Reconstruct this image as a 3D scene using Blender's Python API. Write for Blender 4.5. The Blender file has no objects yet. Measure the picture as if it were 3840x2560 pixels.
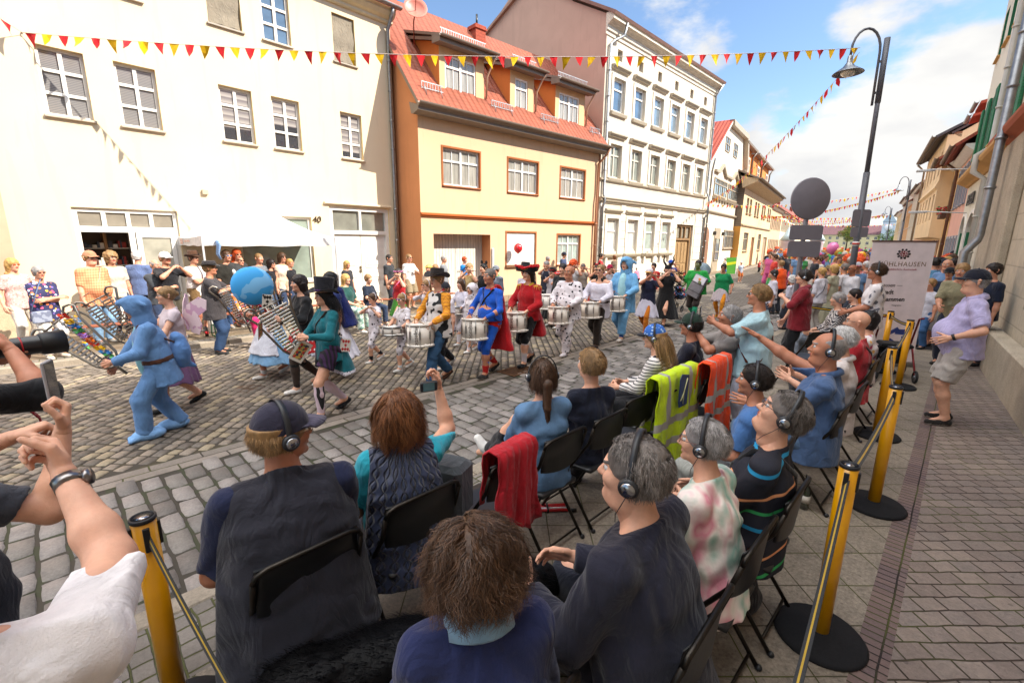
import bpy, bmesh, math, random
import numpy as np
from mathutils import Vector, Matrix
rad = math.radians
scene = bpy.context.scene
# ---------------------------------------------------------------- camera
cam_data = bpy.data.cameras.new("camera")
cam = bpy.data.objects.new("camera", cam_data)
scene.collection.objects.link(cam)
cam_data.sensor_width = 36; cam_data.lens = 16
cam_data.clip_start = 0.05; cam_data.clip_end = 3000
cam.matrix_world = Matrix(((0.702, 0.147, -0.697, 0),
         (-0.712, 0.156, -0.685, 0),
         (0.008, 0.977, 0.215, 2.15), (0, 0, 0, 1)))
scene.camera = cam
scene.render.resolution_x = 1024; scene.render.resolution_y = 682
# ---------------------------------------------------------------- world, sun, exposure
SUN = Vector((0.57, -1.0, 0.967)).normalized()
EL = math.asin(SUN.z)
world = bpy.data.worlds.new("World"); scene.world = world; world.use_nodes = True
wn = world.node_tree; wn.nodes.clear()
def WN(t, **k):
 n = wn.nodes.new(t)
 for a, b in k.items(): setattr(n, a, b)
 return n
wo = WN('ShaderNodeOutputWorld'); bg = WN('ShaderNodeBackground'); sky = WN('ShaderNodeTexSky')
sky.sky_type = 'NISHITA'; sky.sun_disc = False; sky.sun_elevation = EL
sky.sun_rotation = math.atan2(SUN.x, SUN.y); sky.air_density = 1.0; sky.dust_density = .25; sky.ozone_density = 1.0
tc = WN('ShaderNodeTexCoord'); mp = WN('ShaderNodeMapping'); mp.inputs['Scale'].default_value = (1, 1, 2.2)
nz = WN('ShaderNodeTexNoise'); nz.inputs['Scale'].default_value = 3.1; nz.inputs['Detail'].default_value = 9; nz.inputs['Roughness'].default_value = .56
wn.links.new(tc.outputs['Generated'], mp.inputs['Vector']); wn.links.new(mp.outputs[0], nz.inputs['Vector'])
acc = None
def blob(d, size, gain):
 """a cloud bank centred on direction d"""
 global acc
 v = Vector(d).normalized()
 dp = WN('ShaderNodeVectorMath', operation='DOT_PRODUCT'); dp.inputs[1].default_value = v
 wn.links.new(tc.outputs['Generated'], dp.inputs[0])
 mr = WN('ShaderNodeMapRange', interpolation_type='SMOOTHSTEP')
 mr.inputs[1].default_value = math.cos(rad(size)); mr.inputs[2].default_value = math.cos(rad(size*.25))
 mr.inputs[3].default_value = 0; mr.inputs[4].default_value = gain
 wn.links.new(dp.outputs['Value'], mr.inputs[0])
 if acc is None: acc = mr.outputs[0]
 else:
  a = WN('ShaderNodeMath', operation='MAXIMUM'); wn.links.new(acc, a.inputs[0]); wn.links.new(mr.outputs[0], a.inputs[1]); acc = a.outputs[0]
CLOUDS = [(((1.2,0.307,0.215)), 9, 0.244), (((1.322,0.186,0.225)), 11, 0.293), (((1.44,0.088,0.292)), 10, 0.293), (((1.128,0.357,0.139)), 6, 0.207), (((1.257,0.229,0.15)), 9, 0.244),
    (((1.007,0.59,0.492)), 7, 0.195), (((1.072,0.507,0.437)), 6, 0.195), (((1.438,0.156,0.507)), 10, 0.207), (((0.966,0.658,0.576)), 7, 0.171), (((1.189,0.268,0.056)), 5, 0.122)]
# bright clouds out of view overhead and behind the camera, added as fill light
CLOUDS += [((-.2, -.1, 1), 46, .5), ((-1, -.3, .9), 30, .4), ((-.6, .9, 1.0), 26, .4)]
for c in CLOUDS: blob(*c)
ad = WN('ShaderNodeMath', operation='ADD'); wn.links.new(nz.outputs['Fac'], ad.inputs[0]); wn.links.new(acc, ad.inputs[1])
cr = WN('ShaderNodeMapRange', interpolation_type='SMOOTHSTEP'); cr.inputs[1].default_value = .63; cr.inputs[2].default_value = .75
wn.links.new(ad.outputs[0], cr.inputs[0])
nz2 = WN('ShaderNodeTexNoise'); nz2.inputs['Scale'].default_value = 4.5; nz2.inputs['Detail'].default_value = 5
wn.links.new(mp.outputs[0], nz2.inputs['Vector'])
cc = WN('ShaderNodeValToRGB'); cc.color_ramp.elements[0].position = .3; cc.color_ramp.elements[1].position = .6
cc.color_ramp.elements[0].color = (2.7, 2.75, 2.9, 1); cc.color_ramp.elements[1].color = (4.0, 3.95, 3.85, 1)
wn.links.new(nz2.outputs['Fac'], cc.inputs[0])
mx = WN('ShaderNodeMix', data_type='RGBA'); wn.links.new(cr.outputs[0], mx.inputs[0])
sz = WN('ShaderNodeSeparateXYZ'); wn.links.new(tc.outputs['Generated'], sz.inputs[0])
hi = WN('ShaderNodeMapRange'); hi.inputs[1].default_value = .48; hi.inputs[2].default_value = .8; hi.inputs[3].default_value = 1; hi.inputs[4].default_value = 5.4; wn.links.new(sz.outputs[2], hi.inputs[0])  # boosts the added high clouds so they fill the shaded street
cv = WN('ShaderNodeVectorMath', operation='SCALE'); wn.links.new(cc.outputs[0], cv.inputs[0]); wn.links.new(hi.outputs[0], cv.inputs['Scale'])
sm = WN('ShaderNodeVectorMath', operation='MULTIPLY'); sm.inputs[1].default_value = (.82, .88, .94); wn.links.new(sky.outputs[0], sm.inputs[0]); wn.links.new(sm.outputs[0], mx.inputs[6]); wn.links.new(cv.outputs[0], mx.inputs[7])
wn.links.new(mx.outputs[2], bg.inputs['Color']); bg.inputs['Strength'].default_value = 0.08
wn.links.new(bg.outputs[0], wo.inputs[0])
sl = bpy.data.lights.new("sun", 'SUN'); sl.energy = 3.0; sl.angle = rad(.55); sl.color = (1, .93, .82)
so = bpy.data.objects.new("sun", sl); scene.collection.objects.link(so)
so.rotation_euler = (-SUN).to_track_quat('-Z', 'Y').to_euler()
scene.view_settings.view_transform = 'Standard'; scene.view_settings.look = 'None'
scene.view_settings.exposure = 1.68; scene.view_settings.gamma = 1
scene.render.engine = 'CYCLES'; scene.cycles.max_bounces = 6; scene.cycles.use_denoising = True
# ---------------------------------------------------------------- materials
MATS = {}
def srgb(h):
 if isinstance(h, str):
  c = [int(h[i:i+2], 16)/255 for i in (0, 2, 4)]
  return tuple(x/12.92 if x <= .04045 else ((x+.055)/1.055)**2.4 for x in c)
 return tuple(h)
class NT:
 def __init__(s, name):
  s.m = bpy.data.materials.new(name); s.m.use_nodes = True; s.t = s.m.node_tree; s.n = s.t.nodes
  s.b = s.n['Principled BSDF']; s._c = None
 def node(s, t, **k):
  n = s.n.new(t)
  for a, b in k.items(): setattr(n, a, b)
  return n
 def link(s, a, b): s.t.links.new(a, b)
 def coord(s, sc=(1, 1, 1), rot=(0, 0, 0), loc=(0, 0, 0), src='Object'):
  tc = s.node('ShaderNodeTexCoord'); mp = s.node('ShaderNodeMapping')
  mp.inputs['Scale'].default_value = sc; mp.inputs['Rotation'].default_value = rot; mp.inputs['Location'].default_value = loc
  s.link(tc.outputs[src], mp.inputs[0]); return mp.outputs[0]
 def noise(s, vec, scale, detail=4, rough=.55):
  n = s.node('ShaderNodeTexNoise'); n.inputs['Scale'].default_value = scale; n.inputs['Detail'].default_value = detail
  n.inputs['Roughness'].default_value = rough; s.link(vec, n.inputs['Vector']); return n.outputs['Fac']
 def ramp(s, fac, stops):
  r = s.node('ShaderNodeValToRGB'); cr = r.color_ramp
  while len(cr.elements) < len(stops): cr.elements.new(.5)
  for e, (p, c) in zip(cr.elements, stops): e.position = p; e.color = (*srgb(c), 1) if len(c) != 4 or isinstance(c, str) else c
  s.link(fac, r.inputs[0]); return r.outputs[0]
 def mix(s, fac, a, b, mode='MIX'):
  m = s.node('ShaderNodeMix', data_type='RGBA', blend_type=mode)
  for v, i in ((fac, 0), (a, 6), (b, 7)):
   if hasattr(v, 'links'): s.link(v, m.inputs[i])
   elif i == 0: m.inputs[0].default_value = v
   else: m.inputs[i].default_value = (*srgb(v), 1)
  return m.outputs[2]
 def math(s, op, a, b=0):
  m = s.node('ShaderNodeMath', operation=op)
  for v, i in ((a, 0), (b, 1)):
   if hasattr(v, 'links'): s.link(v, m.inputs[i])
   else: m.inputs[i].default_value = v
  return m.outputs[0]
 def bump(s, h, strength=.4, dist=.01):
  b = s.node('ShaderNodeBump'); b.inputs['Strength'].default_value = strength; b.inputs['Distance'].default_value = dist
  s.link(h, b.inputs['Height']); s.link(b.outputs[0], s.b.inputs['Normal'])
 def col(s, c):
  if hasattr(c, 'links'): s.link(c, s.b.inputs['Base Color'])
  else: s.b.inputs['Base Color'].default_value = (*srgb(c), 1)
 def set(s, **k):
  for a, v in k.items():
   a = {'rough': 'Roughness', 'metal': 'Metallic', 'coat': 'Coat Weight', 'coatr': 'Coat Roughness', 'spec': 'Specular IOR Level',
     'sheen': 'Sheen Weight', 'sss': 'Subsurface Weight', 'alpha': 'Alpha', 'trans': 'Transmission Weight'}[a]
   if hasattr(v, 'links'): s.link(v, s.b.inputs[a])
   else: s.b.inputs[a].default_value = v
  return s.m
def scale_c(c, f): return tuple(min(1, x*f) for x in srgb(c))
def M(kind, c='808080', c2=None, **k):
 """cached procedural material"""
 key = (kind, c, c2, tuple(sorted(k.items())))
 if key in MATS: return MATS[key]
 n = NT(kind); g = k.get
 if kind == 'plaster':
  v = n.coord(); a = n.noise(v, .9, 6, .62); b = n.noise(v, 38, 3)
  v2 = n.coord(sc=(2.2, 2.2, .25)); st = n.noise(v2, 1.6, 5, .6)
  t = n.ramp(a, [(.28, scale_c(c, g('dark', .84))), (.62, c)]); t = n.mix(n.math('MULTIPLY', n.math('GREATER_THAN', st, .58), .16), t, scale_c(c, .7))
  n.col(t); n.bump(b, .25, .004); n.set(rough=.92, spec=.2)
 elif kind == 'stone':
  v = n.coord(); a = n.noise(v, g('sc', 3), 8, .68); b = n.noise(v, 60, 3, .7)
  n.col(n.mix(.45, n.ramp(a, [(.3, scale_c(c, .6)), (.7, scale_c(c, 1.15))]), n.ramp(b, [(.35, scale_c(c, .6)), (.65, scale_c(c, 1.25))])))
  n.bump(n.math('ADD', a, n.math('MULTIPLY', b, .4)), .5, g('bd', .02)); n.set(rough=g('rough', .9), spec=.3)
 elif kind == 'ashlar':
  v = n.coord(rot=(rad(90), 0, 0)); br = n.node('ShaderNodeTexBrick'); n.link(v, br.inputs['Vector'])
  br.inputs['Scale'].default_value = 1; br.inputs['Brick Width'].default_value = g('bw', .9); br.inputs['Row Height'].default_value = g('bh', .42)
  br.inputs['Mortar Size'].default_value = .012; br.inputs['Mortar Smooth'].default_value = .3
  for i, f in (('Color1', 1), ('Color2', .86), ('Mortar', .55)): br.inputs[i].default_value = (*scale_c(c, f), 1)
  a = n.noise(n.coord(), 5, 7, .7)
  n.col(n.mix(.5, br.outputs['Color'], n.ramp(a, [(.3, scale_c(c, .62)), (.7, scale_c(c, 1.1))])))
  n.bump(n.math('SUBTRACT', n.math('MULTIPLY', a, .5), br.outputs['Fac']), .6, .02); n.set(rough=.92)
 elif kind == 'fabric':
  v = n.coord(); a = n.noise(v, g('fs', 9), 5, .6); w = n.noise(v, 260, 2)
  n.col(n.ramp(a, [(.3, scale_c(c, .8)), (.7, scale_c(c, 1.08))]))
  q = n.node('ShaderNodeTexNoise'); n.link(n.coord(sc=(1, 1, .55), rot=(.4, .3, 0)), q.inputs['Vector']); q.inputs['Scale'].default_value = 7; q.inputs['Detail'].default_value = 2.5; q.inputs['Distortion'].default_value = 1.6
  n.bump(n.math('ADD', n.math('ADD', n.math('MULTIPLY', a, .5), n.math('MULTIPLY', w, .12)), n.math('MULTIPLY', n.math('ABSOLUTE', n.math('SUBTRACT', q.outputs['Fac'], .5)), 2.2)), g('bs', .6), .02); n.set(rough=g('rough', .88), sheen=.15, spec=.2)
 elif kind == 'denim':
  v = n.coord(); a = n.noise(v, 6, 6, .7); w = n.noise(n.coord(sc=(1, 1, .2)), 300, 2)
  n.col(n.mix(n.math('MULTIPLY', w, .5), n.ramp(a, [(.3, scale_c(c, .7)), (.7, scale_c(c, 1.25))]), scale_c(c, 1.5))); n.bump(a, .6, .02); n.set(rough=.9, spec=.15)
 elif kind == 'stripe':
  v = n.coord(); s = n.node('ShaderNodeSeparateXYZ'); n.link(v, s.inputs[0])
  d = n.noise(v, 3, 2); q = n.math('ADD', s.outputs[{'x': 0, 'y': 1, 'z': 2}[g('ax', 'z')]], n.math('MULTIPLY', d, .03))
  q = n.math('FRACT', n.math('MULTIPLY', q, g('f', 28))); n.col(n.mix(n.math('LESS_THAN', q, g('w', .35)), c, c2)); n.bump(n.noise(v, 12, 4), .5, .015); n.set(rough=.85)
 elif kind == 'multistripe':
  v = n.coord(rot=(g('tilt', 0), 0, 0)); s = n.node('ShaderNodeSeparateXYZ'); n.link(v, s.inputs[0])
  q = n.math('FRACT', n.math('MULTIPLY', s.outputs[2], g('f', 3)))
  r = n.ramp(q, [(0, c), (.16, '1f8fc0'), (.22, c), (.42, '2f9a55'), (.47, c), (.7, 'e09a6a'), (.75, c)]); n.n[-1].color_ramp.interpolation = 'CONSTANT'
  for e in n.n:
   if e.type == 'VALTORGB': e.color_ramp.interpolation = 'CONSTANT'
  n.col(r); n.bump(n.noise(n.coord(), 12, 4), .5, .015); n.set(rough=.85)
 elif kind == 'plaid':
  v = n.coord(); s = n.node('ShaderNodeSeparateXYZ'); n.link(v, s.inputs[0]); f = g('f', 30)
  u = n.math('ADD', s.outputs[0], s.outputs[1])
  a = n.math('LESS_THAN', n.math('FRACT', n.math('MULTIPLY', u, f)), g('w', .25)); b = n.math('LESS_THAN', n.math('FRACT', n.math('MULTIPLY', s.outputs[2], f)), g('w', .25))
  n.col(n.mix(n.math('MULTIPLY', b, .75), n.mix(n.math('MULTIPLY', a, .75), c, c2), c2)); n.bump(n.noise(v, 12, 4), .5, .015); n.set(rough=.85)
 elif kind == 'dots':
  v = n.coord(); dn = n.noise(v, 9, 2); vo = n.node('ShaderNodeTexVoronoi'); vo.inputs['Scale'].default_value = g('f', 16); vo.inputs['Randomness'].default_value = g('rnd', .9)
  n.link(v, vo.inputs['Vector']); q = n.math('ADD', vo.outputs['Distance'], n.math('MULTIPLY', dn, g('wob', .15)))
  n.col(n.mix(n.math('LESS_THAN', q, g('w', .36)), c, c2)); n.bump(n.noise(v, 12, 4), .5, .015); n.set(rough=.9)
 elif kind == 'patches':
  v = n.coord(); q = n.noise(v, g('f', 7), 1.5, .4); n.col(n.mix(n.math('GREATER_THAN', q, g('w', .53)), c, c2)); n.set(rough=.8)
 elif kind == 'floral':
  v = n.coord(); vo = n.node('ShaderNodeTexVoronoi'); vo.inputs['Scale'].default_value = g('f', 26); n.link(v, vo.inputs['Vector'])
  s = n.node('ShaderNodeSeparateColor'); n.link(vo.outputs['Color'], s.inputs[0])
  cols = g('cols', ('2b2a4a', 'd8567a', 'e8b23c', '6a5aa0', 'e07a4a', 'c0c8e0')); k2 = len(cols)
  r = n.node('ShaderNodeValToRGB'); r.color_ramp.interpolation = 'CONSTANT'
  while len(r.color_ramp.elements) < k2: r.color_ramp.elements.new(.5)
  for i, e in enumerate(r.color_ramp.elements): e.position = i/k2; e.color = (*srgb(cols[i]), 1)
  n.link(s.outputs[0], r.inputs[0]); n.col(n.mix(n.math('GREATER_THAN', vo.outputs['Distance'], .42), r.outputs[0], c)); n.set(rough=.85)
 elif kind == 'tiedye':
  v = n.coord(sc=(1.2, 1.2, .7)); w = n.noise(v, 3.2, 3, .5)
  n.col(n.ramp(w, [(.3, 'e8d8d0'), (.38, 'd88a9a'), (.44, 'e8dcd4'), (.5, '8fb8a8'), (.55, 'ece0d4'), (.62, 'd8929a'), (.7, 'd8d8b0')]))
  n.bump(n.noise(n.coord(), 10, 4), .6, .02); n.set(rough=.7)
 elif kind == 'zigzag':
  v = n.coord(); s = n.node('ShaderNodeSeparateXYZ'); n.link(v, s.inputs[0])
  u = n.math('PINGPONG', n.math('ADD', s.outputs[0], s.outputs[1]), .035); q = n.math('FRACT', n.math('MULTIPLY', n.math('ADD', s.outputs[2], u), 26))
  n.col(n.mix(n.math('LESS_THAN', q, .5), c, c2)); n.set(rough=.85)
 elif kind == 'quilt':
  v = n.coord(); s = n.node('ShaderNodeSeparateXYZ'); n.link(v, s.inputs[0]); th = n.math('ARCTAN2', s.outputs[1], s.outputs[0])
  u = n.math('MULTIPLY', th, 3.2)
  w = n.math('MULTIPLY', n.math('SINE', n.math('MULTIPLY', s.outputs[2], 55)), .26)
  a = n.math('ABSOLUTE', n.math('SUBTRACT', n.math('FRACT', n.math('ADD', u, w)), .5)); b = n.math('ABSOLUTE', n.math('SUBTRACT', n.math('FRACT', n.math('SUBTRACT', u, w)), .5))
  q = n.math('MINIMUM', a, b); h = n.math('MINIMUM', n.math('MULTIPLY', q, 6), 1)
  n.col(n.ramp(h, [(.0, scale_c(c, .45)), (.35, c)])); n.bump(h, .9, .02); n.set(rough=.55, sheen=.2)
 elif kind == 'skin':
  v = n.coord(); a = n.noise(v, 14, 5, .6); b = n.noise(v, 140, 2)
  bl = n.noise(v, 32, 4, .7); n.col(n.mix(n.math('MULTIPLY', bl, .5), n.ramp(a, [(.3, scale_c(c, .78)), (.7, scale_c(c, 1.1))]), tuple(q*w for q, w in zip(srgb(c), (.95, .68, .6))))); n.bump(n.math('ADD', n.math('MULTIPLY', b, .5), bl), .3, .004); n.set(rough=.52, sss=.08, spec=.4)
  n.b.inputs['Subsurface Radius'].default_value = (.02, .008, .004); n.b.inputs['Subsurface Scale'].default_value = .25
 elif kind == 'hair':
  c = scale_c(c, g('k', 1))
  v = n.coord(sc=(1, 1, .3)); a = n.noise(v, g('f', 45), 4, .6); b = n.noise(n.coord(), 7, 3)
  n.col(n.mix(.5, n.ramp(a, [(.35, scale_c(c, .5)), (.68, scale_c(c, 1.5))]), n.ramp(b, [(.35, scale_c(c, .7)), (.65, scale_c(c, 1.3))]))); n.bump(a, .7, .01); n.set(rough=.5, spec=.35)
 elif kind == 'paint':
  v = n.coord(); a = n.noise(v, 5, 5, .6); n.col(n.ramp(a, [(.3, scale_c(c, .88)), (.7, scale_c(c, 1.04))])); n.bump(n.noise(v, 60, 2), .08, .002); n.set(rough=g('rough', .45), metal=g('metal', 0), coat=g('coat', 0))
 elif kind == 'metal':
  v = n.coord(); a = n.noise(v, 9, 5, .6); n.col(n.ramp(a, [(.3, scale_c(c, .75)), (.7, scale_c(c, 1.1))])); n.set(rough=g('rough', .35), metal=1.0)
 elif kind == 'glass':
  v = n.coord(); a = n.noise(v, 2.5, 3); n.col(n.ramp(a, [(.3, scale_c(c, .75)), (.7, scale_c(c, 1.15))])); n.set(rough=.12, coat=1.0, coatr=.03, spec=.8)
  n.bump(n.noise(v, 1.7, 2), .12, .03)
 elif kind == 'blind':
  v = n.coord(); s = n.node('ShaderNodeSeparateXYZ'); n.link(v, s.inputs[0]); q = n.math('FRACT', n.math('MULTIPLY', s.outputs[2], g('f', 28)))
  n.col(n.ramp(q, [(.0, c), (g('w', .7), c2 or scale_c(c, .6)), (1, c)])); n.set(rough=.2, coat=.8, coatr=.04)
 elif kind == 'curtain':
  v = n.coord(sc=(1, 1, .08)); q = n.noise(v, 14, 3); n.col(n.ramp(q, [(.35, scale_c(c, .62)), (.65, c)])); n.set(rough=.25, coat=.8, coatr=.04)
 elif kind == 'wood':
  v = n.coord(sc=g('ws', (1, 1, .12))); q = n.noise(v, 22, 6, .65); n.col(n.ramp(q, [(.3, scale_c(c, .55)), (.7, scale_c(c, 1.2))])); n.bump(q, .5, .008); n.set(rough=.7)
 elif kind == 'boards':
  v = n.coord(); s = n.node('ShaderNodeSeparateXYZ'); n.link(v, s.inputs[0]); ax = {'x': 0, 'z': 2}[g('ax', 'z')]
  q = n.math('FRACT', n.math('MULTIPLY', s.outputs[ax], g('f', 7))); h = n.math('GREATER_THAN', q, .1)
  w = n.noise(n.coord(sc=(.15, .15, 1) if ax == 2 else (1, 1, .12)), 18, 5, .7)
  n.col(n.mix(n.math('SUBTRACT', 1, h), n.ramp(w, [(.3, scale_c(c, .6)), (.7, scale_c(c, 1.15))]), scale_c(c, .3))); n.bump(h, .5, .01); n.set(rough=.7)
 elif kind == 'tiles':
  v = n.coord(src='UV'); br = n.node('ShaderNodeTexBrick'); n.link(v, br.inputs['Vector']); br.inputs['Scale'].default_value = 1
  br.inputs['Brick Width'].default_value = .24; br.inputs['Row Height'].default_value = .17; br.inputs['Mortar Size'].default_value = .012; br.inputs['Mortar Smooth'].default_value = .8; br.offset = g('off', 0)
  for i, f in (('Color1', 1.1), ('Color2', .8), ('Mortar', .35)): br.inputs[i].default_value = (*scale_c(c, f), 1)
  s = n.node('ShaderNodeSeparateXYZ'); n.link(v, s.inputs[0]); up = n.math('FRACT', n.math('DIVIDE', s.outputs[1], .17)); wv = n.math('SINE', n.math('MULTIPLY', s.outputs[0], 2*math.pi/.24))
  h = n.math('ADD', n.math('MULTIPLY', wv, .5), n.math('MULTIPLY', up, -1.0)); a = n.noise(n.coord(), 2, 5)
  n.col(n.mix(.35, br.outputs['Color'], n.ramp(a, [(.3, scale_c(c, .7)), (.7, scale_c(c, 1.2))]))); n.bump(h, .9, .045); n.set(rough=.7)
 elif kind == 'emit':
  n.col(c); n.set(rough=.5)
 m = n.m; m.name = kind; MATS[key] = m
 m.diffuse_color = (*srgb(c), 1)
 return m
# ---------------------------------------------------------------- objects
COL = scene.collection
def tag(o, label=None, cat=None, group=None, kind=None):
 if label: o['label'] = label
 if cat: o['category'] = cat
 if group: o['group'] = group
 if kind: o['kind'] = kind
 return o
def thing(name, label, cat, loc=(0, 0, 0), rz=0, group=None):
 o = bpy.data.objects.new(name, None); COL.objects.link(o); o.location = loc; o.rotation_euler = (0, 0, rz)
 o.empty_display_size = .1
 return tag(o, label, cat, group)
def mesh_obj(name, V, F, mats, parent=None, smooth=False, mi=None, uv=None, loc=None, rz=None):
 me = bpy.data.meshes.new(name)
 V = np.asarray(V, dtype=np.float64)
 me.from_pydata(V.tolist(), [], [list(f) for f in F] if not isinstance(F, np.ndarray) else F.tolist())
 for m in (mats if isinstance(mats, (list, tuple)) else [mats]): me.materials.append(m)
 if mi is not None: me.polygons.foreach_set('material_index', np.asarray(mi, dtype=np.int32))
 if smooth: me.polygons.foreach_set('use_smooth', np.ones(len(me.polygons), dtype=bool))
 if uv is not None:
  l = me.uv_layers.new(name='UVMap'); l.data.foreach_set('uv', np.asarray(uv, dtype=np.float32).ravel())
 me.update()
 o = bpy.data.objects.new(name, me); COL.objects.link(o)
 if parent is not None: o.parent = parent
 if loc is not None: o.location = loc
 if rz is not None: o.rotation_euler = (0, 0, rz)
 return o
def basis(d):
 d = Vector(d).normalized(); a = Vector((0, 0, 1)) if abs(d.z) < .9 else Vector((1, 0, 0))
 x = a.cross(d).normalized(); return x, d.cross(x).normalized(), d
class MB:
 def __init__(s): s.v = []; s.f = []; s.m = []; s.sm = []
 def add(s, V, F, mi=0, smooth=False):
  b = len(s.v); s.v += [tuple(v) for v in V]; s.f += [tuple(i+b for i in f) for f in F]; s.m += [mi]*len(F); s.sm += [smooth]*len(F); return s
 def box(s, x0, x1, y0, y1, z0, z1, mi=0, bev=0):
  if bev:
   b = bev; P = []
   for z, k in ((z0, b), (z0+b, 0), (z1-b, 0), (z1, b)):
    for (x, y) in ((x0, y0), (x1, y0), (x1, y1), (x0, y1)):
     sx = 1 if x == x0 else -1; sy = 1 if y == y0 else -1
     P += [(x+sx*(b+k), y+sy*k, z), (x+sx*k, y+sy*(b+k), z)]
   # order ring corners properly
   R = []
   for r in range(4):
    q = P[r*8:r*8+8]; R.append([q[0], q[2], q[3], q[5], q[4], q[6], q[7], q[1]])
   V = [p for r in R for p in r]; F = [[7, 6, 5, 4, 3, 2, 1, 0], [24+i for i in range(8)]]
   for r in range(3):
    for i in range(8): j = (i+1) % 8; F.append([r*8+i, r*8+j, r*8+8+j, r*8+8+i])
   return s.add(V, F, mi)
  V = [(x, y, z) for z in (z0, z1) for (x, y) in ((x0, y0), (x1, y0), (x1, y1), (x0, y1))]
  return s.add(V, [(3, 2, 1, 0), (4, 5, 6, 7), (0, 1, 5, 4), (1, 2, 6, 5), (2, 3, 7, 6), (3, 0, 4, 7)], mi)
 def tube(s, pts, r, n=8, mi=0, closed=False, cap=True, flat=1):
  pts = [Vector(p) for p in pts]; N = len(pts); rr = r if hasattr(r, '__len__') else [r]*N; V = []; F = []
  u = None
  for i, p in enumerate(pts):
   if closed: d = pts[(i+1) % N]-pts[i-1]
   else: d = pts[min(i+1, N-1)]-pts[max(i-1, 0)]
   d = d.normalized() if d.length > 1e-9 else Vector((0, 0, 1))
   if u is None: u, w, _ = basis(d)
   else:
    u = (u-d*u.dot(d)); u = u.normalized() if u.length > 1e-6 else basis(d)[0]
   w = d.cross(u)
   for k in range(n):
    a = 2*math.pi*k/n; V.append(p+u*(math.cos(a)*rr[i])+w*(math.sin(a)*rr[i]*flat))
  for i in range(N if closed else N-1):
   for k in range(n):
    a, b = i*n+k, i*n+(k+1) % n; j = ((i+1) % N)*n; F.append((a, b, j+(k+1) % n, j+k))
  if cap and not closed: F.append(tuple(range(n-1, -1, -1))); F.append(tuple((N-1)*n+k for k in range(n)))
  return s.add(V, F, mi, True)
 def lathe(s, prof, c=(0, 0, 0), n=20, mi=0, d=(0, 0, 1), smooth=True):
  x, y, z = basis(d); c = Vector(c); V = []; F = []
  for r, h in prof:
   for k in range(n): a = 2*math.pi*k/n; V.append(c+x*(r*math.cos(a))+y*(r*math.sin(a))+z*h)
  for i in range(len(prof)-1):
   for k in range(n): j = (k+1) % n; F.append((i*n+k, i*n+j, i*n+n+j, i*n+n+k))
  if prof[0][0] > 1e-5: F.append(tuple(range(n-1, -1, -1)))
  if prof[-1][0] > 1e-5: F.append(tuple((len(prof)-1)*n+k for k in range(n)))
  return s.add(V, F, mi, smooth)
 def ball(s, c, r, n=12, mi=0, sc=(1, 1, 1)):
  V = []; F = []; m = n//2
  for i in range(m+1):
   t = math.pi*i/m
   for k in range(n): a = 2*math.pi*k/n; V.append((c[0]+r*sc[0]*math.sin(t)*math.cos(a), c[1]+r*sc[1]*math.sin(t)*math.sin(a), c[2]+r*sc[2]*math.cos(t)))
  for i in range(m):
   for k in range(n): j = (k+1) % n; F.append((i*n+k, i*n+n+k, i*n+n+j, i*n+j))
  return s.add(V, F, mi, True)
 def prism(s, poly, y0, y1, mi=0, axis='y'):
  """polygon in (x,z) extruded along y (or (x,y) along z)"""
  n = len(poly); f = (lambda p, t: (p[0], t, p[1])) if axis == 'y' else ((lambda p, t: (p[0], p[1], t)) if axis == 'z' else (lambda p, t: (t, p[0], p[1])))
  V = [f(p, y0) for p in poly]+[f(p, y1) for p in poly]
  F = [tuple(range(n)), tuple(range(2*n-1, n-1, -1))]+[(i, n+i, n+(i+1) % n, (i+1) % n) for i in range(n)]
  return s.add(V, F, mi)
 def xf(s, m, i0=0):
  s.v = s.v[:i0]+[tuple(m @ Vector(v)) for v in s.v[i0:]]; return s
 def build(s, name, mats, parent=None, loc=None, rz=None, smooth=None):
  o = mesh_obj(name, s.v, s.f, mats, parent, mi=s.m, loc=loc, rz=rz)
  o.data.polygons.foreach_set('use_smooth', np.array(s.sm if smooth is None else [smooth]*len(s.f), dtype=bool)); return o
def copy_tree(o, parent=None):
 c = o.copy(); COL.objects.link(c)
 if parent is not None: c.parent = parent
 for ch in list(o.children): copy_tree(ch, c)
 return c
def text_mesh(txt, size, mat, parent, name='lettering', loc=(0, 0, 0), rot=(0, 0, 0), ext=.002, align='CENTER', bold=0, shear=0, sp=1):
 cu = bpy.data.curves.new('t', 'FONT'); cu.body = txt; cu.size = size; cu.align_x = align; cu.extrude = ext; cu.offset = bold; cu.shear = shear; cu.space_character = sp; cu.resolution_u = 3
 o = bpy.data.objects.new('t', cu); COL.objects.link(o)
 me = bpy.data.meshes.new_from_object(o.evaluated_get(bpy.context.evaluated_depsgraph_get())); bpy.data.objects.remove(o)
 me.materials.clear(); me.materials.append(mat); r = bpy.data.objects.new(name, me); COL.objects.link(r); r.parent = parent; r.location = loc; r.rotation_euler = rot; return r
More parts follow.
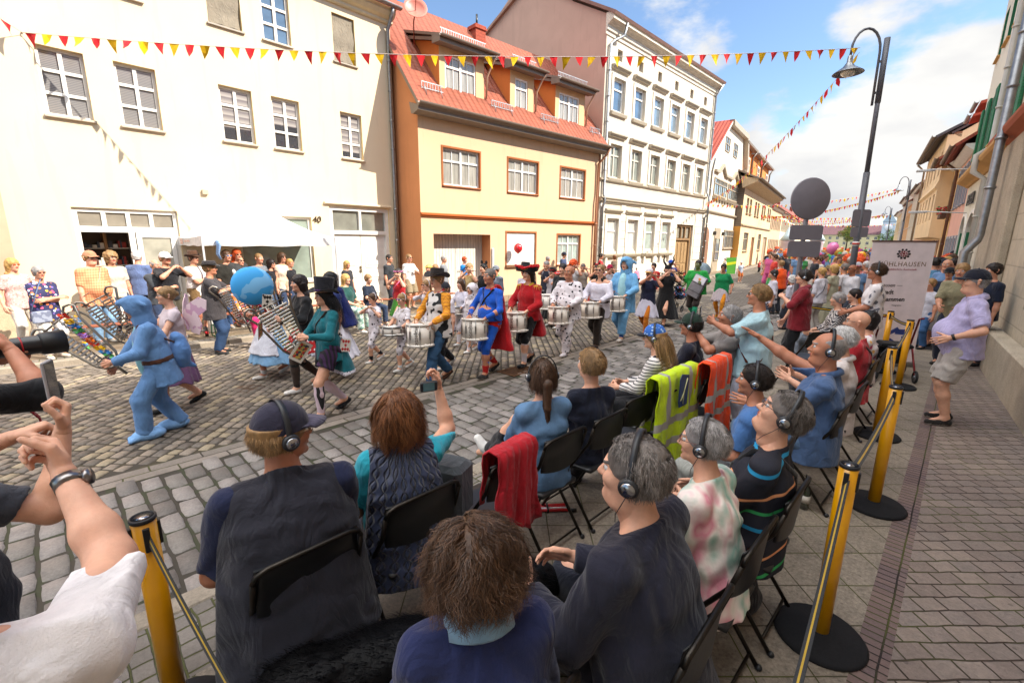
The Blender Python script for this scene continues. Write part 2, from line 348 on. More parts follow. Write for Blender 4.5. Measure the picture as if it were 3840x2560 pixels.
# ---------------------------------------------------------------- ground
def paver(name, bw, bh, rot, cols, mortar, ms=.012, wob=.02, smooth=.25, moss=.4, off=.5, bumpd=.02, rough=.75, grain=0):
 n = NT(name); v = n.coord(rot=(0, 0, rad(rot)))
 nt = n.node('ShaderNodeTexNoise'); nt.inputs['Scale'].default_value = 4.5; nt.inputs['Detail'].default_value = 2; n.link(v, nt.inputs['Vector'])
 sb = n.node('ShaderNodeVectorMath', operation='SUBTRACT'); n.link(nt.outputs['Color'], sb.inputs[0]); sb.inputs[1].default_value = (.5, .5, .5)
 sc_ = n.node('ShaderNodeVectorMath', operation='SCALE'); n.link(sb.outputs[0], sc_.inputs[0]); sc_.inputs['Scale'].default_value = wob*2
 av = n.node('ShaderNodeVectorMath', operation='ADD'); n.link(v, av.inputs[0]); n.link(sc_.outputs[0], av.inputs[1])
 br = n.node('ShaderNodeTexBrick'); n.link(av.outputs[0], br.inputs['Vector']); br.offset = off
 for a, b in (('Scale', 1), ('Brick Width', bw), ('Row Height', bh), ('Mortar Size', ms), ('Mortar Smooth', smooth), ('Bias', 0)): br.inputs[a].default_value = b
 br.inputs['Color1'].default_value = (0, 0, 0, 1); br.inputs['Color2'].default_value = (1, 1, 1, 1); br.inputs['Mortar'].default_value = (.5, .5, .5, 1)
 s = n.node('ShaderNodeSeparateColor'); n.link(br.outputs['Color'], s.inputs[0])
 k = len(cols); base = n.ramp(s.outputs[0], [((i+.5)/k, c) for i, c in enumerate(cols)])
 f = n.noise(v, 55, 4, .7); base = n.mix(.35+grain*.3, base, n.ramp(f, [(.3, scale_c(cols[0], .45)), (.7, scale_c(cols[-1], 1.5))]))
 big = n.noise(v, .55, 4, .6); base = n.mix(n.math('MULTIPLY', n.ramp(big, [(.38, (0, 0, 0)), (.62, (1, 1, 1))]), .28), base, scale_c(cols[0], .6))
 sp = n.node('ShaderNodeTexVoronoi'); sp.inputs['Scale'].default_value = 5.5; n.link(v, sp.inputs['Vector']); base = n.mix(n.math('MULTIPLY', n.math('LESS_THAN', sp.outputs['Distance'], .07), .5), base, scale_c(cols[0], .45))
 st = n.noise(n.coord(sc=(1, .5, 1)), 1.1, 6, .75); base = n.mix(n.math('MULTIPLY', n.ramp(st, [(.5, (0, 0, 0)), (.62, (1, 1, 1))]), .3), base, scale_c(cols[0], .5))
 mo = n.noise(v, 1.6, 3); mc = n.mix(n.ramp(mo, [(.5-moss*.25, (0, 0, 0)), (.62-moss*.1, (1, 1, 1))]), mortar, '4a4c22')
 n.col(n.mix(br.outputs['Fac'], base, mc)); n.set(rough=n.ramp(f, [(.3, (rough-.18,)*3), (.7, (rough+.12,)*3)]), spec=.35)
 n.bump(n.math('SUBTRACT', n.math('MULTIPLY', f, .25), br.outputs['Fac']), .9, bumpd); return n.m
FINE = paver('cobble', .155, .125, 45, ('5c544c', '74695f', '80766a', '686058'), '2a241e', .008, .024, .5, .15)
SETT = paver('large_sett', .28, .158, 90, ('5e5854', '726c68', '6a6462', '7e7874'), '36301f', .0075, .026, .4, .7)
SLAB = paver('slab', .3, .3, 45, ('6f665b', '82776a', '7a7063', '8b8072'), '3c3528', .004, .003, .2, .5, 0, .008, .85, 1)
SMALL = paver('small_sett', .11, .1, 90, ('6b645c', '8a8178', '7c746c'), '3a3826', .007, .02, .5, 1)
PAV = paver('clinker', .15, .105, 45, ('74665f', '84756c', '7c716b', '8f8074'), '3a2e24', .0055, .016, .35, .3)
BRK = paver('brick_edge', .15, .055, 90, ('75605a', '846e66', '6a5a5a'), '2c2420', .005, .006, .3, .2, 0)
GUT = paver('gutter_stone', .42, .14, 0, ('6b635b', '857a70', '92867a'), '3a342c', .008, .015, .4, .1)
LPAV = paver('left_slab', .34, .34, 45, ('7a6a56', '8a7860', '80705c'), '3a3226', .007, .004, .2, .2, 0)
DARK = paver('basalt', .12, .1, 20, ('4a4a4e', '5e5e62', '54545a'), '1e1e1e', .01, .03, .4, .3)
BEND = 9
def strip(name, y0, y1, z, mat, x0=-14, xb=(26, 26), L=170, sub=1):
 """a band along the street that turns with it"""
 a = rad(BEND); V = []; F = []
 for y in (y0, y1):
  # bend on a mitre so bands stay parallel
  xm = 26-(y-6)*math.tan(a/2)
  V += [(x0, y, z), (xm, y, z), (xm+L*math.cos(a), y+L*math.sin(a), z)]
 F = [(0, 1, 4, 3), (1, 2, 5, 4)] if y1 > y0 else [(3, 4, 1, 0), (4, 5, 2, 1)]
 o = mesh_obj(name, V, F, mat); return tag(o, kind='structure')
tag(mesh_obj('ground', [(-400, -400, -.03), (600, -400, -.03), (600, 600, -.03), (-400, 600, -.03)], [(0, 1, 2, 3)], M('stone', '6a6258')), kind='structure')
strip('road', 5.32, 10.55, 0, FINE)
def stones(x0, x1, y0, y1, bw, bh, rot, cols, seed, h=.014, gap=.009, jit=.01, joint='2c2a1c', z0=0, name='road'):
 rg = np.random.RandomState(seed); c, s = math.cos(rad(rot)), math.sin(rad(rot)); L = max(x1-x0, y1-y0)*1.5; cx, cy = (x0+x1)/2, (y0+y1)/2
 Q = []
 for j in range(int(-L/bh), int(L/bh)):
  p = -L+rg.uniform(0, bw)
  while p < L: w = bw*rg.uniform(.8, 1.2); Q.append((p+w/2, j*bh+.012*math.sin(p*1.7+j*.4), w)); p += w
 Q = np.array(Q); X = cx+Q[:, 0]*c-Q[:, 1]*s; Y = cy+Q[:, 0]*s+Q[:, 1]*c; k = (X > x0+.05) & (X < x1) & (Y > y0+.045) & (Y < y1-.045); Q, X, Y = Q[k], X[k], Y[k]; n = len(Q)
 g = np.array([-1, -.84, 0, .84, 1.]); A, B = np.meshgrid(g, g, indexing='ij'); A, B = A.ravel(), B.ravel(); edge = (abs(A) == 1) | (abs(B) == 1)
 U = A[None]*(Q[:, 2:3]/2-gap)*(1+rg.normal(0, .03, (n, 25)))+rg.normal(0, jit*.3, (n, 1)); W = B[None]*(bh/2-gap)*(1+rg.normal(0, .04, (n, 25)))
 cor = (abs(A)+abs(B) > 1.7)[None]; U = np.where(cor, U*.93, U); W = np.where(cor, W*.9, W)
 Z = np.where(edge[None], -.002, h-.004*(A**2+B**2)[None])+rg.normal(0, .0025, (n, 1))+A[None]*rg.normal(0, .0022, (n, 1))+B[None]*rg.normal(0, .0022, (n, 1))
 V = np.stack([X[:, None]+U*c-W*s, Y[:, None]+U*s+W*c, Z+z0], -1).reshape(-1, 3); q = np.array([[i*5+j, (i+1)*5+j, (i+1)*5+j+1, i*5+j+1] for i in range(4) for j in range(4)]); F = (np.arange(n)[:, None, None]*25+q[None]).reshape(-1, 4)
 ms = [M('stone', k, sc=6, bd=.006, rough=.6) for k in cols]; tag(mesh_obj(name+'_setts', V, F, ms, None, True, np.repeat(rg.randint(0, len(ms), n), 16)), kind='structure')
 tag(mesh_obj(name+'_joints', [(x0, y0, z0+.0015), (x1, y0, z0+.0015), (x1, y1, z0+.0015), (x0, y1, z0+.0015)], [(0, 1, 2, 3)], M('patches', '322c22', joint, f=5)), kind='structure')
stones(-2, 17, 5.32, 10.55, .15, .125, 45, ('645b52', '786e62', '887b6d', '6e655c', '94866f'), 1, joint='38301f')
stones(-2, 17, 3.0, 5.04, .27, .158, 90, ('69625c', '7a736c', '716b66', '88807a'), 2, .016, .0055, joint='2e301a')
strip('road_gutter', 5.04, 5.32, .004, GUT)
strip('road_gutter', 10.55, 10.7, .004, GUT)
strip('parking_lane', 3.0, 5.04, 0, SETT)
def kerb(name, y0, y1, h):
 a = rad(BEND); mb = MB(); x = -14.0; rr = random.Random(3)
 while x < 60:
  l = rr.uniform(.8, 1.1); xx = x+l-.012
  b = .012; t = h+rr.uniform(-.003, .003)
  mb.box(x, xx, y0, y1, -.02, t, 0, b)
  x += l
 for i, v in enumerate(mb.v):
  xm = 26-(v[1]-6)*math.tan(a/2)
  if v[0] > xm: d = v[0]-xm; mb.v[i] = (xm+d*math.cos(a), v[1]+d*math.sin(a), v[2])
 o = mb.build(name, M('stone', '948878', sc=8, bd=.006)); return tag(o, kind='structure')
kerb('kerb', 10.7, 10.86, .105); kerb('kerb', 2.84, 3.0, .105)
strip('pavement', 2.34, 2.84, .1, SMALL)
strip('pavement', .1, 2.34, .1, SLAB)
strip('pavement', -.04, .1, .1, BRK)
strip('pavement', -9, -.04, .1, PAV)
strip('pavement', 10.86, 11.12, .1, SMALL)
strip('pavement', 11.12, 24, .1, LPAV)
o = mesh_obj('pavement', [(12.2, -1.4, .104), (24, -1.0, .104), (24, 3.0, .104), (12.2, 2.3, .104)], [(0, 1, 2, 3)], DARK); tag(o, kind='structure')
# drain grate and manhole lids in the cobbles
mb = MB(); gx, gy = (5.387,5.144)
mb.box(-.3, .3, -.2, .2, .002, .006, 1)
for i in range(11): mb.box(-.28+i*.052, -.258+i*.052, -.17, .17, .006, .012)
mb.box(-.31, .31, -.2, -.17, .004, .014); mb.box(-.31, .31, .17, .2, .004, .014); mb.box(-.31, -.28, -.17, .17, .004, .014); mb.box(.28, .31, -.17, .17, .004, .014)
tag(mb.build('drain_grate', [M('metal', '7a5a44', rough=.7), M('paint', '15110d')], loc=(gx, gy, .004)), 'rusty iron drain grate set in the cobbles beside the gutter stones', 'drain grate')
for i, (x, y, l) in enumerate(((*(1.866,7.267), 0), (*(7.255,7.246), 1))):
 mb = MB(); mb.lathe([(0, .006), (.16, .006), (.165, .0), (.2, .004), (.2, -.01)], n=24)
 for k in range(-2, 3): mb.box(-.1, .1, k*.045-.008, k*.045+.008, .006, .01)
 tag(mb.build('valve_lid', M('metal', '6a5a4e', rough=.6), loc=(x, y, .003)), ('small round iron lid in the cobbles behind the woman in the stockings', 'round iron lid in the cobbles behind the blue suited drummer')[i], 'manhole lid')
# ---------------------------------------------------------------- buildings
WHT = M('paint', 'e6e2da'); SASH = M('paint', 'd8d4cc'); OLDW = M('paint', 'c9c2b2'); ZINC = M('metal', '9a9c9e', rough=.5); DZINC = M('paint', '77695c', rough=.6)
def frame_at(A, az): return A[0], A[1], rad(az)
def wall(mb, x0, x1, z0, z1, ops, mi=0, th=.3, reveal=None, y=0):
 """front face at y with rectangular openings (xa,xb,za,zb) and reveals of depth th"""
 xs = sorted({x0, x1, *[q for o in ops for q in (o[0], o[1])]}); zs = sorted({z0, z1, *[q for o in ops for q in (o[2], o[3])]})
 for i in range(len(xs)-1):
  for k in range(len(zs)-1):
   cx, cz = (xs[i]+xs[i+1])/2, (zs[k]+zs[k+1])/2
   if any(o[0] < cx < o[1] and o[2] < cz < o[3] for o in ops): continue
   mb.add([(xs[i], y, zs[k]), (xs[i+1], y, zs[k]), (xs[i+1], y, zs[k+1]), (xs[i], y, zs[k+1])], [(0, 1, 2, 3)], mi)
 r = mi if reveal is None else reveal
 for o in ops:
  a, b, c, d = o[:4]; t = y+th
  mb.add([(a, y, c), (a, t, c), (a, t, d), (a, y, d)], [(0, 1, 2, 3)], r); mb.add([(b, y, c), (b, t, c), (b, t, d), (b, y, d)], [(3, 2, 1, 0)], r)
  mb.add([(a, y, d), (a, t, d), (b, t, d), (b, y, d)], [(0, 1, 2, 3)], r); mb.add([(a, y, c), (a, t, c), (b, t, c), (b, y, c)], [(3, 2, 1, 0)], r)
def window(par, a, b, c, d, dep=.12, cols=2, rows=(0.36,), sub=1, fm=None, pane=None, sill=None, sillm=None, fw=.055, name='window', hung=True):
 """frame with casements, transoms and glazing bars; pane and sill as its own pieces"""
 fm = fm or SASH; mb = MB(); y0, y1 = dep-.05, dep; w, h = b-a, d-c
 for q in ((a, a+fw, c, d), (b-fw, b, c, d), (a+fw, b-fw, c, c+fw), (a+fw, b-fw, d-fw, d)): mb.box(q[0], q[1], y0, y1, q[2], q[3])
 ww = w-2*fw
 for i in range(1, cols): x = a+fw+ww*i/cols; mb.box(x-.035, x+.035, y0-.008, y1-.002, c+fw, d-fw)
 for r in rows: z = c+h*r if r > 0 else d+h*r; mb.box(a+fw, b-fw, y0-.004, y1-.004, z-.03, z+.03)
 if sub > 1:
  for i in range(cols):
   for j in range(1, sub): x = a+fw+ww*(i+j/sub)/cols; mb.box(x-.011, x+.011, y0+.012, y1-.006, c+fw, d-fw)
 f = mb.build(name, fm, par); g = MB(); g.box(a+fw*.5, b-fw*.5, y1-.012, y1+.01, c+fw*.5, d-fw*.5); g.build('pane', pane or M('glass', '3a4650'), f)
 if sill: s = MB(); s.box(a-.04, b+.04, -sill, .02, c-.05, c-.004, 0, .006); s.build('sill', sillm or fm, f)
 return f
def roof_uv(mb_v, f): return [(0, 0)]*len(f)
def slab_roof(name, par, quad, th, mat, edge=None):
 """a tiled slope: quad = eave-left, eave-right, ridge-right, ridge-left; uv in metres"""
 q = [Vector(p) for p in quad]; n = (q[1]-q[0]).cross(q[3]-q[0]).normalized(); V = q+[p-n*th for p in q]
 F = [(0, 1, 2, 3), (7, 6, 5, 4), (0, 4, 5, 1), (1, 5, 6, 2), (2, 6, 7, 3), (3, 7, 4, 0)]; u = (q[1]-q[0]).normalized(); w = n.cross(u); uv = []
 for f in F:
  for i in f: d = V[i]-q[0]; uv.append((d.dot(u), d.dot(w)))
 return mesh_obj(name, V, F, [mat, edge or mat], par, mi=[0, 1, 1, 1, 1, 1], uv=uv)
def pipe(par, pts, r=.05, mat=None, name='downpipe', bands=True):
 mb = MB(); mb.tube(pts, r, 10)
 for i in range(len(pts)-1):
  a, b = Vector(pts[i]), Vector(pts[i+1])
  if bands and abs((b-a).z) > 1.2:
   n = int(abs((b-a).z)/1.1)
   for k in range(1, n+1): p = a.lerp(b, k/(n+1)); mb.tube([p-Vector((0, 0, .025)), p+Vector((0, 0, .025))], r*1.25, 10)
 return mb.build(name, mat or ZINC, par)
def gutter(par, a, b, r=.075, mat=None):
 mb = MB(); a, b = Vector(a), Vector(b); n = 8; V = []; F = []
 for p in (a, b):
  for k in range(n+1): t = math.pi+math.pi*k/n; V.append((p.x, p.y+r*math.cos(t), p.z+r*math.sin(t)))
  for k in range(n+1): t = 2*math.pi-math.pi*k/n; V.append((p.x, p.y+r*.86*math.cos(t), p.z+r*.86*math.sin(t)))
 m = 2*n+2
 for k in range(m): j = (k+1) % m; F.append((k, j, m+j, m+k))
 F += [tuple(range(m-1, -1, -1)), tuple(range(m, 2*m))]; mb.add(V, F, 0, False); return mb.build('gutter', mat or ZINC, par)
def cornice(par, x0, x1, z, prof, mat, name='cornice'):
 """profile = (outward, height) points, closed against the wall"""
 mb = MB(); P = [(0.0, prof[0][1])]+list(prof)+[(0.0, prof[-1][1])]; n = len(P)
 V = [(x0-.0, -p[0], z+p[1]) for p in P]+[(x1+.0, -p[0], z+p[1]) for p in P]
 mb.add(V, [tuple(range(n)), tuple(range(2*n-1, n-1, -1))]+[(i, n+i, n+(i+1) % n, (i+1) % n) for i in range(n)]); return mb.build(name, mat, par)
BL1 = M('blind', '8c8884', '5c5c60', f=30, w=.75); BL2 = M('blind', 'a09a94', '6a6466', f=7, w=.8); GREY = M('glass', '6e7676'); DKG = M('glass', '2c3844'); CURT = M('curtain', 'a29e94'); MILK = M('glass', 'b8bcb6'); SKYG = M('glass', '4a6076')
# ---- cream house on the left
B = thing('cream_house', 'cream rendered house with number 40, shop front and white windows', 'house', (8.79, 14.2, 0), rad(2.0))
CREAM = M('plaster', 'd6c4a6', dark=.95)
F1 = [(-8.31, -7.58), (-7.1, -6.36), (-5.09, -4.33), (-3.84, -3.1), (-1.88, -1.18)]; F2 = [(-7.15, -6.43), (-5.13, -4.38), (-3.88, -3.16), (-1.94, -1.24)]
ops = [(a, b, 4.62, 5.93) for a, b in F1]+[(a, b, 7.29, 8.55) for a, b in F2]+[(-8.22, -6.33, .22, 2.8), (-5.0, -3.02, .95, 2.8), (-2.44, -.36, .14, 3.17)]
mb = MB(); wall(mb, -9.2, 0, 0, 9.1, ops, th=.22, reveal=1)
mb.add([(-9.2, 0, 0), (-9.2, 9, 0), (-9.2, 9, 9.1), (-9.2, 0, 9.1)], [(0, 1, 2, 3)]); mb.add([(0, 0, 0), (0, 9, 0), (0, 9, 9.1), (0, 0, 9.1)], [(3, 2, 1, 0)]); mb.add([(-9.2, 9, 0), (0, 9, 0), (0, 9, 9.1), (-9.2, 9, 9.1)], [(3, 2, 1, 0)])
mb.build('wall', [CREAM, M('plaster', 'd6bc88')], B)
for i, (a, b) in enumerate(F1):
 f = window(B, a, b, 4.62, 5.93, .15, 2, (.34, .67), pane=M('glass', '34363c'), sill=.07, sillm=M('paint', 'b8a894')); k = (1, .97, .74, .52, .86)[i]; g = MB(); g.box(a+.04, b-.04, .134, .137, 5.9-1.25*k, 5.9); g.build('blind', BL1 if i < 2 else BL2, f)
TARP = M('fabric', '8a8070', bs=1.0, fs=4)
for i, (a, b) in enumerate(F2):
 if i in (1, 3):
  f = window(B, a, b, 7.29, 8.55, .18, 1, (), fm=M('paint', 'b8a88c'), sill=.06, sillm=M('paint', '9a8e7e'), pane=DKG)
  g = 9; V = []; Fc = []
  for r in range(g):
   for c in range(g): V.append((a+.02+(b-a-.04)*c/(g-1), .06+.025*math.sin(c*1.9+r*.7)*(r/(g-1))+.02*math.sin(r*1.3), 8.53-(1.2)*r/(g-1)))
  for r in range(g-1):
   for c in range(g-1): Fc.append((r*g+c, (r+1)*g+c, (r+1)*g+c+1, r*g+c+1))
  mesh_obj('tarpaulin', V, Fc, TARP, f, smooth=True)
 else: window(B, a, b, 7.29, 8.55, .14, 2, (.34, .67), pane=SKYG, sill=.07, sillm=M('paint', 'b8a894'))
# shop front: transom lights, open leaf with shelves behind, glazed door
mb = MB(); a, b = -8.22, -6.33
for q in ((a, a+.09, .22, 2.8), (b-.09, b, .22, 2.8), (a+.09, b-.09, 2.71, 2.8), (a+.09, b-.09, 2.28, 2.41), (-7.31, -7.2, .22, 2.28), (a+.09, -7.31, .22, .8)): mb.box(q[0], q[1], .06, .14, q[2], q[3])
for i in range(1, 4): x = a+.09+(b-a-.18)*i/4; mb.box(x-.04, x+.04, .065, .135, 2.41, 2.71)
for q in ((-7.18, -7.08, .26, 2.27), (-6.52, -6.43, .26, 2.27), (-7.08, -6.52, .26, .75), (-7.08, -6.52, 2.17, 2.27)): mb.box(q[0], q[1], .04, .1, q[2], q[3])
f = mb.build('shop_front', M('paint', 'e4e0d6'), B)
g = MB(); g.box(a+.1, b-.1, .1, .11, 2.42, 2.7); g.build('pane', M('glass', '8a8274'), f); g = MB(); g.box(-7.07, -6.53, .07, .08, .76, 2.16); g.build('pane', M('glass', 'a8a494'), f)
mb = MB(); mb.box(a+.05, -7.22, .95, 1.0, .8, 2.3); mb.box(a+.04, -7.24, .2, .95, .78, .8); mb.build('shop_interior', M('paint', '5a4a3a'), f)
mb = MB()
for z in (1.1, 1.5, 1.9): mb.box(a+.1, -7.26, .6, .94, z, z+.025)
mb.box(-7.72, -7.66, .55, .94, .8, 2.28, 1)
rr = random.Random(5)
for z in (1.125, 1.525, 1.925):
 x = a+.12
 while x < -7.32:
  w = rr.uniform(.03, .1); h = rr.uniform(.06, .22); mb.box(x, x+w*.85, .62, .85, z, z+h, 2+rr.randrange(4)); x += w
mb.build('shelf', [M('paint', 'cabea8'), M('wood', '9a7248'), M('paint', 'e0d8c8'), M('paint', '6a4438'), M('paint', '444a56'), M('paint', 'a83a30')], f)
# window behind the tent
f = window(B, -5.0, -3.02, .95, 2.8, .14, 1, (), pane=M('glass', '8c988c'), sill=.05, fw=.07)
# double door
mb = MB(); a, b = -2.44, -.36
for q in ((a, a+.12, .14, 3.17), (b-.12, b, .14, 3.17), (a+.12, b-.12, 3.05, 3.17), (a+.12, b-.12, 2.33, 2.45), (-1.44, -1.36, 2.45, 3.05)): mb.box(q[0], q[1], .05, .16, q[2], q[3])
f = mb.build('entrance_door', M('paint', 'dcd8d0'), B)
for x0, x1 in ((a+.12, -1.41), (-1.39, b-.12)):
 l = MB(); l.box(x0, x1, .12, .16, .14, 2.33)
 for z0, z1 in ((.3, .75), (.85, 1.15), (1.25, 2.2)):
  l.box(x0+.12, x1-.12, .105, .12, z0, z1, 0, .008); l.box(x0+.2, x1-.2, .09, .105, z0+.08, z1-.08, 0, .008)
 l.build('door_leaf', M('paint', 'd8d4cc'), f)
g = MB(); g.box(a+.14, -1.45, .13, .14, 2.46, 3.04); g.box(-1.35, b-.14, .13, .14, 2.46, 3.04); g.build('pane', M('glass', '7a7a70'), f)
h = MB(); h.tube([(-1.46, .1, 1.2), (-1.46, .05, 1.2), (-1.54, .05, 1.2)], .012, 6); h.box(-1.49, -1.43, .095, .103, 1.1, 1.32); h.build('door_handle', M('metal', 'b0a080'), f)
cornice(B, -2.6, -.3, 3.2, [(.05, 0), (.09, .03), (.09, .06), (.05, .08)], CREAM, 'door_hood')
text_mesh('40', .26, M('metal', '6a5a44'), B, 'house_number', (-2.87, -.03, 2.66), (rad(90), 0, 0), .012, shear=.15)
mb = MB(); mb.box(-5.75, -5.62, -.08, 0, 3.24, 3.36, 0, .01); mb.build('vent_cowl', M('paint', 'b8aa90'), B)
cornice(B, -9.2, .05, 8.78, [(.06, 0), (.1, .04), (.1, .1), (.22, .16), (.3, .26), (.3, .32), (.36, .36)], M('paint', 'c8b894'), 'cornice')
gutter(B, (-9.2, -.46, 9.2), (.15, -.46, 9.2), .08)
slab_roof('roof', B, [(-9.3, -.5, 9.2), (.15, -.5, 9.2), (.15, 4.6, 14.5), (-9.3, 4.6, 14.5)], .12, M('tiles', 'a0462c'))
slab_roof('roof', B, [(.15, 9.5, 9.2), (-9.3, 9.5, 9.2), (-9.3, 4.6, 14.5), (.15, 4.6, 14.5)], .12, M('tiles', 'a0462c'))
pipe(B, [(-.12, -.42, 9.15), (-.12, -.36, 9.0), (-.14, -.09, 8.6), (-.14, -.09, 4.2), (-.14, -.09, .12)], .055)
mb = MB(); mb.box(-8.8, -8.0, .1, .2, 0, 0);
# ---- neighbour at the far left
B = thing('pink_plaster_house', 'peeling pink plaster house corner with stone plinth at the street end', 'house', (-0.404,13.879,0), rad(2.0))
mb = MB(); mb.box(-6, -.0, -.16, 9, .9, 9.4); mb.build('wall', M('plaster', 'd0a288', dark=.75), B)
mb = MB(); mb.box(-6.02, .12, -.24, 8.9, .0, .9, 0, .02); mb.build('plinth', M('stone', 'b8a588', sc=4), B)
slab_roof('roof', B, [(-6.3, -.6, 9.3), (0, -.6, 9.3), (0, 4.6, 13.5), (-6.3, 4.6, 13.5)], .12, M('tiles', 'a0462c'))
# ---- orange house
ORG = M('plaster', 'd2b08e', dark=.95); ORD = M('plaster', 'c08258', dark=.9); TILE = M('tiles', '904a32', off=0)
B = thing('orange_house', 'orange rendered house with three dormers, red tiled roof and garage gate', 'house', (8.79, 12.83, 0), rad(-3.1))
Wn = [(.9, 2.43), (3.78, 5.34), (6.68, 8.24)]
ops = [(a, b, 3.97, 5.14) for a, b in Wn]+[(.46, 2.92, .1, 2.38), (3.72, 5.27, 1.26, 2.48), (6.6, 8.07, 1.2, 2.44)]
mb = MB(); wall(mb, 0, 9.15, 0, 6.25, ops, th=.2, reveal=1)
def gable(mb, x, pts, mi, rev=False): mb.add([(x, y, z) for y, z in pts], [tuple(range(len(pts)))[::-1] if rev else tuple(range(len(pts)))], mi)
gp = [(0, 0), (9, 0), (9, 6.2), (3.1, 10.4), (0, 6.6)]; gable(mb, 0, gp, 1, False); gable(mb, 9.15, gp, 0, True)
mb.build('wall', [ORG, ORD], B)
for a, b, z0, z1 in [(a, b, 3.97, 5.14) for a, b in Wn]+[(3.72, 5.27, 1.26, 2.48), (6.6, 8.07, 1.2, 2.44)]:
 mb = MB()
 for q in ((a-.06, a, z0-.07, z1+.06), (b, b+.06, z0-.07, z1+.06), (a, b, z1, z1+.06)): mb.box(q[0], q[1], -.02, .04, q[2], q[3])
 mb.build('window_surround', M('plaster', 'a06038'), B)
for a, b in Wn: window(B, a, b, 3.97, 5.14, .12, 2, (.66,), 2, fm=M('paint', 'dcdcd8'), pane=CURT, sill=.06, sillm=M('paint', 'a06038'), fw=.05)
window(B, 6.6, 8.07, 1.2, 2.44, .12, 2, (.7,), 2, fm=WHT, pane=M('glass', '9aa8a0'), sill=.05, sillm=M('paint', 'a06038'))
f = MB(); f.box(3.72, 5.27, .03, .07, 1.26, 2.48); f = f.build('roller_shutter', M('boards', 'e6e2da', ax='z', f=24), B); s = MB(); s.box(3.66, 5.33, -.09, .03, 1.16, 1.26, 0, .01); s.build('sill', M('paint', '7a5238'), f)
mb = MB(); mb.box(.46, 1.68, .5, .54, .1, 2.38); mb.box(1.7, 2.92, .5, .54, .1, 2.38); g = mb.build('garage_gate', M('boards', 'd6d0c4', ax='x', f=8), B)
mb = MB(); mb.box(.46, 2.92, .54, .56, .1, 2.4); mb.box(.43, .46, .2, .56, .1, 2.38); mb.box(2.92, 2.95, .2, .56, .1, 2.38); mb.box(.46, 2.92, .2, .56, 2.38, 2.4); mb.build('gateway_lining', ORD, B)
h = MB(); h.tube([(1.8, .49, 1.1), (1.8, .44, 1.1), (1.93, .44, 1.1)], .012, 6); h.build('door_handle', M('metal', '888888'), g)
mb = MB(); mb.box(2.97, 3.05, -.07, 0, .5, 1.9, 0, .015); mb.build('letter_box', M('paint', 'd8d8d8'), B)
cornice(B, -.02, 9.17, 2.92, [(.05, 0), (.05, .03), (.09, .05), (.09, .1), (.02, .13)], M('plaster', 'a4582c'), 'string_course')
# eave: boxed soffit, gutter, main roof with dormer cheeks
mb = MB(); mb.prism([(-.42, 6.0), (-.42, 6.12), (.1, 6.3), (.0, 5.95), (-.12, 5.93)], -.22, 9.35, axis='x'); mb.build('eave_box', DZINC, B)
gutter(B, (-.25, -.52, 6.22), (9.4, -.52, 6.22), .08, DZINC)
def rz(y): return 6.2+1.2*(y+.45)
slab_roof('roof', B, [(-.22, -.5, rz(-.5)), (9.3, -.5, rz(-.5)), (9.3, 3.1, rz(3.1)), (-.22, 3.1, rz(3.1))], .1, TILE, DZINC)
slab_roof('roof', B, [(9.3, 9.2, 5.4), (-.22, 9.2, 5.4), (-.22, 3.1, rz(3.1)), (9.3, 3.1, rz(3.1))], .1, TILE, DZINC)
for (a, b, wa, wb, cols) in ((.98, 2.82, 1.2, 2.46, 2), (4.03, 5.25, 4.28, 4.93, 1), (6.46, 8.3, 6.69, 7.93, 2)):
 d = MB(); wall(d, a, b, 6.85, 8.2, [(wa, wb, 6.95, 8.0)], y=.2, th=.1, mi=0)
 for x, rv in ((a, 0), (b, 1)):
  P = [(x, .2, 6.8), (x, 2.35, 8.2), (x, 2.35, 8.95), (x, .2, 8.3)]; d.add(P, [(0, 1, 2, 3) if not rv else (3, 2, 1, 0)], 1)
 dm = d.build('dormer', [M('plaster', 'd8b48a'), M('plaster', 'cc7c40')], B)
 w = window(dm, wa, wb, 6.95, 8.0, .28, cols, (.68,), 2, fm=WHT, pane=CURT); w.name = 'dormer_window'
 e = MB(); e.prism([(-.2, 8.16), (-.2, 8.3), (.25, 8.45), (.25, 8.2)], a-.22, b+.24, axis='x'); e.prism([(-.1, 8.2), (-.1, 8.3), (2.4, 9.05), (2.4, 8.95)], a-.18, a-.12, axis='x'); e.build('dormer_eave', DZINC, dm)
 gutter(dm, (a-.25, -.28, 8.34), (b+.28, -.28, 8.34), .07, DZINC)
 slab_roof('dormer_roof', dm, [(a-.22, -.24, 8.36), (b+.24, -.24, 8.36), (b+.24, 2.6, 9.3), (a-.22, 2.6, 9.3)], .08, TILE, DZINC)
 pipe(dm, [(b+.2, -.26, 8.28), (b+.16, -.1, 8.1), (b+.08, .12, 7.7), (b+.06, .16, 7.0)], .035, M('paint', 'b08a72'), 'downpipe', False)
 e = MB(); z0 = 8.36+.33*.75
 for k in range(int((b-a)/.09)): x = a+.05+k*.09; e.box(x, x+.015, .1, .115, 8.5, 8.68)
 e.box(a, b, .1, .115, 8.66, 8.685); e.box(a, b, .1, .115, 8.52, 8.54); e.build('snow_guard', ZINC, dm)
for (a, b) in ((.15, .95), (2.95, 3.95), (5.4, 6.4), (8.4, 9.1)):
 e = MB(); y = -.05; z0 = rz(y)
 for k in range(int((b-a)/.1)+1): x = a+k*.1; e.box(x, x+.015, y, y+.015, z0+.05, z0+.26)
 e.box(a, b, y, y+.015, z0+.24, z0+.265); e.box(a, b, y, y+.015, z0+.07, z0+.09)
 for x in (a+.1, b-.12): e.tube([(x, y, z0+.25), (x, y-.12, rz(y-.12))], .012, 5)
 e.build('snow_guard', ZINC, B)
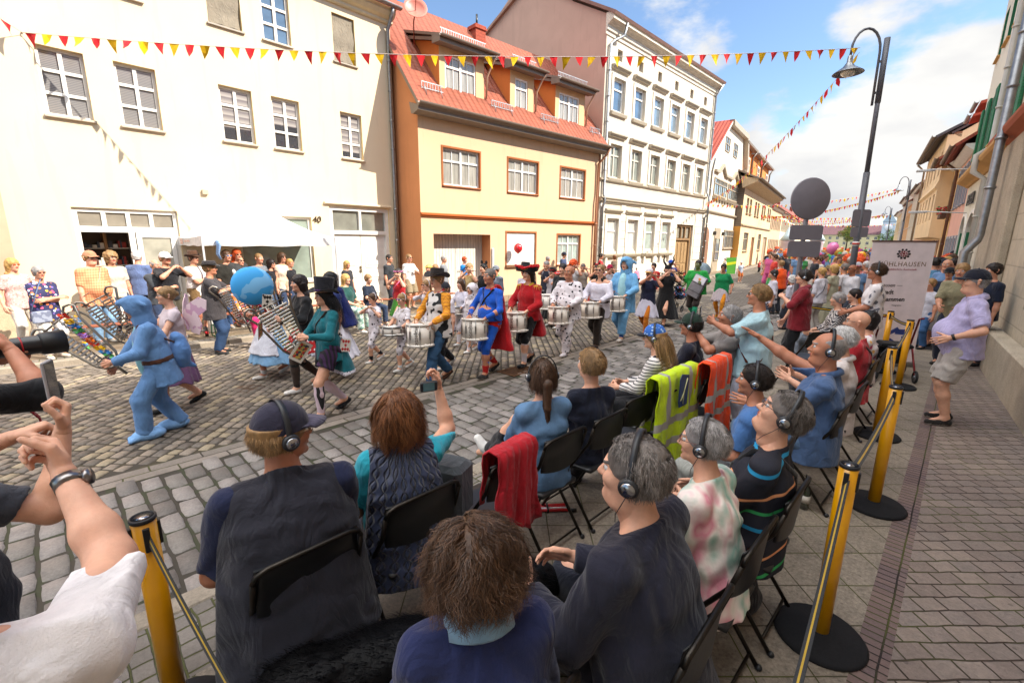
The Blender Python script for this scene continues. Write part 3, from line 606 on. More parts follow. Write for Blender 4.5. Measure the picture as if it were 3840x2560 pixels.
c = MB(); c.box(4.35, 4.85, 2.6, 3.1, 8.5, 10.35); c.box(4.3, 4.9, 2.55, 3.15, 10.35, 10.42); c.box(4.33, 4.87, 2.58, 3.12, 10.42, 10.5); c.tube([(4.6, 2.85, 10.5), (4.6, 2.85, 10.95)], .04, 8, 1)
c.build('chimney', [M('ashlar', 'a04a34', bw=.3, bh=.12), M('metal', '444444')], B)
c = MB(); c.lathe([(0, 0), (.15, .02), (.28, .07), (.36, .14), (.355, .15), (.27, .08), (.14, .03), (0, .012)], (.35, .5, 9.05), 20, 0, (-.35, -.8, .35)); c.tube([(.35, .5, 9.05), (.2, .2, 9.2), (.28, .12, 9.3)], .012, 5, 1); c.tube([(.35, .5, 9.05), (.4, .7, 8.8), (.4, .7, 8.2)], .02, 6, 1)
c.build('satellite_dish', [M('paint', 'b86a58'), M('metal', '7a3a30')], B)
pipe(B, [(9.3, -.5, 6.15), (9.22, -.4, 5.9), (9.05, -.08, 5.5), (9.05, -.08, 4.3), (9.0, -.1, 3.9), (9.0, -.1, .1)], .05, M('paint', '9a6a4c'))
# ---- white tenement
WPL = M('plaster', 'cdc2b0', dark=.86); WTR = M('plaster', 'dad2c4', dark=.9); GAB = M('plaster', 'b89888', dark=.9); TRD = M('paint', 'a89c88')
B = thing('white_tenement', 'tall weathered white tenement with grey side gable and brown street door', 'house', (17.98, 12.35, 0), rad(-.2))
X = [.82+1.84*i for i in range(6)]
ops = [(x, x+.98, 7.9, 9.27) for x in X]+[(x, x+.98, 5.08, 6.53) for x in X]+[(x+.25, x+.63, 9.98, 10.42) for x in X]+[(x, x+1.02, 1.72, 3.26) for x in (.82, 2.64, 4.44, 6.22)]+[(8.15, 10.35, .1, 3.2)]
mb = MB(); wall(mb, .15, 11.75, 0, 11.1, ops, th=.25)
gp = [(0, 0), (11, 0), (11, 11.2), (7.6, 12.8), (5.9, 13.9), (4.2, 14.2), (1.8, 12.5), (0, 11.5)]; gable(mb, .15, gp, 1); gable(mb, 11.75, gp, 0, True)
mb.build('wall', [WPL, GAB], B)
for x in X:
 w = window(B, x, x+.98, 7.9, 9.27, .16, 1, (.68,), pane=SKYG if x < 4 else M('glass', '6a7a86'), fm=WHT, fw=.09)
 w = window(B, x, x+.98, 5.08, 6.53, .16, 2, (.68,), pane=M('curtain', '8a9088'), fm=OLDW, fw=.07)
 h = MB(); h.box(x+.25, x+.63, .2, .23, 9.98, 10.42); h.build('attic_hatch', M('paint', '3a3630'), B)
for lv, (z0, z1) in enumerate(((7.9, 9.27), (5.08, 6.53))):
 for x in X:
  t = MB(); a, b = x-.14, x+1.12
  for q in ((a, x, z0-.04, z1+.14), (x+.98, b, z0-.04, z1+.14), (x, x+.98, z1, z1+.14)): t.box(q[0], q[1], -.045, .0, q[2], q[3])
  t.prism([(0, z1+.26), (-.1, z1+.28), (-.14, z1+.34), (-.2, z1+.38), (-.2, z1+.43), (0, z1+.46)], a-.06, b+.06, 1, 'x')
  t.prism([(0, z0-.2), (-.1, z0-.18), (-.13, z0-.08), (-.13, z0-.04), (0, z0-.04)], a, b, 1, 'x'); t.build('window_surround', [WTR, TRD], B)
for i, x in enumerate((.82, 2.64, 4.44, 6.22)):
 window(B, x, x+1.02, 1.72, 3.26, .14, 1, (.62,), pane=M('curtain', 'd0d0c8') if i < 2 else M('glass', '9aa69e'), fm=WHT, fw=.09)
 t = MB(); a, b = x-.14, x+1.16
 for q in ((a, x, 1.6, 3.4), (x+1.02, b, 1.6, 3.4), (x, x+1.02, 3.26, 3.4)): t.box(q[0], q[1], -.06, 0, q[2], q[3])
 t.prism([(0, 3.5), (-.08, 3.52), (-.16, 3.6), (-.16, 3.65), (0, 3.7)], a-.06, b+.06, 1, 'x'); t.prism([(0, 1.42), (-.14, 1.44), (-.2, 1.54), (-.2, 1.6), (0, 1.6)], a-.1, b+.1, 1, 'x')
 for q in (a+.05, b-.2): t.box(q, q+.15, -.13, 0, 1.1, 1.42)
 t.build('window_surround', [WTR, TRD], B)
t = MB(); xs = [.15, .68]+[q for x in (.82, 2.64, 4.44, 6.22) for q in (x+1.16, x+1.66)][:-1]+[8.0]
for lo, hi in ((.17, .62), (2.02, 2.46), (3.84, 4.26), (5.64, 6.04), (7.42, 7.98), (10.55, 11.7)):
 z = 1.12; k = 0
 while z < 3.6:
  w = (hi-lo)
  if k % 2: t.box(lo, lo+w*.48, -.03, 0, z, z+.38, 0, .008); t.box(lo+w*.5, hi, -.03, 0, z, z+.38, 0, .008)
  else: t.box(lo, hi, -.03, 0, z, z+.38, 0, .008)
  z += .4; k += 1
t.box(.15, 8.1, -.06, 0, 0, 1.08); t.build('rustication', WTR, B)
cornice(B, .12, 11.78, 3.92, [(.05, 0), (.05, .05), (.14, .1), (.14, .16), (.2, .2), (.2, .24)], TRD, 'string_course')
cornice(B, .12, 11.78, 4.86, [(.03, 0), (.1, .05), (.1, .1), (.04, .13)], TRD, 'string_course')
cornice(B, .05, 11.95, 10.72, [(.04, 0), (.04, .12), (.1, .16), (.1, .34), (.28, .46), (.38, .5), (.38, .62), (.46, .66), (.46, .72), (.2, .78)], M('wood', 'cfc4b2', ws=(.12, 1, 1)), 'cornice')
t = MB(); a, b = 8.15, 10.35
for q in ((a, a+.2, .1, 3.2), (b-.2, b, .1, 3.2), (a+.2, b-.2, 3.08, 3.2), (a+.2, b-.2, 2.3, 2.42), (8.95, 9.03, 2.42, 3.08), (9.47, 9.55, 2.42, 3.08)): t.box(q[0], q[1], .1, .24, q[2], q[3])
DW = M('wood', '8a6a44'); f = t.build('entrance_door', DW, B)
for x0, x1 in ((a+.2, 9.24), (9.26, b-.2)):
 l = MB(); l.box(x0, x1, .2, .24, .1, 2.3)
 for z0, z1 in ((.25, .8), (.95, 2.15)):
  for k in range(2): w = (x1-x0-.2)/2; l.box(x0+.06+k*(w+.06), x0+.06+k*(w+.06)+w, .17, .2, z0, z1, 0, .01)
 l.build('door_leaf', M('wood', '9a7a50'), f)
g = MB(); g.box(a+.22, b-.22, .2, .21, 2.44, 3.06); g.build('pane', M('glass', '9a9484'), f)
slab_roof('roof', B, [(.0, -.5, 11.45), (12, -.5, 11.45), (12, 1.8, 12.75), (.0, 1.8, 12.75)], .12, M('tiles', '6a4a44'), M('stone', '8a6a60'))
slab_roof('roof', B, [(.0, 1.8, 12.75), (12, 1.8, 12.75), (12, 4.2, 14.4), (.0, 4.2, 14.4)], .12, M('tiles', '6a4a44'), M('stone', '8a6a60'))
slab_roof('roof', B, [(12, 11.2, 11.2), (.0, 11.2, 11.2), (.0, 4.2, 14.4), (12, 4.2, 14.4)], .12, M('tiles', '6a4a44'), M('stone', 'a08070'))
pipe(B, [(1.05, -.42, 11.3), (1.05, -.3, 10.85), (.6, -.12, 10.6), (.35, -.1, 10.4), (.35, -.1, 4.3), (.3, -.22, 4.0), (.3, -.1, 3.7), (.3, -.1, .1)], .06)
pipe(B, [(11.8, -.42, 11.3), (11.65, -.1, 10.7), (11.65, -.1, 5.2), (11.65, -.25, 4.9), (11.65, -.25, 3.9), (11.65, -.1, 3.7), (11.65, -.1, .1)], .06)
# ---- gabled white house with the clipped gable
A3 = (28.71,12.31)
HP = M('plaster', 'dcd0bc', dark=.93); BR = M('paint', 'a39580')
B = thing('gabled_white_house', 'white house with clipped gable, tall grouped windows and red side roof', 'house', (28.71, 12.31, 0), rad(8.5))
prof = [(1.2, 0), (12.1, 0), (12.1, 7.2), (12.6, 7.6), (11.5, 10.3), (6.2, 10.3), (3.2, 7.9), (1.2, 7.2)]
mb = MB(); mb.prism(prof, 0, 9, 0, 'y'); mb.build('wall', HP, B)
slab_roof('roof', B, [(1.0, 9, 7.0), (1.0, -.25, 7.0), (6.2, -.25, 10.5), (6.2, 9, 10.5)], .15, M('tiles', '9a3c24'), M('paint', 'd8d2c6'))
slab_roof('roof', B, [(1.0, 9, 7.0), (1.0, .6, 7.0), (6.2, 2.8, 13.5), (6.2, 9, 13.5)], .15, M('tiles', '9a3c24'), M('tiles', '9a3c24'))
mb = MB(); Z = [(6.0, 10.45), (11.7, 10.45), (12.9, 8.0), (12.5, 7.4), (12.1, 7.4), (12.4, 8.0), (11.4, 10.1), (6.2, 10.1)]; mb.prism(Z, -.35, -.02, 0, 'y'); mb.build('verge_board', BR, B)
for a, b in ((5.5, 6.8), (8.2, 9.5)): window(B, a, b, 8.4, 9.35, -.01, 2, (.5,), 1, fm=BR, pane=GREY)
for a, b in ((3.4, 7.2), (7.7, 11.6)):
 window(B, a, b, 5.3, 6.45, -.02, 3, (.66,), 2, fm=BR, pane=GREY, fw=.09)
 t = MB(); t.prism([(0, 5.05), (-.14, 5.08), (-.2, 5.2), (0, 5.24)], a-.15, b+.15, 0, 'x')
 for k in range(5): q = a+.2+k*(b-a-.5)/4; t.box(q, q+.14, -.12, 0, 4.85, 5.05)
 t.prism([(a-.2, 6.75), (a+.9, 6.75), ((a+b)/2, 7.3), (b-.9, 6.75), (b+.2, 6.75), (b+.2, 6.9), (b-.8, 6.9), ((a+b)/2, 7.5), (a+.8, 6.9), (a-.2, 6.9)], -.18, 0, 0, 'y'); t.build('window_surround', BR, B)
cornice(B, 1.2, 12.12, 4.1, [(.04, 0), (.16, .08), (.16, .16), (.06, .2)], BR, 'string_course')
window(B, 7.9, 11.2, 1.75, 3.15, -.02, 3, (.66,), 2, fm=BR, pane=GREY, sill=.15, fw=.09)
t = MB(); t.box(4.9, 6.6, -.05, 0, .1, 3.2); t.build('window_surround', BR, B); window(B, 5.1, 6.4, .9, 2.5, -.07, 1, (.4,), 1, fm=BR, pane=GREY)
t = MB(); P = [(1.6, .1), (3.4, .1), (3.4, 2.6)]+[(2.5+.9*math.cos(q*math.pi/8), 2.6+.6*math.sin(q*math.pi/8)) for q in range(1, 8)]+[(1.6, 2.6)]; t.prism(P, -.03, 0, 0, 'y'); t.build('arched_door', M('wood', '8a6248'), B)
for x in (4.5, 7.2, 12.0): t = MB(); t.box(x, x+.15, -.2, 0, 2.7, 2.95, 0, .02); t.build('wall_lamp', M('paint', '2a2622'), B)
pipe(B, [(1.5, -.4, 7.3), (2.0, -.15, 6.6), (2.0, -.1, .1)], .06)
# ---------------------------------------------------------------- right-hand row (frames run back towards the camera; local x = -s)
PRA = (8.92, -.83); PRD = rad(4.8+180)
def rname(s, a=PRA, az=4.8): return (a[0]+s*math.cos(rad(az)), a[1]+s*math.sin(rad(az)), 0)
SAND = M('ashlar', 'c8bba4', bw=.75, bh=.45); PALE = M('plaster', 'ded9c8', dark=.9); GRN = M('paint', '1f6b45'); OCH = M('plaster', 'c69a62')
B = thing('sandstone_house', 'grey sandstone block house corner with a metal downpipe on the right', 'house', rname(5.9), PRD)
mb = MB(); wall(mb, -.9, 25, 0, 9.4, [(4.5, 6, 1.2, 3.4)], th=.4)
mb.box(-.9, 2.2, -.14, 0, 0, 4.2, 1, .02); mb.box(-.9, 25, -.22, 0, 0, .75, 1, .03)
mb.add([(-.9, 0, 0), (-.9, 8, 0), (-.9, 8, 9.4), (-.9, 0, 9.4)], [(0, 1, 2, 3)]); mb.add([(-.9, 8, 0), (25, 8, 0), (25, 8, 9.4), (-.9, 8, 9.4)], [(3, 2, 1, 0)]); mb.add([(25, 0, 0), (25, 8, 0), (25, 8, 9.4), (25, 0, 9.4)], [(3, 2, 1, 0)])
mb.build('wall', [SAND, M('stone', 'b8ab96', sc=3, bd=.03)], B)
cornice(B, -.95, 25, 4.2, [(.1, 0), (.16, .05), (.3, .12), (.34, .2), (.34, .26), (.1, .3)], M('plaster', 'a8624a'), 'cornice')
slab_roof('roof', B, [(-1, -.5, 9.4), (25, -.5, 9.4), (25, 4, 11.4), (-1, 4, 11.4)], .12, M('tiles', '8a4430')); slab_roof('roof', B, [(25, 8.4, 9.4), (-1, 8.4, 9.4), (-1, 4, 11.4), (25, 4, 11.4)], .12, M('tiles', '8a4430'))
window(B, 4.5, 6, 1.2, 3.4, .3, 2, (.6,), pane=GREY)
pipe(B, [(.95, -.32, 9), (.95, -.32, 2.35), (.95, -.34, 2.25), (1.0, -.5, 2.0), (1.02, -.5, 1.6), (1.02, -.45, .1)], .075)
B = thing('pharmacy_house', 'pale green plastered house with green arched windows and a shop sign', 'house', rname(14.3), PRD)
# local x from 0 (far end) to 8.4 (near end)
up = [(14.3-14.1, 1.2), (1.85, 2.95), (3.6, 4.75), (6.6, 7.6)]
ops = [(a, b, 4.95, 6.6) for a, b in up]+[(.3, 1.7, .25, 3.1), (2.4, 4.1, .25, 3.1), (6.3, 7.6, .15, 3.35)]+[(a+.1, b-.1, 8.0, 9.4) for a, b in up]
mb = MB(); wall(mb, 0, 8.4, 0, 10.5, ops, th=.35, reveal=1)
mb.add([(0, 0, 0), (0, 8, 0), (0, 8, 10.5), (0, 0, 10.5)], [(0, 1, 2, 3)]); mb.add([(0, 8, 0), (8.4, 8, 0), (8.4, 8, 10.5), (0, 8, 10.5)], [(3, 2, 1, 0)]); mb.add([(8.4, 0, 0), (8.4, 8, 0), (8.4, 8, 10.5), (8.4, 0, 10.5)], [(3, 2, 1, 0)])
for a, b in ((.3, 1.7), (2.4, 4.1)):
 c = (a+b)/2; r = (b-a)/2; arc = [(c+r*math.cos(q*math.pi/12), 2.55+.56*math.sin(q*math.pi/12)) for q in range(13)]
 mb.prism([(b, 2.55)]+arc[:7]+[(c, 3.12), (b, 3.12)], 0.0, .3, 0, 'y'); mb.prism([(c, 3.12)]+arc[6:]+[(a, 2.55), (a, 3.12)], 0.0, .3, 0, 'y')
mb.build('wall', [PALE, GRN], B)
for a, b in ((.3, 1.7), (2.4, 4.1)):
 f = window(B, a, b, .25, 2.6, .32, 2, (.75,), 1, fm=WHT, pane=DKG, fw=.09)
 t = MB(); c = (a+b)/2; r = (b-a)/2
 o_ = [(c+(r+.1)*math.cos(q*math.pi/12), 2.55+(.66)*math.sin(q*math.pi/12)) for q in range(13)]; i_ = [(c+r*math.cos(q*math.pi/12), 2.55+.56*math.sin(q*math.pi/12)) for q in range(13)]
 for q in range(12): t.prism([o_[q], o_[q+1], i_[q+1], i_[q]], -.04, .0, 0, 'y')
 t.box(a-.1, a, -.04, 0, .1, 2.55); t.box(b, b+.1, -.04, 0, .1, 2.55); t.build('window_surround', WHT, B)
 t = MB(); t.box(a+.0, a+.07, .02, .28, .25, 2.55); t.box(b-.07, b, .02, .28, .25, 2.55); t.build('window_lining', GRN, B)
for a, b in up:
 window(B, a, b, 4.95, 6.6, .3, 1, (.66,), 2, fm=WHT, pane=DKG, fw=.1, sill=.08, sillm=OCH)
 for (p, q) in ((a-.42, a-.02), (b+.02, b+.42)): t = MB(); t.box(p, q, -.07, -.01, 4.95, 6.6, 0, .01); t.build('shutter', M('boards', '23774d', f=16), B)
 window(B, a+.1, b-.1, 8.0, 9.4, .2, 1, (.6,), 2, fm=WHT, pane=DKG, fw=.1, sill=.08, sillm=OCH)
cornice(B, -.05, 8.45, 4.1, [(.06, 0), (.12, .05), (.3, .14), (.34, .2), (.34, .28), (.08, .36)], OCH, 'cornice')
cornice(B, -.1, 8.5, 10.3, [(.06, 0), (.2, .1), (.4, .16), (.45, .3)], GRN, 'cornice'); gutter(B, (-.1, -.52, 10.62), (8.6, -.52, 10.62), .08)
slab_roof('roof', B, [(-.1, -.5, 10.6), (8.5, -.5, 10.6), (8.5, 4, 13), (-.1, 4, 13)], .12, M('tiles', '8a4430')); slab_roof('roof', B, [(8.5, 8.5, 10.6), (-.1, 8.5, 10.6), (-.1, 4, 13), (8.5, 4, 13)], .12, M('tiles', '8a4430'))
pipe(B, [(5.4, -.5, 10.5), (5.6, -.14, 10.1), (5.9, -.14, 4.6), (5.9, -.38, 4.4), (5.9, -.38, 4.0), (5.95, -.14, 3.8), (6.0, -.14, .12)], .07, M('paint', 'b5b2a8'))
text_mesh('MEDIEN', .5, M('paint', '3a3a36'), B, 'shop_lettering', (2.15, -.05, 3.42), (rad(90), 0, 0), .02, bold=0)
mb = MB(); mb.box(6.35, 7.9, .02, .05, 3.4, 3.98, 0, .01); s_ = mb.build('shop_sign', M('paint', 'e2dcd2'), B); mb = MB(); [mb.box(6.5, 7.75, .013, .018, z, z+h) for z, h in ((3.66, .2), (3.48, .1))]; mb.build('faded_print', M('patches', 'e2dcd2', 'a890a8', f=26), s_)
mb = MB(); mb.box(6.3, 7.6, .3, .34, .15, 3.35); mb.build('shop_door', M('paint', 'bfc0cc'), B)
for z in (3.2, 4.6): mb = MB(); mb.tube([(1.2, 0, z), (1.0, -1.1, z+.1)], .02, 6); mb.box(.8, 1.0, -1.5, -1.0, z+.05, z+.12, 0, .01); mb.build('sign_arm', M('paint', 'c8c8c8'), B)
def row_house(name, label, loc, rz, L, ze, mat, floors, bay=1.4, ww=.8, roofc='9a4630', dep=8, rh=3.2, base=None, wm=SASH, pane=GREY, surround=None, group=None, skip=(), over=.4, ridge=None):
 """a plain town house: floors = ((sill, head), ...); windows every bay"""
 B = thing(name, label, 'house', loc, rz, group); n = max(1, int(L/bay)); x0 = (L-n*bay)/2
 ops = []
 for fi, (a, b) in enumerate(floors):
  for i in range(n):
   if (fi, i) in skip: continue
   c = x0+(i+.5)*bay; ops.append((c-ww/2, c+ww/2, a, b))
 mb = MB(); wall(mb, 0, L, 0, ze, ops, th=.18)
 for x, rv in ((0, 0), (L, 1)):
  P = [(x, 0, 0), (x, dep, 0), (x, dep, ze), (x, dep/2, ze+rh), (x, 0, ze)]; mb.add(P, [(0, 1, 2, 3, 4) if not rv else (4, 3, 2, 1, 0)], 0)
 mb.add([(0, dep, 0), (L, dep, 0), (L, dep, ze), (0, dep, ze)], [(3, 2, 1, 0)])
 if base: mb.box(-.0, L, -.04, 0, 0, base[0], 1)
 mb.build('wall', [mat, base[1] if base else mat], B)
 for a, b, c, d in ops:
  window(B, a, b, c, d, .1, 2 if ww > .7 else 1, (.66,), 1, fm=wm, pane=pane, sill=.08, sillm=surround or wm, fw=.06)
 if surround:
  t = MB()
  for a, b, c, d in ops:
   for q in ((a-.1, a, c-.05, d+.1), (b, b+.1, c-.05, d+.1), (a, b, d, d+.1)): t.box(q[0], q[1], -.035, 0, q[2], q[3])
  tag(t.build('window_surround', surround, B), kind=None)
 cornice(B, 0, L, ze-.25, [(.05, 0), (.2, .1), (.3, .2), (.3, .25)], wm)
 gutter(B, (0, -over-.05, ze+.02), (L, -over-.05, ze+.02), .07, DZINC)
 k = rh/(dep/2)
 slab_roof('roof', B, [(-.05, -over, ze), (L+.05, -over, ze), (L+.05, dep/2, ze+rh), (-.05, dep/2, ze+rh)], .1, M('tiles', roofc)); slab_roof('roof', B, [(L+.05, dep+over, ze), (-.05, dep+over, ze), (-.05, dep/2, ze+rh), (L+.05, dep/2, ze+rh)], .1, M('tiles', roofc))
 c = MB(); cx = L*.3; c.box(cx, cx+.6, dep/2-.3, dep/2+.3, ze+rh-.5, ze+rh+.9); c.box(cx-.05, cx+.65, dep/2-.35, dep/2+.35, ze+rh+.9, ze+rh+1); c.build('chimney', M('ashlar', '8a4434', bw=.3, bh=.12), B)
 return B
def along(p, az, s): return (p[0]+s*math.cos(rad(az)), p[1]+s*math.sin(rad(az)), 0)
P5 = rname(14.3); az = 5.0
e = along(P5, az, 5.2); GRW = M('paint', '8a929e')
b5 = row_house('pink_house', 'salmon pink house with grey shutters and red dormers beside the arched windows', e, rad(az+180), 5.2, 5.6, M('plaster', 'e4b2a0'), ((.9, 2.4), (3.65, 5.1)), 1.25, .62, 'a34a36', rh=3.4, surround=GRW, wm=WHT, over=.6)
for x in (.9, 3.0):
 d = MB(); wall(d, x, x+1.3, 5.9, 7.0, [(x+.2, x+1.1, 6.0, 6.9)], y=.2, th=.1); d.box(x, x+.02, .2, 2, 5.9, 7.0); d.box(x+1.28, x+1.3, .2, 2, 5.9, 7.0); d.prism([(-.1, 7.0), (-.1, 7.1), (2.2, 7.6), (2.2, 7.5)], x-.15, x+1.45, 0, 'x'); dm = d.build('dormer', M('plaster', 'b85a48'), b5); window(dm, x+.2, x+1.1, 6.0, 6.9, .28, 2, (.6,), fm=M('paint', 'b05a48'), pane=MILK)
 gutter(dm, (x-.2, -.2, 7.1), (x+1.5, -.2, 7.1), .07)
e2 = along(e, 5, 3.6)
b6 = row_house('ochre_house', 'narrow ochre house with red geraniums in its window box', e2, rad(5+180), 3.6, 5.9, M('plaster', 'e2b87e'), ((.9, 2.4), (3.75, 5.1)), 1.3, .8, '8a4630', rh=2.6, surround=M('paint', '9a7a54'), over=.8)
mb = MB(); mb.box(1.4, 3.4, -.35, -.1, 3.35, 3.55); mb.build('window_box', M('wood', '5a3a28'), b6)
rr = random.Random(8); mb = MB()
for k in range(160):
 c = Vector((rr.uniform(1.35, 3.45), rr.uniform(-.45, -.05), rr.uniform(3.5, 3.85))); u, w, d = basis((rr.gauss(0, 1), rr.gauss(0, 1), rr.gauss(0, 1))); s = rr.uniform(.04, .08)
 mb.add([c-u*s, c-w*s*.6, c+u*s, c+w*s*.6], [(0, 1, 2, 3)], 0 if rr.random() < .55 else 1)
mb.build('geraniums', [M('paint', 'b81420'), M('paint', '3a6a28')], b6)
pipe(b6, [(3.5, -.7, 5.8), (3.5, -.1, 5.3), (3.5, -.1, .1)], .06, M('paint', '6a4a38'))
az6 = 7; e3 = along(e2, az6, 10)
B = row_house('beige_jettied_house', 'beige house whose upper storeys jut out over the street', (e3[0]-.8*math.sin(rad(az6))*-1*0, e3[1], 0), rad(az6+180), 10, 7.5, M('plaster', 'ecd0a8'), ((.9, 2.3),), 2, .9, '5a4a48', rh=2.6, wm=M('paint', '9a6a4a'), surround=M('paint', 'a07050'))
mb = MB(); ops = []
for z0, z1 in ((3.4, 4.7), (5.6, 6.8)):
 for i in range(5): c = 1.1+1.95*i; ops.append((c-.45, c+.45, z0, z1))
wall(mb, 0, 10, 2.55, 7.4, ops, th=.15, y=-.5)
mb.add([(0, -.5, 2.55), (0, 0, 2.45), (0, 0, 7.4), (0, -.5, 7.4)], [(0, 1, 2, 3)]); mb.add([(10, -.5, 2.55), (10, 0, 2.45), (10, 0, 7.4), (10, -.5, 7.4)], [(3, 2, 1, 0)]); mb.add([(0, -.5, 2.55), (10, -.5, 2.55), (10, 0, 2.45), (0, 0, 2.45)], [(0, 1, 2, 3)][::-1])
mb.prism([(-.5, 4.85), (-.62, 4.95), (-.5, 5.3)], 0, 10, 0, 'x'); jm = mb.build('jettied_storey', M('plaster', 'ecd0a8'), B)
for a, b, c, d in ops: w_ = window(jm, a, b, c, d, -.35, 2, (.66,), 1, fm=M('paint', '9a6a4a'), pane=M('glass', '8a6a50'), sill=.1, sillm=M('paint', 'b89468'))
slab_roof('roof', B, [(-.1, -.95, 7.4), (10.1, -.95, 7.4), (10.1, 4, 10.2), (-.1, 4, 10.2)], .12, M('tiles', '4a4448'))
gutter(B, (-.1, -1, 7.42), (10.1, -1, 7.42), .09, DZINC); pipe(B, [(.0, -1, 7.3), (-.05, -.6, 6.9), (-.05, -.6, .1)], .06, M('paint', '8a7864'))
e4 = e3; azs = 7
RC = (('d8b090', 'pale salmon'), ('cfc8b4', 'pale grey'), ('d2a878', 'sandy'), ('c8c0ae', 'light stone'), ('d8c49a', 'cream'))
for i, (c, nm) in enumerate(RC):
 L = (9, 11, 8, 12, 14)[i]; e4 = along(e4, azs, L)
 row_house('town_house', nm+' town house number %s past the jettied house on the right row' % ('one', 'two', 'three', 'four', 'five')[i], e4, rad(azs+180), L, (6.2, 7.0, 6.4, 7.5, 6.5)[i], M('plaster', c), ((.9, 2.4), (3.8, 5.2)), 1.6, .8, ('8a4630', '6a4440', '9a4a34', '7a4438', '8a4630')[i], group='far houses of the right row')
# left row beyond the gabled house
A4 = (41.01, 14.15)
B = thing('boarded_side_house', 'cream house with weathered board side wall, orange dormers and deep eaves', 'house', along(along(A4, 9.5, -1.2), 99.5, -.5), rad(9.5))
ops = []
for k in range(4):
 for q in (0, 1.35): a = 1.6+k*4.6+q*1.2; ops.append((a, a+1.15, 4.6, 5.85))
ops += [(2.0, 4.4, 1.5, 3.05), (10.5, 12.6, 1.5, 3.05), (6.4, 8.2, .1, 2.7), (14.4, 17.4, .1, 2.8)]
mb = MB(); wall(mb, 0, 18.8, 0, 6.9, ops, th=.2); mb.add([(0, 0, 0), (0, 9, 0), (0, 9, 3.5), (0, 0, 3.5)], [(0, 1, 2, 3)], 1); mb.add([(0, 0, 3.5), (0, 9, 3.5), (0, 9, 7.2), (0, 4, 10), (0, 0, 7.2)], [(0, 1, 2, 3, 4)], 2)
mb.build('wall', [M('plaster', 'd9c09a'), M('plaster', 'c89048'), M('boards', '7a6a5a', f=6)], B)
for o_ in ops:
 if o_[2] > .5: window(B, *o_, .14, 2 if o_[1]-o_[0] > 1.5 else 1, (.66,), 2, fm=M('paint', 'b0a28c'), pane=GREY, sill=.14, sillm=M('paint', 'a89478'))
 else: d = MB(); d.box(o_[0], o_[1], .12, .16, o_[2], o_[3]); d.build('street_door', M('wood', '8a5a30' if o_[0] < 10 else 'a08a70'), B)
cornice(B, 0, 18.8, 3.5, [(.04, 0), (.14, .08), (.14, .16), (.04, .2)], M('paint', 'b09a78'), 'string_course')
mb = MB(); mb.prism([(-.95, 6.85), (-.95, 7.05), (.3, 7.3), (.1, 6.4)], -.5, 19.2, 0, 'x'); mb.build('deep_eave', M('boards', 'c0a888', ax='x', f=3), B)
slab_roof('roof', B, [(-.6, -1.05, 7.08), (19.3, -1.05, 7.08), (19.3, 4.2, 9.6), (-.6, 4.2, 9.6)], .12, M('tiles', 'b88a78'), DZINC); gutter(B, (-.6, -1.12, 7.1), (19.3, -1.12, 7.1), .1, DZINC)
for x in (.6, 6.6, 12.6):
 d = MB(); d.box(x, x+4.6, .6, 5, 7.2, 10.1); dm = d.build('dormer', M('plaster', 'cf8448'), B); window(dm, x+2.4, x+3.8, 7.5, 9.3, .58, 1, (.66,), 2, fm=M('paint', 'd8ccb8'), pane=GREY, fw=.16); slab_roof('dormer_roof', dm, [(x-.3, .1, 10.0), (x+5, .1, 10.0), (x+5, 5, 10.6), (x-.3, 5, 10.6)], .15, DZINC)
 pipe(dm, [(x+4.6, .1, 10), (x+4.2, .4, 9.4), (x+4.1, .5, 7.4)], .07, M('paint', '6a5a4a'))
p = along(along(A4, 9.5, 18.2), 99.5, -.3); azl = 9.5
LC = (('d8b894', 'apricot', 'b0503c', 13, 6.4), ('dcd2bc', 'off-white', '9a4434', 14, 6.2), ('e0d8c6', 'white', 'a8604c', 16, 6.0), ('d4c8a8', 'pale yellow', '8a4434', 18, 6.3), ('dcd4c4', 'chalk white', 'a05a44', 20, 6.0))
for i, (c, nm, rc, L, ze) in enumerate(LC):
 row_house('town_house', nm+' town house, number %s beyond the boarded side house' % ('one', 'two', 'three', 'four', 'five')[i], p, rad(azl), L, ze, M('plaster', c), ((1.0, 2.6), (3.9, 5.3)), 1.7, .85, rc, rh=3.6, surround=M('paint', 'b8a890'), group='far houses of the left row', dep=9)
 p = along(p, azl, L); azl += (.5, -1, -1.5, -2, 0)[i]
# square at the end of the street: long roofs and a clock tower
def far(name, label, u_az, dist, L, dep, ze, rh, c, rc, fl, rot=0):
 c0 = (dist*math.cos(rad(u_az)), dist*math.sin(rad(u_az)), 0); d = rad(u_az-90+rot)
 o_ = (c0[0]-L/2*math.cos(d), c0[1]-L/2*math.sin(d), 0)
 return row_house(name, label, o_, d, L, ze, M('plaster', c), fl, 3.2, 1.3, rc, dep=dep, rh=rh, wm=SASH, pane=DKG)
far('blue_grey_hall', 'long pale blue building with a steep dark red roof closing the street', 5.6, 330, 70, 14, 9, 3.6, 'a8b4c0', '6a4450', ((2, 3.4), (5.5, 7)), 0)
far('yellow_hall', 'cream block with dark roof behind the far crowd', 8.2, 300, 34, 12, 7, 4, 'cfc49a', '6a4448', ((2, 3.4), (4.6, 6)), 0)
B = thing('clock_tower', 'pale blue clock tower with pointed spire above the far roofs', 'tower', (298.436, 30.595, 0), rad(-84))
mb = MB(); mb.box(-2.6, 2.6, -2.6, 2.6, 0, 13.2, 0, .1); mb.build('tower_shaft', M('plaster', 'b4c2d0'), B)
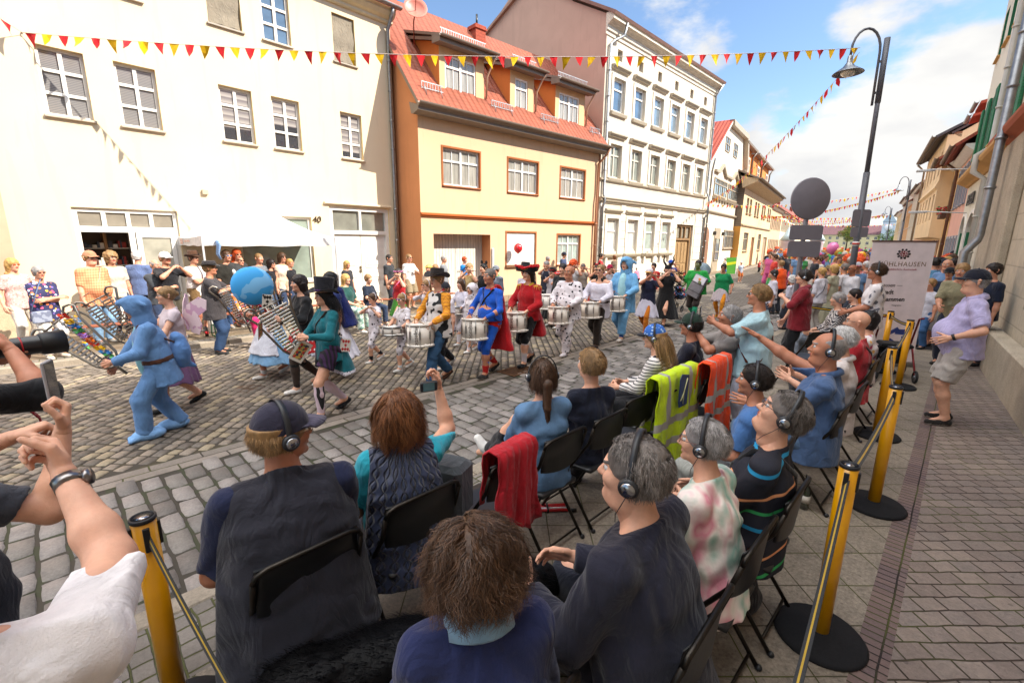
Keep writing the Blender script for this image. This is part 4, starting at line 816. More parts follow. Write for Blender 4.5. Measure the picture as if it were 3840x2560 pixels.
mb = MB(); mb.add([(-2.8, -2.8, 13.2), (2.8, -2.8, 13.2), (2.8, 2.8, 13.2), (-2.8, 2.8, 13.2), (0, 0, 17.5)], [(0, 1, 4), (1, 2, 4), (2, 3, 4), (3, 0, 4), (3, 2, 1, 0)]); mb.tube([(0, 0, 17.3), (0, 0, 20)], .08, 6); mb.build('spire', M('paint', '5a7080'), B)
mb = MB(); mb.lathe([(0, .15), (1.5, .15), (1.6, 0)], (0, -2.6, 10.4), 24, 0, (0, -1, 0)); mb.box(-.05, .05, -2.82, -2.76, 10.4, 11.4, 1); mb.box(0, .8, -2.82, -2.76, 10.35, 10.45, 1); mb.build('clock_face', [M('paint', 'd8dce0'), M('paint', '333333')], B)
def tree(label, x, y, h, r, seed, c='56702e'):
 t = thing('tree', label, 'tree', (x, y, 0), 0, 'trees at the far end of the street'); rr = random.Random(seed); mb = MB()
 mb.tube([(0, 0, 0), (.1, 0, h*.4), (0, .1, h*.8)], [.25, .16, .05], 8)
 for k in range(7): a = rr.uniform(0, 6.28); z = h*rr.uniform(.35, .6); mb.tube([(0, 0, z), (math.cos(a)*r*.6, math.sin(a)*r*.6, z+h*.25)], [.09, .03], 6)
 mb.build('trunk', M('wood', '4a3a2c'), t); g = MB(); cl = [(rr.gauss(0, r*.45), rr.gauss(0, r*.45), h*.68+rr.gauss(0, h*.16), rr.uniform(.3, .5)*r) for _ in range(26)]
 for k in range(5200):
  cx, cy, cz, cr_ = rr.choice(cl); d = Vector((rr.gauss(0, 1), rr.gauss(0, 1), rr.gauss(0, 1))).normalized()*cr_*rr.uniform(.6, 1.05); q = Vector((cx, cy, cz))+d
  u, w, _ = basis((rr.gauss(0, 1), rr.gauss(0, 1), rr.gauss(0, 1)+.6)); s = rr.uniform(.09, .2); g.add([q-u*s, q-w*s*.6, q+u*s, q+w*s*.6], [(0, 1, 2, 3)], rr.randrange(3))
 g.build('crown', [M('stone', c, sc=2), M('stone', '6a8038', sc=2), M('stone', '3c5424', sc=2)], t)
tree('autumn tinged tree left of the far hall', 200*math.cos(rad(8.9)), 200*math.sin(rad(8.9)), 8, 2.8, 1, '8a7a34'); tree('green tree in front of the pale blue hall', 210*math.cos(rad(5.3)), 210*math.sin(rad(5.3)), 6.2, 3, 2); tree('round green tree nearest the right row', 200*math.cos(rad(3.9)), 200*math.sin(rad(3.9)), 6, 2.6, 3)
# ---------------------------------------------------------------- street furniture
GRAPH = M('paint', '56575e', rough=.5); DKM = M('paint', '76727a', rough=.6)
def lamp(loc, rz, top, label, group='street lamps', s=1):
 t = thing('street_lamp', label, 'street lamp', loc, rz, group); k = top/6.06
 mb = MB(); mb.tube([(0, 0, 0), (0, 0, 3.2*k)], [.075, .07], 12); mb.tube([(0, 0, 3.2*k), (0, 0, 5.2*k)], [.055, .05], 12); mb.tube([(0, 0, 4.55*k), (0, 0, 5.75*k)], [.062, .062], 12); mb.lathe([(.12, 0), (.12, .03), (.09, .06), (.09, .5), (.075, .55)], n=14); mb.build('pole', GRAPH, t)
 P = [(-.13, 0, 4.5*k), (-.13, 0, 5.5*k)]+[(-.13-.34*(1-math.cos(a*math.pi/10)), 0, 5.5*k+.5*math.sin(a*math.pi/10)) for a in range(1, 10)]+[(-.81, 0, 5.42*k)]
 mb = MB(); mb.tube(P, .028, 8); mb.box(-.13, 0, -.015, .015, 4.72*k, 4.76*k); mb.box(-.13, 0, -.015, .015, 5.3*k, 5.34*k); mb.build('bracket_arm', GRAPH, t)
 mb = MB(); z = 5.42*k; mb.lathe([(.03, .02), (.05, 0), (.06, -.14), (.1, -.2), (.13, -.24), (.31, -.36), (.33, -.38), (.3, -.37), (.1, -.25)], (-.81, 0, z), 20); h = mb.build('lamp_shade', M('metal', '8a8c8e', rough=.4), t)
 mb = MB(); mb.ball((-.81, 0, z-.36), .16, 14, 0, (1, 1, .6)); mb.build('bulb_cover', M('glass', 'd8d4c8'), h); return t
LX, LY = 14.8, 2.1
l0 = lamp((LX, LY, .1), rad(0)-rad(14)+rad(90)+math.pi*.5, 7.22, 'tall grey street lamp with curved arm behind the roll-up banner')
l0.rotation_euler = (rad(-1.0), 0, rad(-47+0)); l0.scale = (1, 1, 1)
mb = MB(); mb.lathe([(.078, 0), (.078, .12)], (0, 0, 2.0), 14, 0); mb.lathe([(.08, .04), (.08, .085)], (0, 0, 2.0), 14, 1); mb.build('reflector_band', [M('paint', 'd8d4d0'), M('paint', 'c23a2a')], l0)
l1 = lamp((45, 3.8, .1), rad(-47), 7.0, 'second street lamp down the street, above the far crowd'); l2 = lamp((78, 8.0, .1), rad(-47), 7.0, 'third street lamp, smallest and farthest of the row')
def sign_back(name, w, h, z, par, rnd=0.0, arms=(.25, -.25)):
 mb = MB()
 if rnd: mb.lathe([(rnd, -.006), (rnd, .006), (rnd-.01, .012), (0, .012)], (0, -.05, z), 40, 0, (0, -1, 0)); mb.lathe([(0, -.0), (rnd+.004, -.0), (rnd+.004, -.012), (rnd-.006, -.012)], (0, -.05, z), 40, 1, (0, -1, 0))
 else:
  r = .04; c = [(sx*(w/2-r)+r*math.cos(a), z+sz*(h/2-r)+r*math.sin(a)) for sx, sz, a0 in ((1, 1, 0), (-1, 1, 90), (-1, -1, 180), (1, -1, 270)) for a in (rad(a0), rad(a0+45), rad(a0+90))]
  mb.prism(c, -.062, -.05, 0, 'y')
 q = w*.42 if not rnd else rnd*.62
 for a in arms: mb.box(-q, q, -.05, -.035, z+a-.012, z+a+.012, 2); mb.tube([(0, 0, z+a-.02), (0, 0, z+a+.02)], .05, 12, 2)
 return mb.build(name, [DKM, M('paint', '8a8488'), M('metal', '7a7a7e', rough=.45)], par)
t = thing('road_sign', 'round grey sign and two panels seen from behind on one post', 'road sign', (9.36, 2.1, .1), rad(-43.5))
mb = MB(); mb.tube([(0, 0, 0), (0, 0, 3.12)], .038, 12); mb.tube([(0, 0, 3.12), (0, 0, 3.14)], .04, 12); mb.build('pole', M('paint', '6e6a70'), t)
sign_back('round_panel', .8, 0, 2.8, t, .34, (.21, -.21)); sign_back('upper_panel', .58, .25, 2.24, t, arms=(0,)); sign_back('lower_panel', .58, .27, 1.96, t, arms=(0,))
mb = MB(); mb.prism([(.05, 1.85), (.27, 1.85), (.27, 1.94), (.05, 1.94)], -.045, -.049, 0, 'y'); mb.build('sticker', M('paint', 'c89aa4'), t)
mb = MB(); mb.prism([(.06, 2.56), (.14, 2.52), (.22, 2.66), (.14, 2.7)], -.036, -.032, 0, 'y'); mb.build('sticker', M('paint', 'd8ccd0'), t)
s = sign_back('parking_panel', .46, .4, 2.7, l0, arms=(.2, -.2)); s2 = sign_back('lower_panel', .44, .25, 2.35, l0, arms=())
# yellow belt posts
YEL = M('paint', 'e09c00', rough=.32, coat=.3); BLK = M('paint', '17171a', rough=.55); BELT = M('stripe', 'c8a01a', '1c1c1c', ax='z', f=1, w=.5)
def post(x, y, label, z=.1):
 t = thing('belt_post', label, 'belt post', (x, y, z), 0, 'yellow belt posts round the seats')
 mb = MB(); mb.lathe([(.21, 0), (.215, .012), (.2, .03), (.06, .042), (.05, .05)], n=36); mb.build('base', M('stone', '1b1b1e', sc=9, bd=.003), t)
 mb = MB(); mb.lathe([(.041, .045), (.041, .985)], n=24); mb.build('post', YEL, t)
 mb = MB(); mb.lathe([(.0415, .985), (.044, .99), (.044, 1.0), (.038, 1.004), (.037, .998), (0, .998)], n=24); mb.build('cap', BLK, t); mb = MB(); mb.lathe([(.036, 1.0), (0, 1.0015)], n=20); mb.build('cap_disc', M('metal', 'a8a8ac', rough=.25), t)
 for a in (0, 180, 270): mb = MB(); mb.box(.038, .05, -.011, .011, .87, .97, 0, .002); mb.xf(Matrix.Rotation(rad(a), 4, 'Z')); mb.build('belt_slot', BLK, t)
 return t
PP = [(2.62, .2), (4.42, .22), (6.1, .36), (8.45, .36), (9.35, .62), (9.6, 2.15)]; PL = (.10, 2.3)
PP = [(2.62,0.254), (4.399,0.235), (6.14,0.416), (8.587,0.443), (9.5, .75), (9.9, 2.2)]
PL = (-.19, 1.55)
for (x, y), l in zip(PP, ('nearest yellow post, whole black base in view', 'second yellow post from the camera along the seats', 'third yellow post, beside the man in the white polo shirt', 'fourth yellow post, beside the wheeled walker', 'fifth yellow post at the corner by the roll-up banner', 'yellow post behind the woman in the dark red shirt')): post(x, y, l)
post(*(0.122,2.115), 'yellow post at the lower left by the bent elbow')
PL = (0.122,2.115)
def belt(a, b, sag, label, za=1.02, zb=1.02, c=('c8a01a', '141414'), tilt=.5):
 A, Bv = Vector((*a, za)), Vector((*b, zb)); n = 16; mb = MB(); d = (Bv-A).normalized(); sd = Vector((0, 0, 1)).cross(d).normalized()*.0006
 for lo, hi, mi in ((-.024, -.006, 1), (-.006, .006, 0), (.006, .024, 1)):
  V = []; F = []
  for i in range(n+1):
   t = i/n; p = A.lerp(Bv, t)-Vector((0, 0, sag*4*t*(1-t)))
   tw = Vector((-d.y, d.x, 0)).normalized()*tilt+Vector((0, 0, 1))*(1-tilt*.4)
   V += [p+tw*lo-sd, p+tw*hi-sd, p+tw*hi+sd, p+tw*lo+sd]
  for i in range(n):
   for q in range(4): r = (q+1) % 4; F.append((i*4+q, i*4+r, i*4+4+r, i*4+4+q))
  mb.add(V, F, mi)
 return tag(mb.build('barrier_belt', [M('fabric', c[0], bs=.1), M('fabric', c[1], bs=.1)]), label, 'barrier belt', 'belts between the yellow posts')
def off(a, b, r=.045): d = Vector((b[0]-a[0], b[1]-a[1])).normalized(); return (a[0]+d.x*r, a[1]+d.y*r), (b[0]-d.x*r, b[1]-d.y*r)
belt(*off(PP[0], PP[1]), .05, 'yellow black belt from the nearest post to the second post'); belt(*off(PP[1], PP[2]), .05, 'yellow black belt from the second post to the third post'); belt(*off(PP[2], PP[3]), .05, 'yellow black belt from the third post to the fourth post'); belt(*off(PP[3], PP[4]), .02, 'short belt between the fourth and the corner post', tilt=0)
belt(*off(PP[4], PP[5]), .02, 'black belt with yellow line behind the woman in patterned blouse', tilt=0); belt(*off(PP[0], (.9, .12)), .05, 'belt from the nearest post running out at the bottom edge')
belt(*off(PL, (-.02+.25, .62+.55)), .02, 'twisted belt from the lower left post past the cap man chair', 1.02, .78, tilt=.15)
# roll-up banner
g = (11.079,0.458); BX, BY = g
t = thing('roll_up_banner', 'tall pale pink roll-up banner of the town with wheel emblem', 'banner', (9.95, .78, .1), rad(-50))
BW = .98; PINK = M('paint', 'f0e0e2', rough=.6); TX = M('paint', '4a3a3a'); T2 = M('paint', '8a6a50'); RD = M('paint', '8a1c24')
mb = MB(); mb.prism([(-BW/2, .07), (BW/2, .07), (BW/2, 2.1), (-BW/2, 2.1)], 0, .003, 0, 'y'); s = mb.build('sheet', PINK, t)
mb = MB(); mb.box(-BW/2-.01, BW/2+.01, -.008, .014, 2.09, 2.115); mb.build('top_rail', M('metal', '8a7070', rough=.5), t); mb = MB(); mb.box(-BW/2-.02, BW/2+.02, -.06, .08, 0, .08, 0, .015); mb.build('base', M('metal', '9a9a9c'), t); mb = MB(); mb.tube([(0, .04, .05), (0, .03, 2.1)], .01, 6); mb.build('support_rod', M('metal', '888888'), t)
def bt(txt, size, x, z, m, al='CENTER', **k): return text_mesh(txt, size, m, s, 'lettering', (x, -.0025, z), (rad(90), 0, 0), .0008, al, **k)
R90 = (rad(90), 0, 0)
bt('MÜHLHAUSEN', .105, .02, 1.7, T2, sp=1.15); bt('mittelalterliche Reichsstadt', .045, .02, 1.635, M('paint', 'a84a54')); bt('Mühlhausen —', .085, -.43, 1.36, TX, 'LEFT', shear=.25); bt('Eine Stadt', .1, -.43, 1.24, M('paint', '1c1416'), 'LEFT', bold=.0025); bt('hält zusammen', .1, -.43, 1.12, M('paint', '1c1416'), 'LEFT', bold=.0025); bt('Inklusion', .035, -.43, 1.04, TX, 'LEFT'); bt('Integration', .035, -.02, 1.04, TX, 'LEFT')
mb = MB(); cx, cz = .02, 1.9
def ring(cx, cz, r0, r1, n, mi, a=1, b=.75):
 for k in range(n):
  p, q = 2*math.pi*k/n, 2*math.pi*(k+1)/n
  mb.prism([(cx+a*r0*math.cos(p), cz+b*r0*math.sin(p)), (cx+a*r0*math.cos(q), cz+b*r0*math.sin(q)), (cx+a*r1*math.cos(q), cz+b*r1*math.sin(q)), (cx+a*r1*math.cos(p), cz+b*r1*math.sin(p))][::-1], -.0035, -.001, mi, 'y')
ring(cx, cz, .068, .078, 28, 1); ring(cx, cz, .0, .06, 24, 0)
for k in range(10): a = 2*math.pi*k/10; mb.lathe([(.018, 0), (.018, .003), (0, .003)], (cx+.092*math.cos(a), -.001, cz+.07*math.sin(a)), 8, 1, (0, -1, 0))
for k in range(8): a = math.pi*k/4+.3; p = Vector((math.cos(a), 0, .75*math.sin(a))); mb.tube([Vector((cx, -.005, cz))+p*.02, Vector((cx, -.005, cz))+p*.07], .0035, 4, 2)
ring(cx, cz, .022, .03, 16, 2); mb.build('wheel_emblem', [RD, M('paint', '2a1c1e'), PINK], s)
mb = MB(); rr = random.Random(4)
for (x, z, w, h, r) in ((.1, .62, .16, .07, .5), (.22, .6, .2, .1, -.1), (.3, .48, .12, .16, .3), (.12, .42, .22, .05, -.6), (.3, .33, .14, .12, .9), (.2, .25, .1, .1, .2)):
 P = [(x+c*w/2*math.cos(r)-d*h/2*math.sin(r), z+c*w/2*math.sin(r)+d*h/2*math.cos(r)) for c, d in ((-1, -1), (1, -1), (.8, 1), (-1, .7))]; mb.prism(P, -.003, -.001, 0, 'y')
mb.build('blue_graphic', M('paint', '28408a'), s)
# ---------------------------------------------------------------- bunting
REDF, YELF = M('fabric', 'c61c22', bs=.2), M('fabric', 'e0b010', bs=.2)
def bunting(a, b, sag, n, label, size=.2, group='bunting strings across the street', seed=1, hang=True):
 A, Bv = Vector(a), Vector(b); rr = random.Random(seed); f = lambda t: A.lerp(Bv, t)-Vector((0, 0, sag*4*t*(1-t)))
 mb = MB(); mb.tube([f(i/40) for i in range(41)], .006, 4, 2)
 for i in range(n):
  t = (i+.5)/n; p = f(t); q = f(t+.002); d = (q-p).normalized(); w = size*rr.uniform(.38, .48); l = size*rr.uniform(.95, 1.2); sd = Vector((-d.y, d.x, 0)); tl = sd*rr.gauss(.02, .05)+d*rr.gauss(0, .04)
  cv = sd*rr.gauss(0, .02)
  V = [p-d*w, p+cv*.5, p+d*w, p+Vector((0, 0, -l*.55))-d*w*.48+tl*.4+cv, p+Vector((0, 0, -l*.55))+d*w*.48+tl*.4-cv, p+Vector((0, 0, -l))+tl]
  mb.add(V, [(0, 3, 1), (1, 3, 4), (1, 4, 2), (3, 5, 4)], i % 2)
 return tag(mb.build('bunting', [REDF, YELF, M('paint', 'c8b8b0')]), label, 'bunting', group)
hook = (.34+.02, 13.86, 6.06)
ltop = (LX-.45, LY+.5, 6.7)
def on_ray_seg(): pass
bunting(hook, ltop, .3, 62, 'long red and yellow bunting from the cream house to the tall lamp', .21, seed=2)
bunting(hook, (-1.3, 12.0, 6.6), .02, 4, 'short end of the bunting running out at the upper left corner', .24, seed=11)
mb = MB(); mb.tube([(.34, 13.93, hook[2]), (.35, 13.87, hook[2]), (.36, 13.86, hook[2]-.03)], .01, 6); tag(mb.build('wall_hook', M('metal', '6a5a44')), 'small wall hook holding the bunting on the cream house', 'hook')
bunting((29.3, 12.1, 4.55), (LX-.45, LY+.5, 6.6), .5, 60, 'bunting rising from the white tenement corner to the tall lamp', .2, seed=3)
bunting((29.4, 12.1, 4.5), (44.6, 4.3, 6.2), .5, 46, 'bunting crossing behind the round sign to the second lamp', .2, seed=4)
bunting((50, 15.0, 4.7), (44.6, 4.3, 6.0), .5, 60, 'bunting from the boarded side house to the second lamp', .22, seed=5)
bunting((50, 15.2, 4.9), (60, 6, 5), .3, 36, 'bunting above the inflatable castle', .24, seed=6)
bunting((62, 17.2, 5.0), (77.6, 8.5, 6.0), .5, 50, 'bunting from the apricot house to the third lamp', .26, seed=7)
bunting((75, 19.5, 5.0), (100, 8.0, 5.6), .4, 40, 'far bunting in front of the clock tower', .28, seed=8)
bunting((88, 21.5, 5.2), (77.6, 8.5, 6.0), .4, 50, 'slanting far bunting over the distant crowd', .28, seed=9)
# ---------------------------------------------------------------- figure building: signed distance fields polygonised into one skin
def V3(*a): return np.array(a if len(a) > 1 else a[0], dtype=np.float64)
def nrm(v): v = np.asarray(v, float); l = np.linalg.norm(v); return v/l if l > 1e-9 else v
class Field:
 """smooth union of simple shapes on a grid, turned into one continuous surface"""
 def __init__(s, vox, k=.02): s.vox = vox; s.k = k; s.p = []
 def cap(s, a, b, ra, rb, side=None, st=1.0, k=None, cut0=False, cut1=False, sub=False):
  s.p.append(('c', V3(a), V3(b), ra, rb, None if side is None else nrm(side), st, s.k if k is None else k, cut0, cut1, sub)); return s
 def ell(s, c, r, R=None, k=None, sub=False):
  s.p.append(('e', V3(c), V3(r), np.eye(3) if R is None else np.asarray(R, float), None, None, 1, s.k if k is None else k, False, False, sub)); return s
 def chain(s, pts, rr, **kw):
  for i in range(len(pts)-1): s.cap(pts[i], pts[i+1], rr[i], rr[i+1], **kw)
  return s
 def mesh(s, clip=(), noise=None, only_below=None):
  lo = np.full(3, 1e9); hi = -lo; bb = []
  for q in s.p:
   if q[0] == 'c': m = max(q[3], q[4])*max(q[6], 1)+s.vox*2+.02; a = np.minimum(q[1], q[2])-m; b = np.maximum(q[1], q[2])+m
   else: m = q[2].max()+s.vox*2+.02; a = q[1]-m; b = q[1]+m
   bb.append((a, b))
   if not q[10]: lo = np.minimum(lo, a); hi = np.maximum(hi, b)
  v = s.vox; n = np.ceil((hi-lo)/v).astype(int)+1
  D = np.full(n, .5, dtype=np.float32); ax = [lo[i]+v*np.arange(n[i]) for i in range(3)]
  for q, (a, b) in zip(s.p, bb):
   i0 = np.clip(np.floor((a-lo)/v).astype(int), 0, n); i1 = np.clip(np.ceil((b-lo)/v).astype(int)+1, 0, n)
   if (i1 <= i0).any(): continue
   sl_ = tuple(slice(x, y) for x, y in zip(i0, i1))
   P = np.stack(np.meshgrid(*[ax[i][sl_[i]] for i in range(3)], indexing='ij'), -1)
   if q[0] == 'c':
    A, Bp, ra, rb, side, st = q[1:7]; ab = Bp-A; L2 = ab@ab+1e-12; t = ((P-A)@ab)/L2; tc = np.clip(t, 0, 1); d = P-A-tc[..., None]*ab
    if side is not None: u = d@side; d = d+np.multiply.outer(u*(1/st-1), side)
    dist = np.sqrt((d*d).sum(-1))-(ra+(rb-ra)*tc)
    if q[8]: dist = np.maximum(dist, -t*math.sqrt(L2))
    if q[9]: dist = np.maximum(dist, (t-1)*math.sqrt(L2))
   else:
    d = (P-q[1])@q[3]; r = q[2]; k0 = np.sqrt(((d/r)**2).sum(-1)); k1 = np.sqrt(((d/(r*r))**2).sum(-1))+1e-9; dist = k0*(k0-1)/k1
   k = q[7]; C = D[sl_]
   if q[10]: h = np.clip(.5-.5*(C+dist)/k, 0, 1) if k > 0 else 0; D[sl_] = C*(1-h)-dist*h+k*h*(1-h)
   elif k > 0: h = np.clip(.5+.5*(dist-C)/k, 0, 1); D[sl_] = dist*(1-h)+C*h-k*h*(1-h)
   else: D[sl_] = np.minimum(C, dist)
  P = None
  if clip or noise:
   P = np.stack(np.meshgrid(*ax, indexing='ij'), -1)
   if noise: D = D+noise(P)
   for pt, nr in clip: D = np.maximum(D, (P-V3(pt))@nrm(nr))
  D[0] = D[-1] = .5; D[:, 0] = D[:, -1] = .5; D[:, :, 0] = D[:, :, -1] = .5
  return nets(D.astype(np.float32), lo, v)
def nets(D, lo, v):
 S = D < 0; c = S[:-1, :-1, :-1]; any_ = np.zeros(c.shape, bool); all_ = np.ones(c.shape, bool)
 for i in (0, 1):
  for j in (0, 1):
   for k in (0, 1): q = S[i:S.shape[0]-1+i, j:S.shape[1]-1+j, k:S.shape[2]-1+k]; any_ |= q; all_ &= q
 act = any_ & ~all_; idx = np.full(act.shape, -1, np.int64); I = np.argwhere(act); idx[act] = np.arange(len(I))
 acc = np.zeros((len(I), 3)); cnt = np.zeros(len(I))
 cor = [(i, j, k) for i in (0, 1) for j in (0, 1) for k in (0, 1)]; dv = {c_: D[I[:, 0]+c_[0], I[:, 1]+c_[1], I[:, 2]+c_[2]] for c_ in cor}
 for a in cor:
  for ax in range(3):
   if a[ax]: continue
   b = list(a); b[ax] = 1; b = tuple(b); da, db = dv[a], dv[b]; m = (da < 0) != (db < 0); t = np.where(m, da/np.where(m, da-db, 1), 0)
   p = np.array(a, float)[None] + np.zeros((len(I), 3)); p[:, ax] += t; acc[m] += p[m]; cnt[m] += 1
 Vt = lo+(I+acc/np.maximum(cnt, 1)[:, None])*v; F = []
 for ax in range(3):
  o = [1, 1, 1]; o[ax] = 0; e = [slice(1, -1)]*3; e[ax] = slice(0, -1); e2 = list(e); e2[ax] = slice(1, None)
  A = S[tuple(e)]; Bq = S[tuple(e2)]; m = A != Bq; J = np.argwhere(m)
  for t in range(3):
   if t != ax: J[:, t] += 1
  u, w = [(1, 2), (2, 0), (0, 1)][ax]
  def at(du, dw): K = J.copy(); K[:, u] -= du; K[:, w] -= dw; return idx[K[:, 0], K[:, 1], K[:, 2]]
  q = np.stack([at(1, 1), at(0, 1), at(0, 0), at(1, 0)], 1); fl = ~A[m]; q[fl] = q[fl][:, ::-1]; F.append(q)
 F = np.concatenate(F) if F else np.zeros((0, 4), int); F = F[(F >= 0).all(1)]; return Vt, F
def Rz(a): c, s = math.cos(a), math.sin(a); return np.array([[c, -s, 0], [s, c, 0], [0, 0, 1.]])
def Ry(a): c, s = math.cos(a), math.sin(a); return np.array([[c, 0, s], [0, 1, 0], [-s, 0, c]])
def Rx(a): c, s = math.cos(a), math.sin(a); return np.array([[1, 0, 0], [0, c, -s], [0, s, c]])
def wnoise(f, amp, seed=0):
 """sum-of-sines folds"""
 rg = np.random.RandomState(seed); K = rg.normal(0, f, (7, 3)); ph = rg.uniform(0, 6.28, 7)
 def g(P):
  o = 0
  for k, p in zip(K, ph): o = o+np.sin(P@k+p)
  return (o*amp/3.5).astype(np.float32)
 return g
def fold_noise(amp, seed=0, f=28, around=(0, 0)):
 g2 = wnoise(14, 1.2, seed+9)
 def g(P):
  th = np.arctan2(P[..., 1]-around[1], P[..., 0]-around[0]); w = g2(P)
  return (amp*np.sin(th*f*.35+P[..., 2]*9+w*2.2)*.5+amp*.6*np.sin(P[..., 2]*f+w*3+th*2)).astype(np.float32)
 return g
# ---- head and hand moulds, built once
HEADS = {}
def head_mold(kind, vox):
 key = (kind, vox)
 if key in HEADS: return HEADS[key]
 f = Field(vox, .012); w = {'m': 1.0, 'f': .93, 'c': .95, 'fat': 1.12}[kind]
 f.ell((-.010, 0, .030), (.096, .076*w, .088)).ell((.028, 0, -.02), (.064, .062*w, .085)).ell((.036, 0, -.074), (.05, .05*w, .036), k=.02)
 f.cap((.086, 0, .016), (.108, 0, -.020), .008, .0125, k=.01).cap((.096, .010, -.024), (.096, -.010, -.024), .009, .009, k=.008)
 f.cap((.083, .036, .034), (.083, -.036, .034), .0105, .0105, k=.012); f.cap((.086, -.018, -.052), (.086, .018, -.052), .009, .009, k=.009).ell((.08, 0, -.092), (.018, .02, .016), k=.015)
 f.ell((.062, .04*w, -.018), (.028, .02, .026), k=.015).ell((.062, -.04*w, -.018), (.028, .02, .026), k=.015)
 for sy in (1, -1):
  f.ell((.098, sy*.031, .013), (.016, .017, .011), k=.009, sub=True)
  f.cap((-.012, sy*.077*w, -.02), (-.016, sy*.086*w, .02), .010, .015, k=.006); f.ell((-.008, sy*.094*w, .004), (.009, .008, .015), k=.004, sub=True)
 f.cap((.0981, -.02, -.052), (.0981, .02, -.052), .0022, .0022, k=.002, sub=True)
 f.cap((-.012, 0, -.05), (-.02, 0, -.15), .052*w, .054*w, k=.03)
 if kind == 'fat': f.ell((.03, 0, -.105), (.055, .058, .035), k=.03)
 V, F = f.mesh(); mi = np.zeros(len(F), int); C = V[F].mean(1)
 lip = (C[:, 0] > .082) & (abs(C[:, 1]) < .022) & (C[:, 2] > -.061) & (C[:, 2] < -.043); mi[lip] = 1
 br = (C[:, 0] > .066) & (abs(abs(C[:, 1])-.033) < .018) & (abs(C[:, 2]-.037) < .0045); mi[br] = 2
 e = MB()
 for sy in (1, -1):
  e.ball((.0765, sy*.031, .0125), .0145, 10, 3); e.ball((.0845, sy*.0315, .0125), .0078, 8, 4)
 n = len(V); V = np.vstack([V, np.array(e.v)]); FL = [list(q) for q in F]+[[i+n for i in q] for q in e.f]; mi = np.concatenate([mi, e.m])
 HEADS[key] = (V, FL, mi); return HEADS[key]
HANDS = {}
def hand_mold(pose, vox):
 """right hand: wrist at origin, fingers to +x, palm faces -z, thumb side +y"""
 key = (pose, vox)
 if key in HANDS: return HANDS[key]
 f = Field(vox, .006); cu = {'open': (5, 8, 8), 'relax': (22, 32, 20), 'grip': (58, 78, 45), 'pinch': (40, 50, 30), 'point': (65, 85, 50)}[pose]
 f.cap((0, .0, 0), (.03, 0, 0), .024, .02, side=(0, 1, 0), st=1.25, k=.01); f.cap((.03, .024, 0), (.084, .029, 0), .015, .0125).cap((.03, -.024, 0), (.078, -.03, 0), .014, .011).cap((.03, 0, 0), (.088, 0, .002), .0165, .013, side=(0, 1, 0), st=1.3)
 for i, (y, l, x0) in enumerate(((.030, .075, .086), (.010, .084, .092), (-.011, .078, .089), (-.031, .060, .079))):
  a = 0; p = V3(x0, y, 0); sp = {'open': .09, 'relax': .03, 'grip': 0, 'pinch': .02, 'point': 0}[pose]*(1.5-i); cc = cu if not (pose == 'point' and i == 0) else (4, 6, 5)
  if pose == 'pinch': cc = tuple(c*(1+.2*i) for c in cu)
  for j, fr in enumerate((.46, .3, .24)):
   a += rad(cc[j]); d = V3(math.cos(a)*math.cos(sp), math.sin(sp), -math.sin(a)); q = p+d*l*fr; f.cap(p, q, .0092-.0009*j, .0084-.001*j, k=.003); p = q
 t0 = V3(.022, .026, -.004); th = {'open': (.75, .66, -.1), 'relax': (.8, .45, -.35), 'grip': (.72, .1, -.7), 'pinch': (.8, .2, -.6), 'point': (.75, .1, -.6)}[pose]; t1 = t0+nrm((.6, .62, -.35))*.038; t2 = t1+nrm(th)*.032; t3 = t2+nrm(th)*.026
 f.cap(t0, t1, .016, .0125, k=.01).cap(t1, t2, .0115, .0105, k=.004).cap(t2, t3, .010, .008, k=.003)
 HANDS[key] = f.mesh(); return HANDS[key]
def ik(S, T, l1, l2, pole):
 S, T = V3(S), V3(T); d = T-S; L = np.linalg.norm(d); mx = (l1+l2)*.995
 if L > mx: T = S+d/L*mx; d = T-S; L = mx
 L = max(L, abs(l1-l2)+.01); a = (l1*l1-l2*l2+L*L)/(2*L); h = math.sqrt(max(l1*l1-a*a, 0)); u = nrm(d); p = V3(pole); p = p-u*(p@u); p = nrm(p) if np.linalg.norm(p) > 1e-6 else V3(0, 0, 1)
 return S+u*a+p*h, T
SKINS = {'a': M('skin', 'c99478'), 'b': M('skin', 'b98063'), 'c': M('skin', 'd8a88c'), 'd': M('skin', '9a6448'), 'green': M('skin', '6f7a4a')}
LIP = M('skin', 'a85a50'); EYEW = M('paint', 'd8d4d0', rough=.2); IRIS = M('paint', '2c221c', rough=.15)
BROWM = {}
def cloth(spec):
 if isinstance(spec, str): return M('fabric', spec)
 if isinstance(spec, tuple): return M(spec[0], *spec[1:-1], **spec[-1]) if isinstance(spec[-1], dict) else M(*spec)
 return spec
HAIRC = {'brown': '4a3322', 'dark': '231a16', 'black': '120f0f', 'blond': 'b28c52', 'fair': '8a6a44', 'grey': '8c8784', 'white': 'c4c0bc', 'red': 'b4481c', 'auburn': '6e4426', 'wigor': 'd4501a', 'salt': '6a625c'}
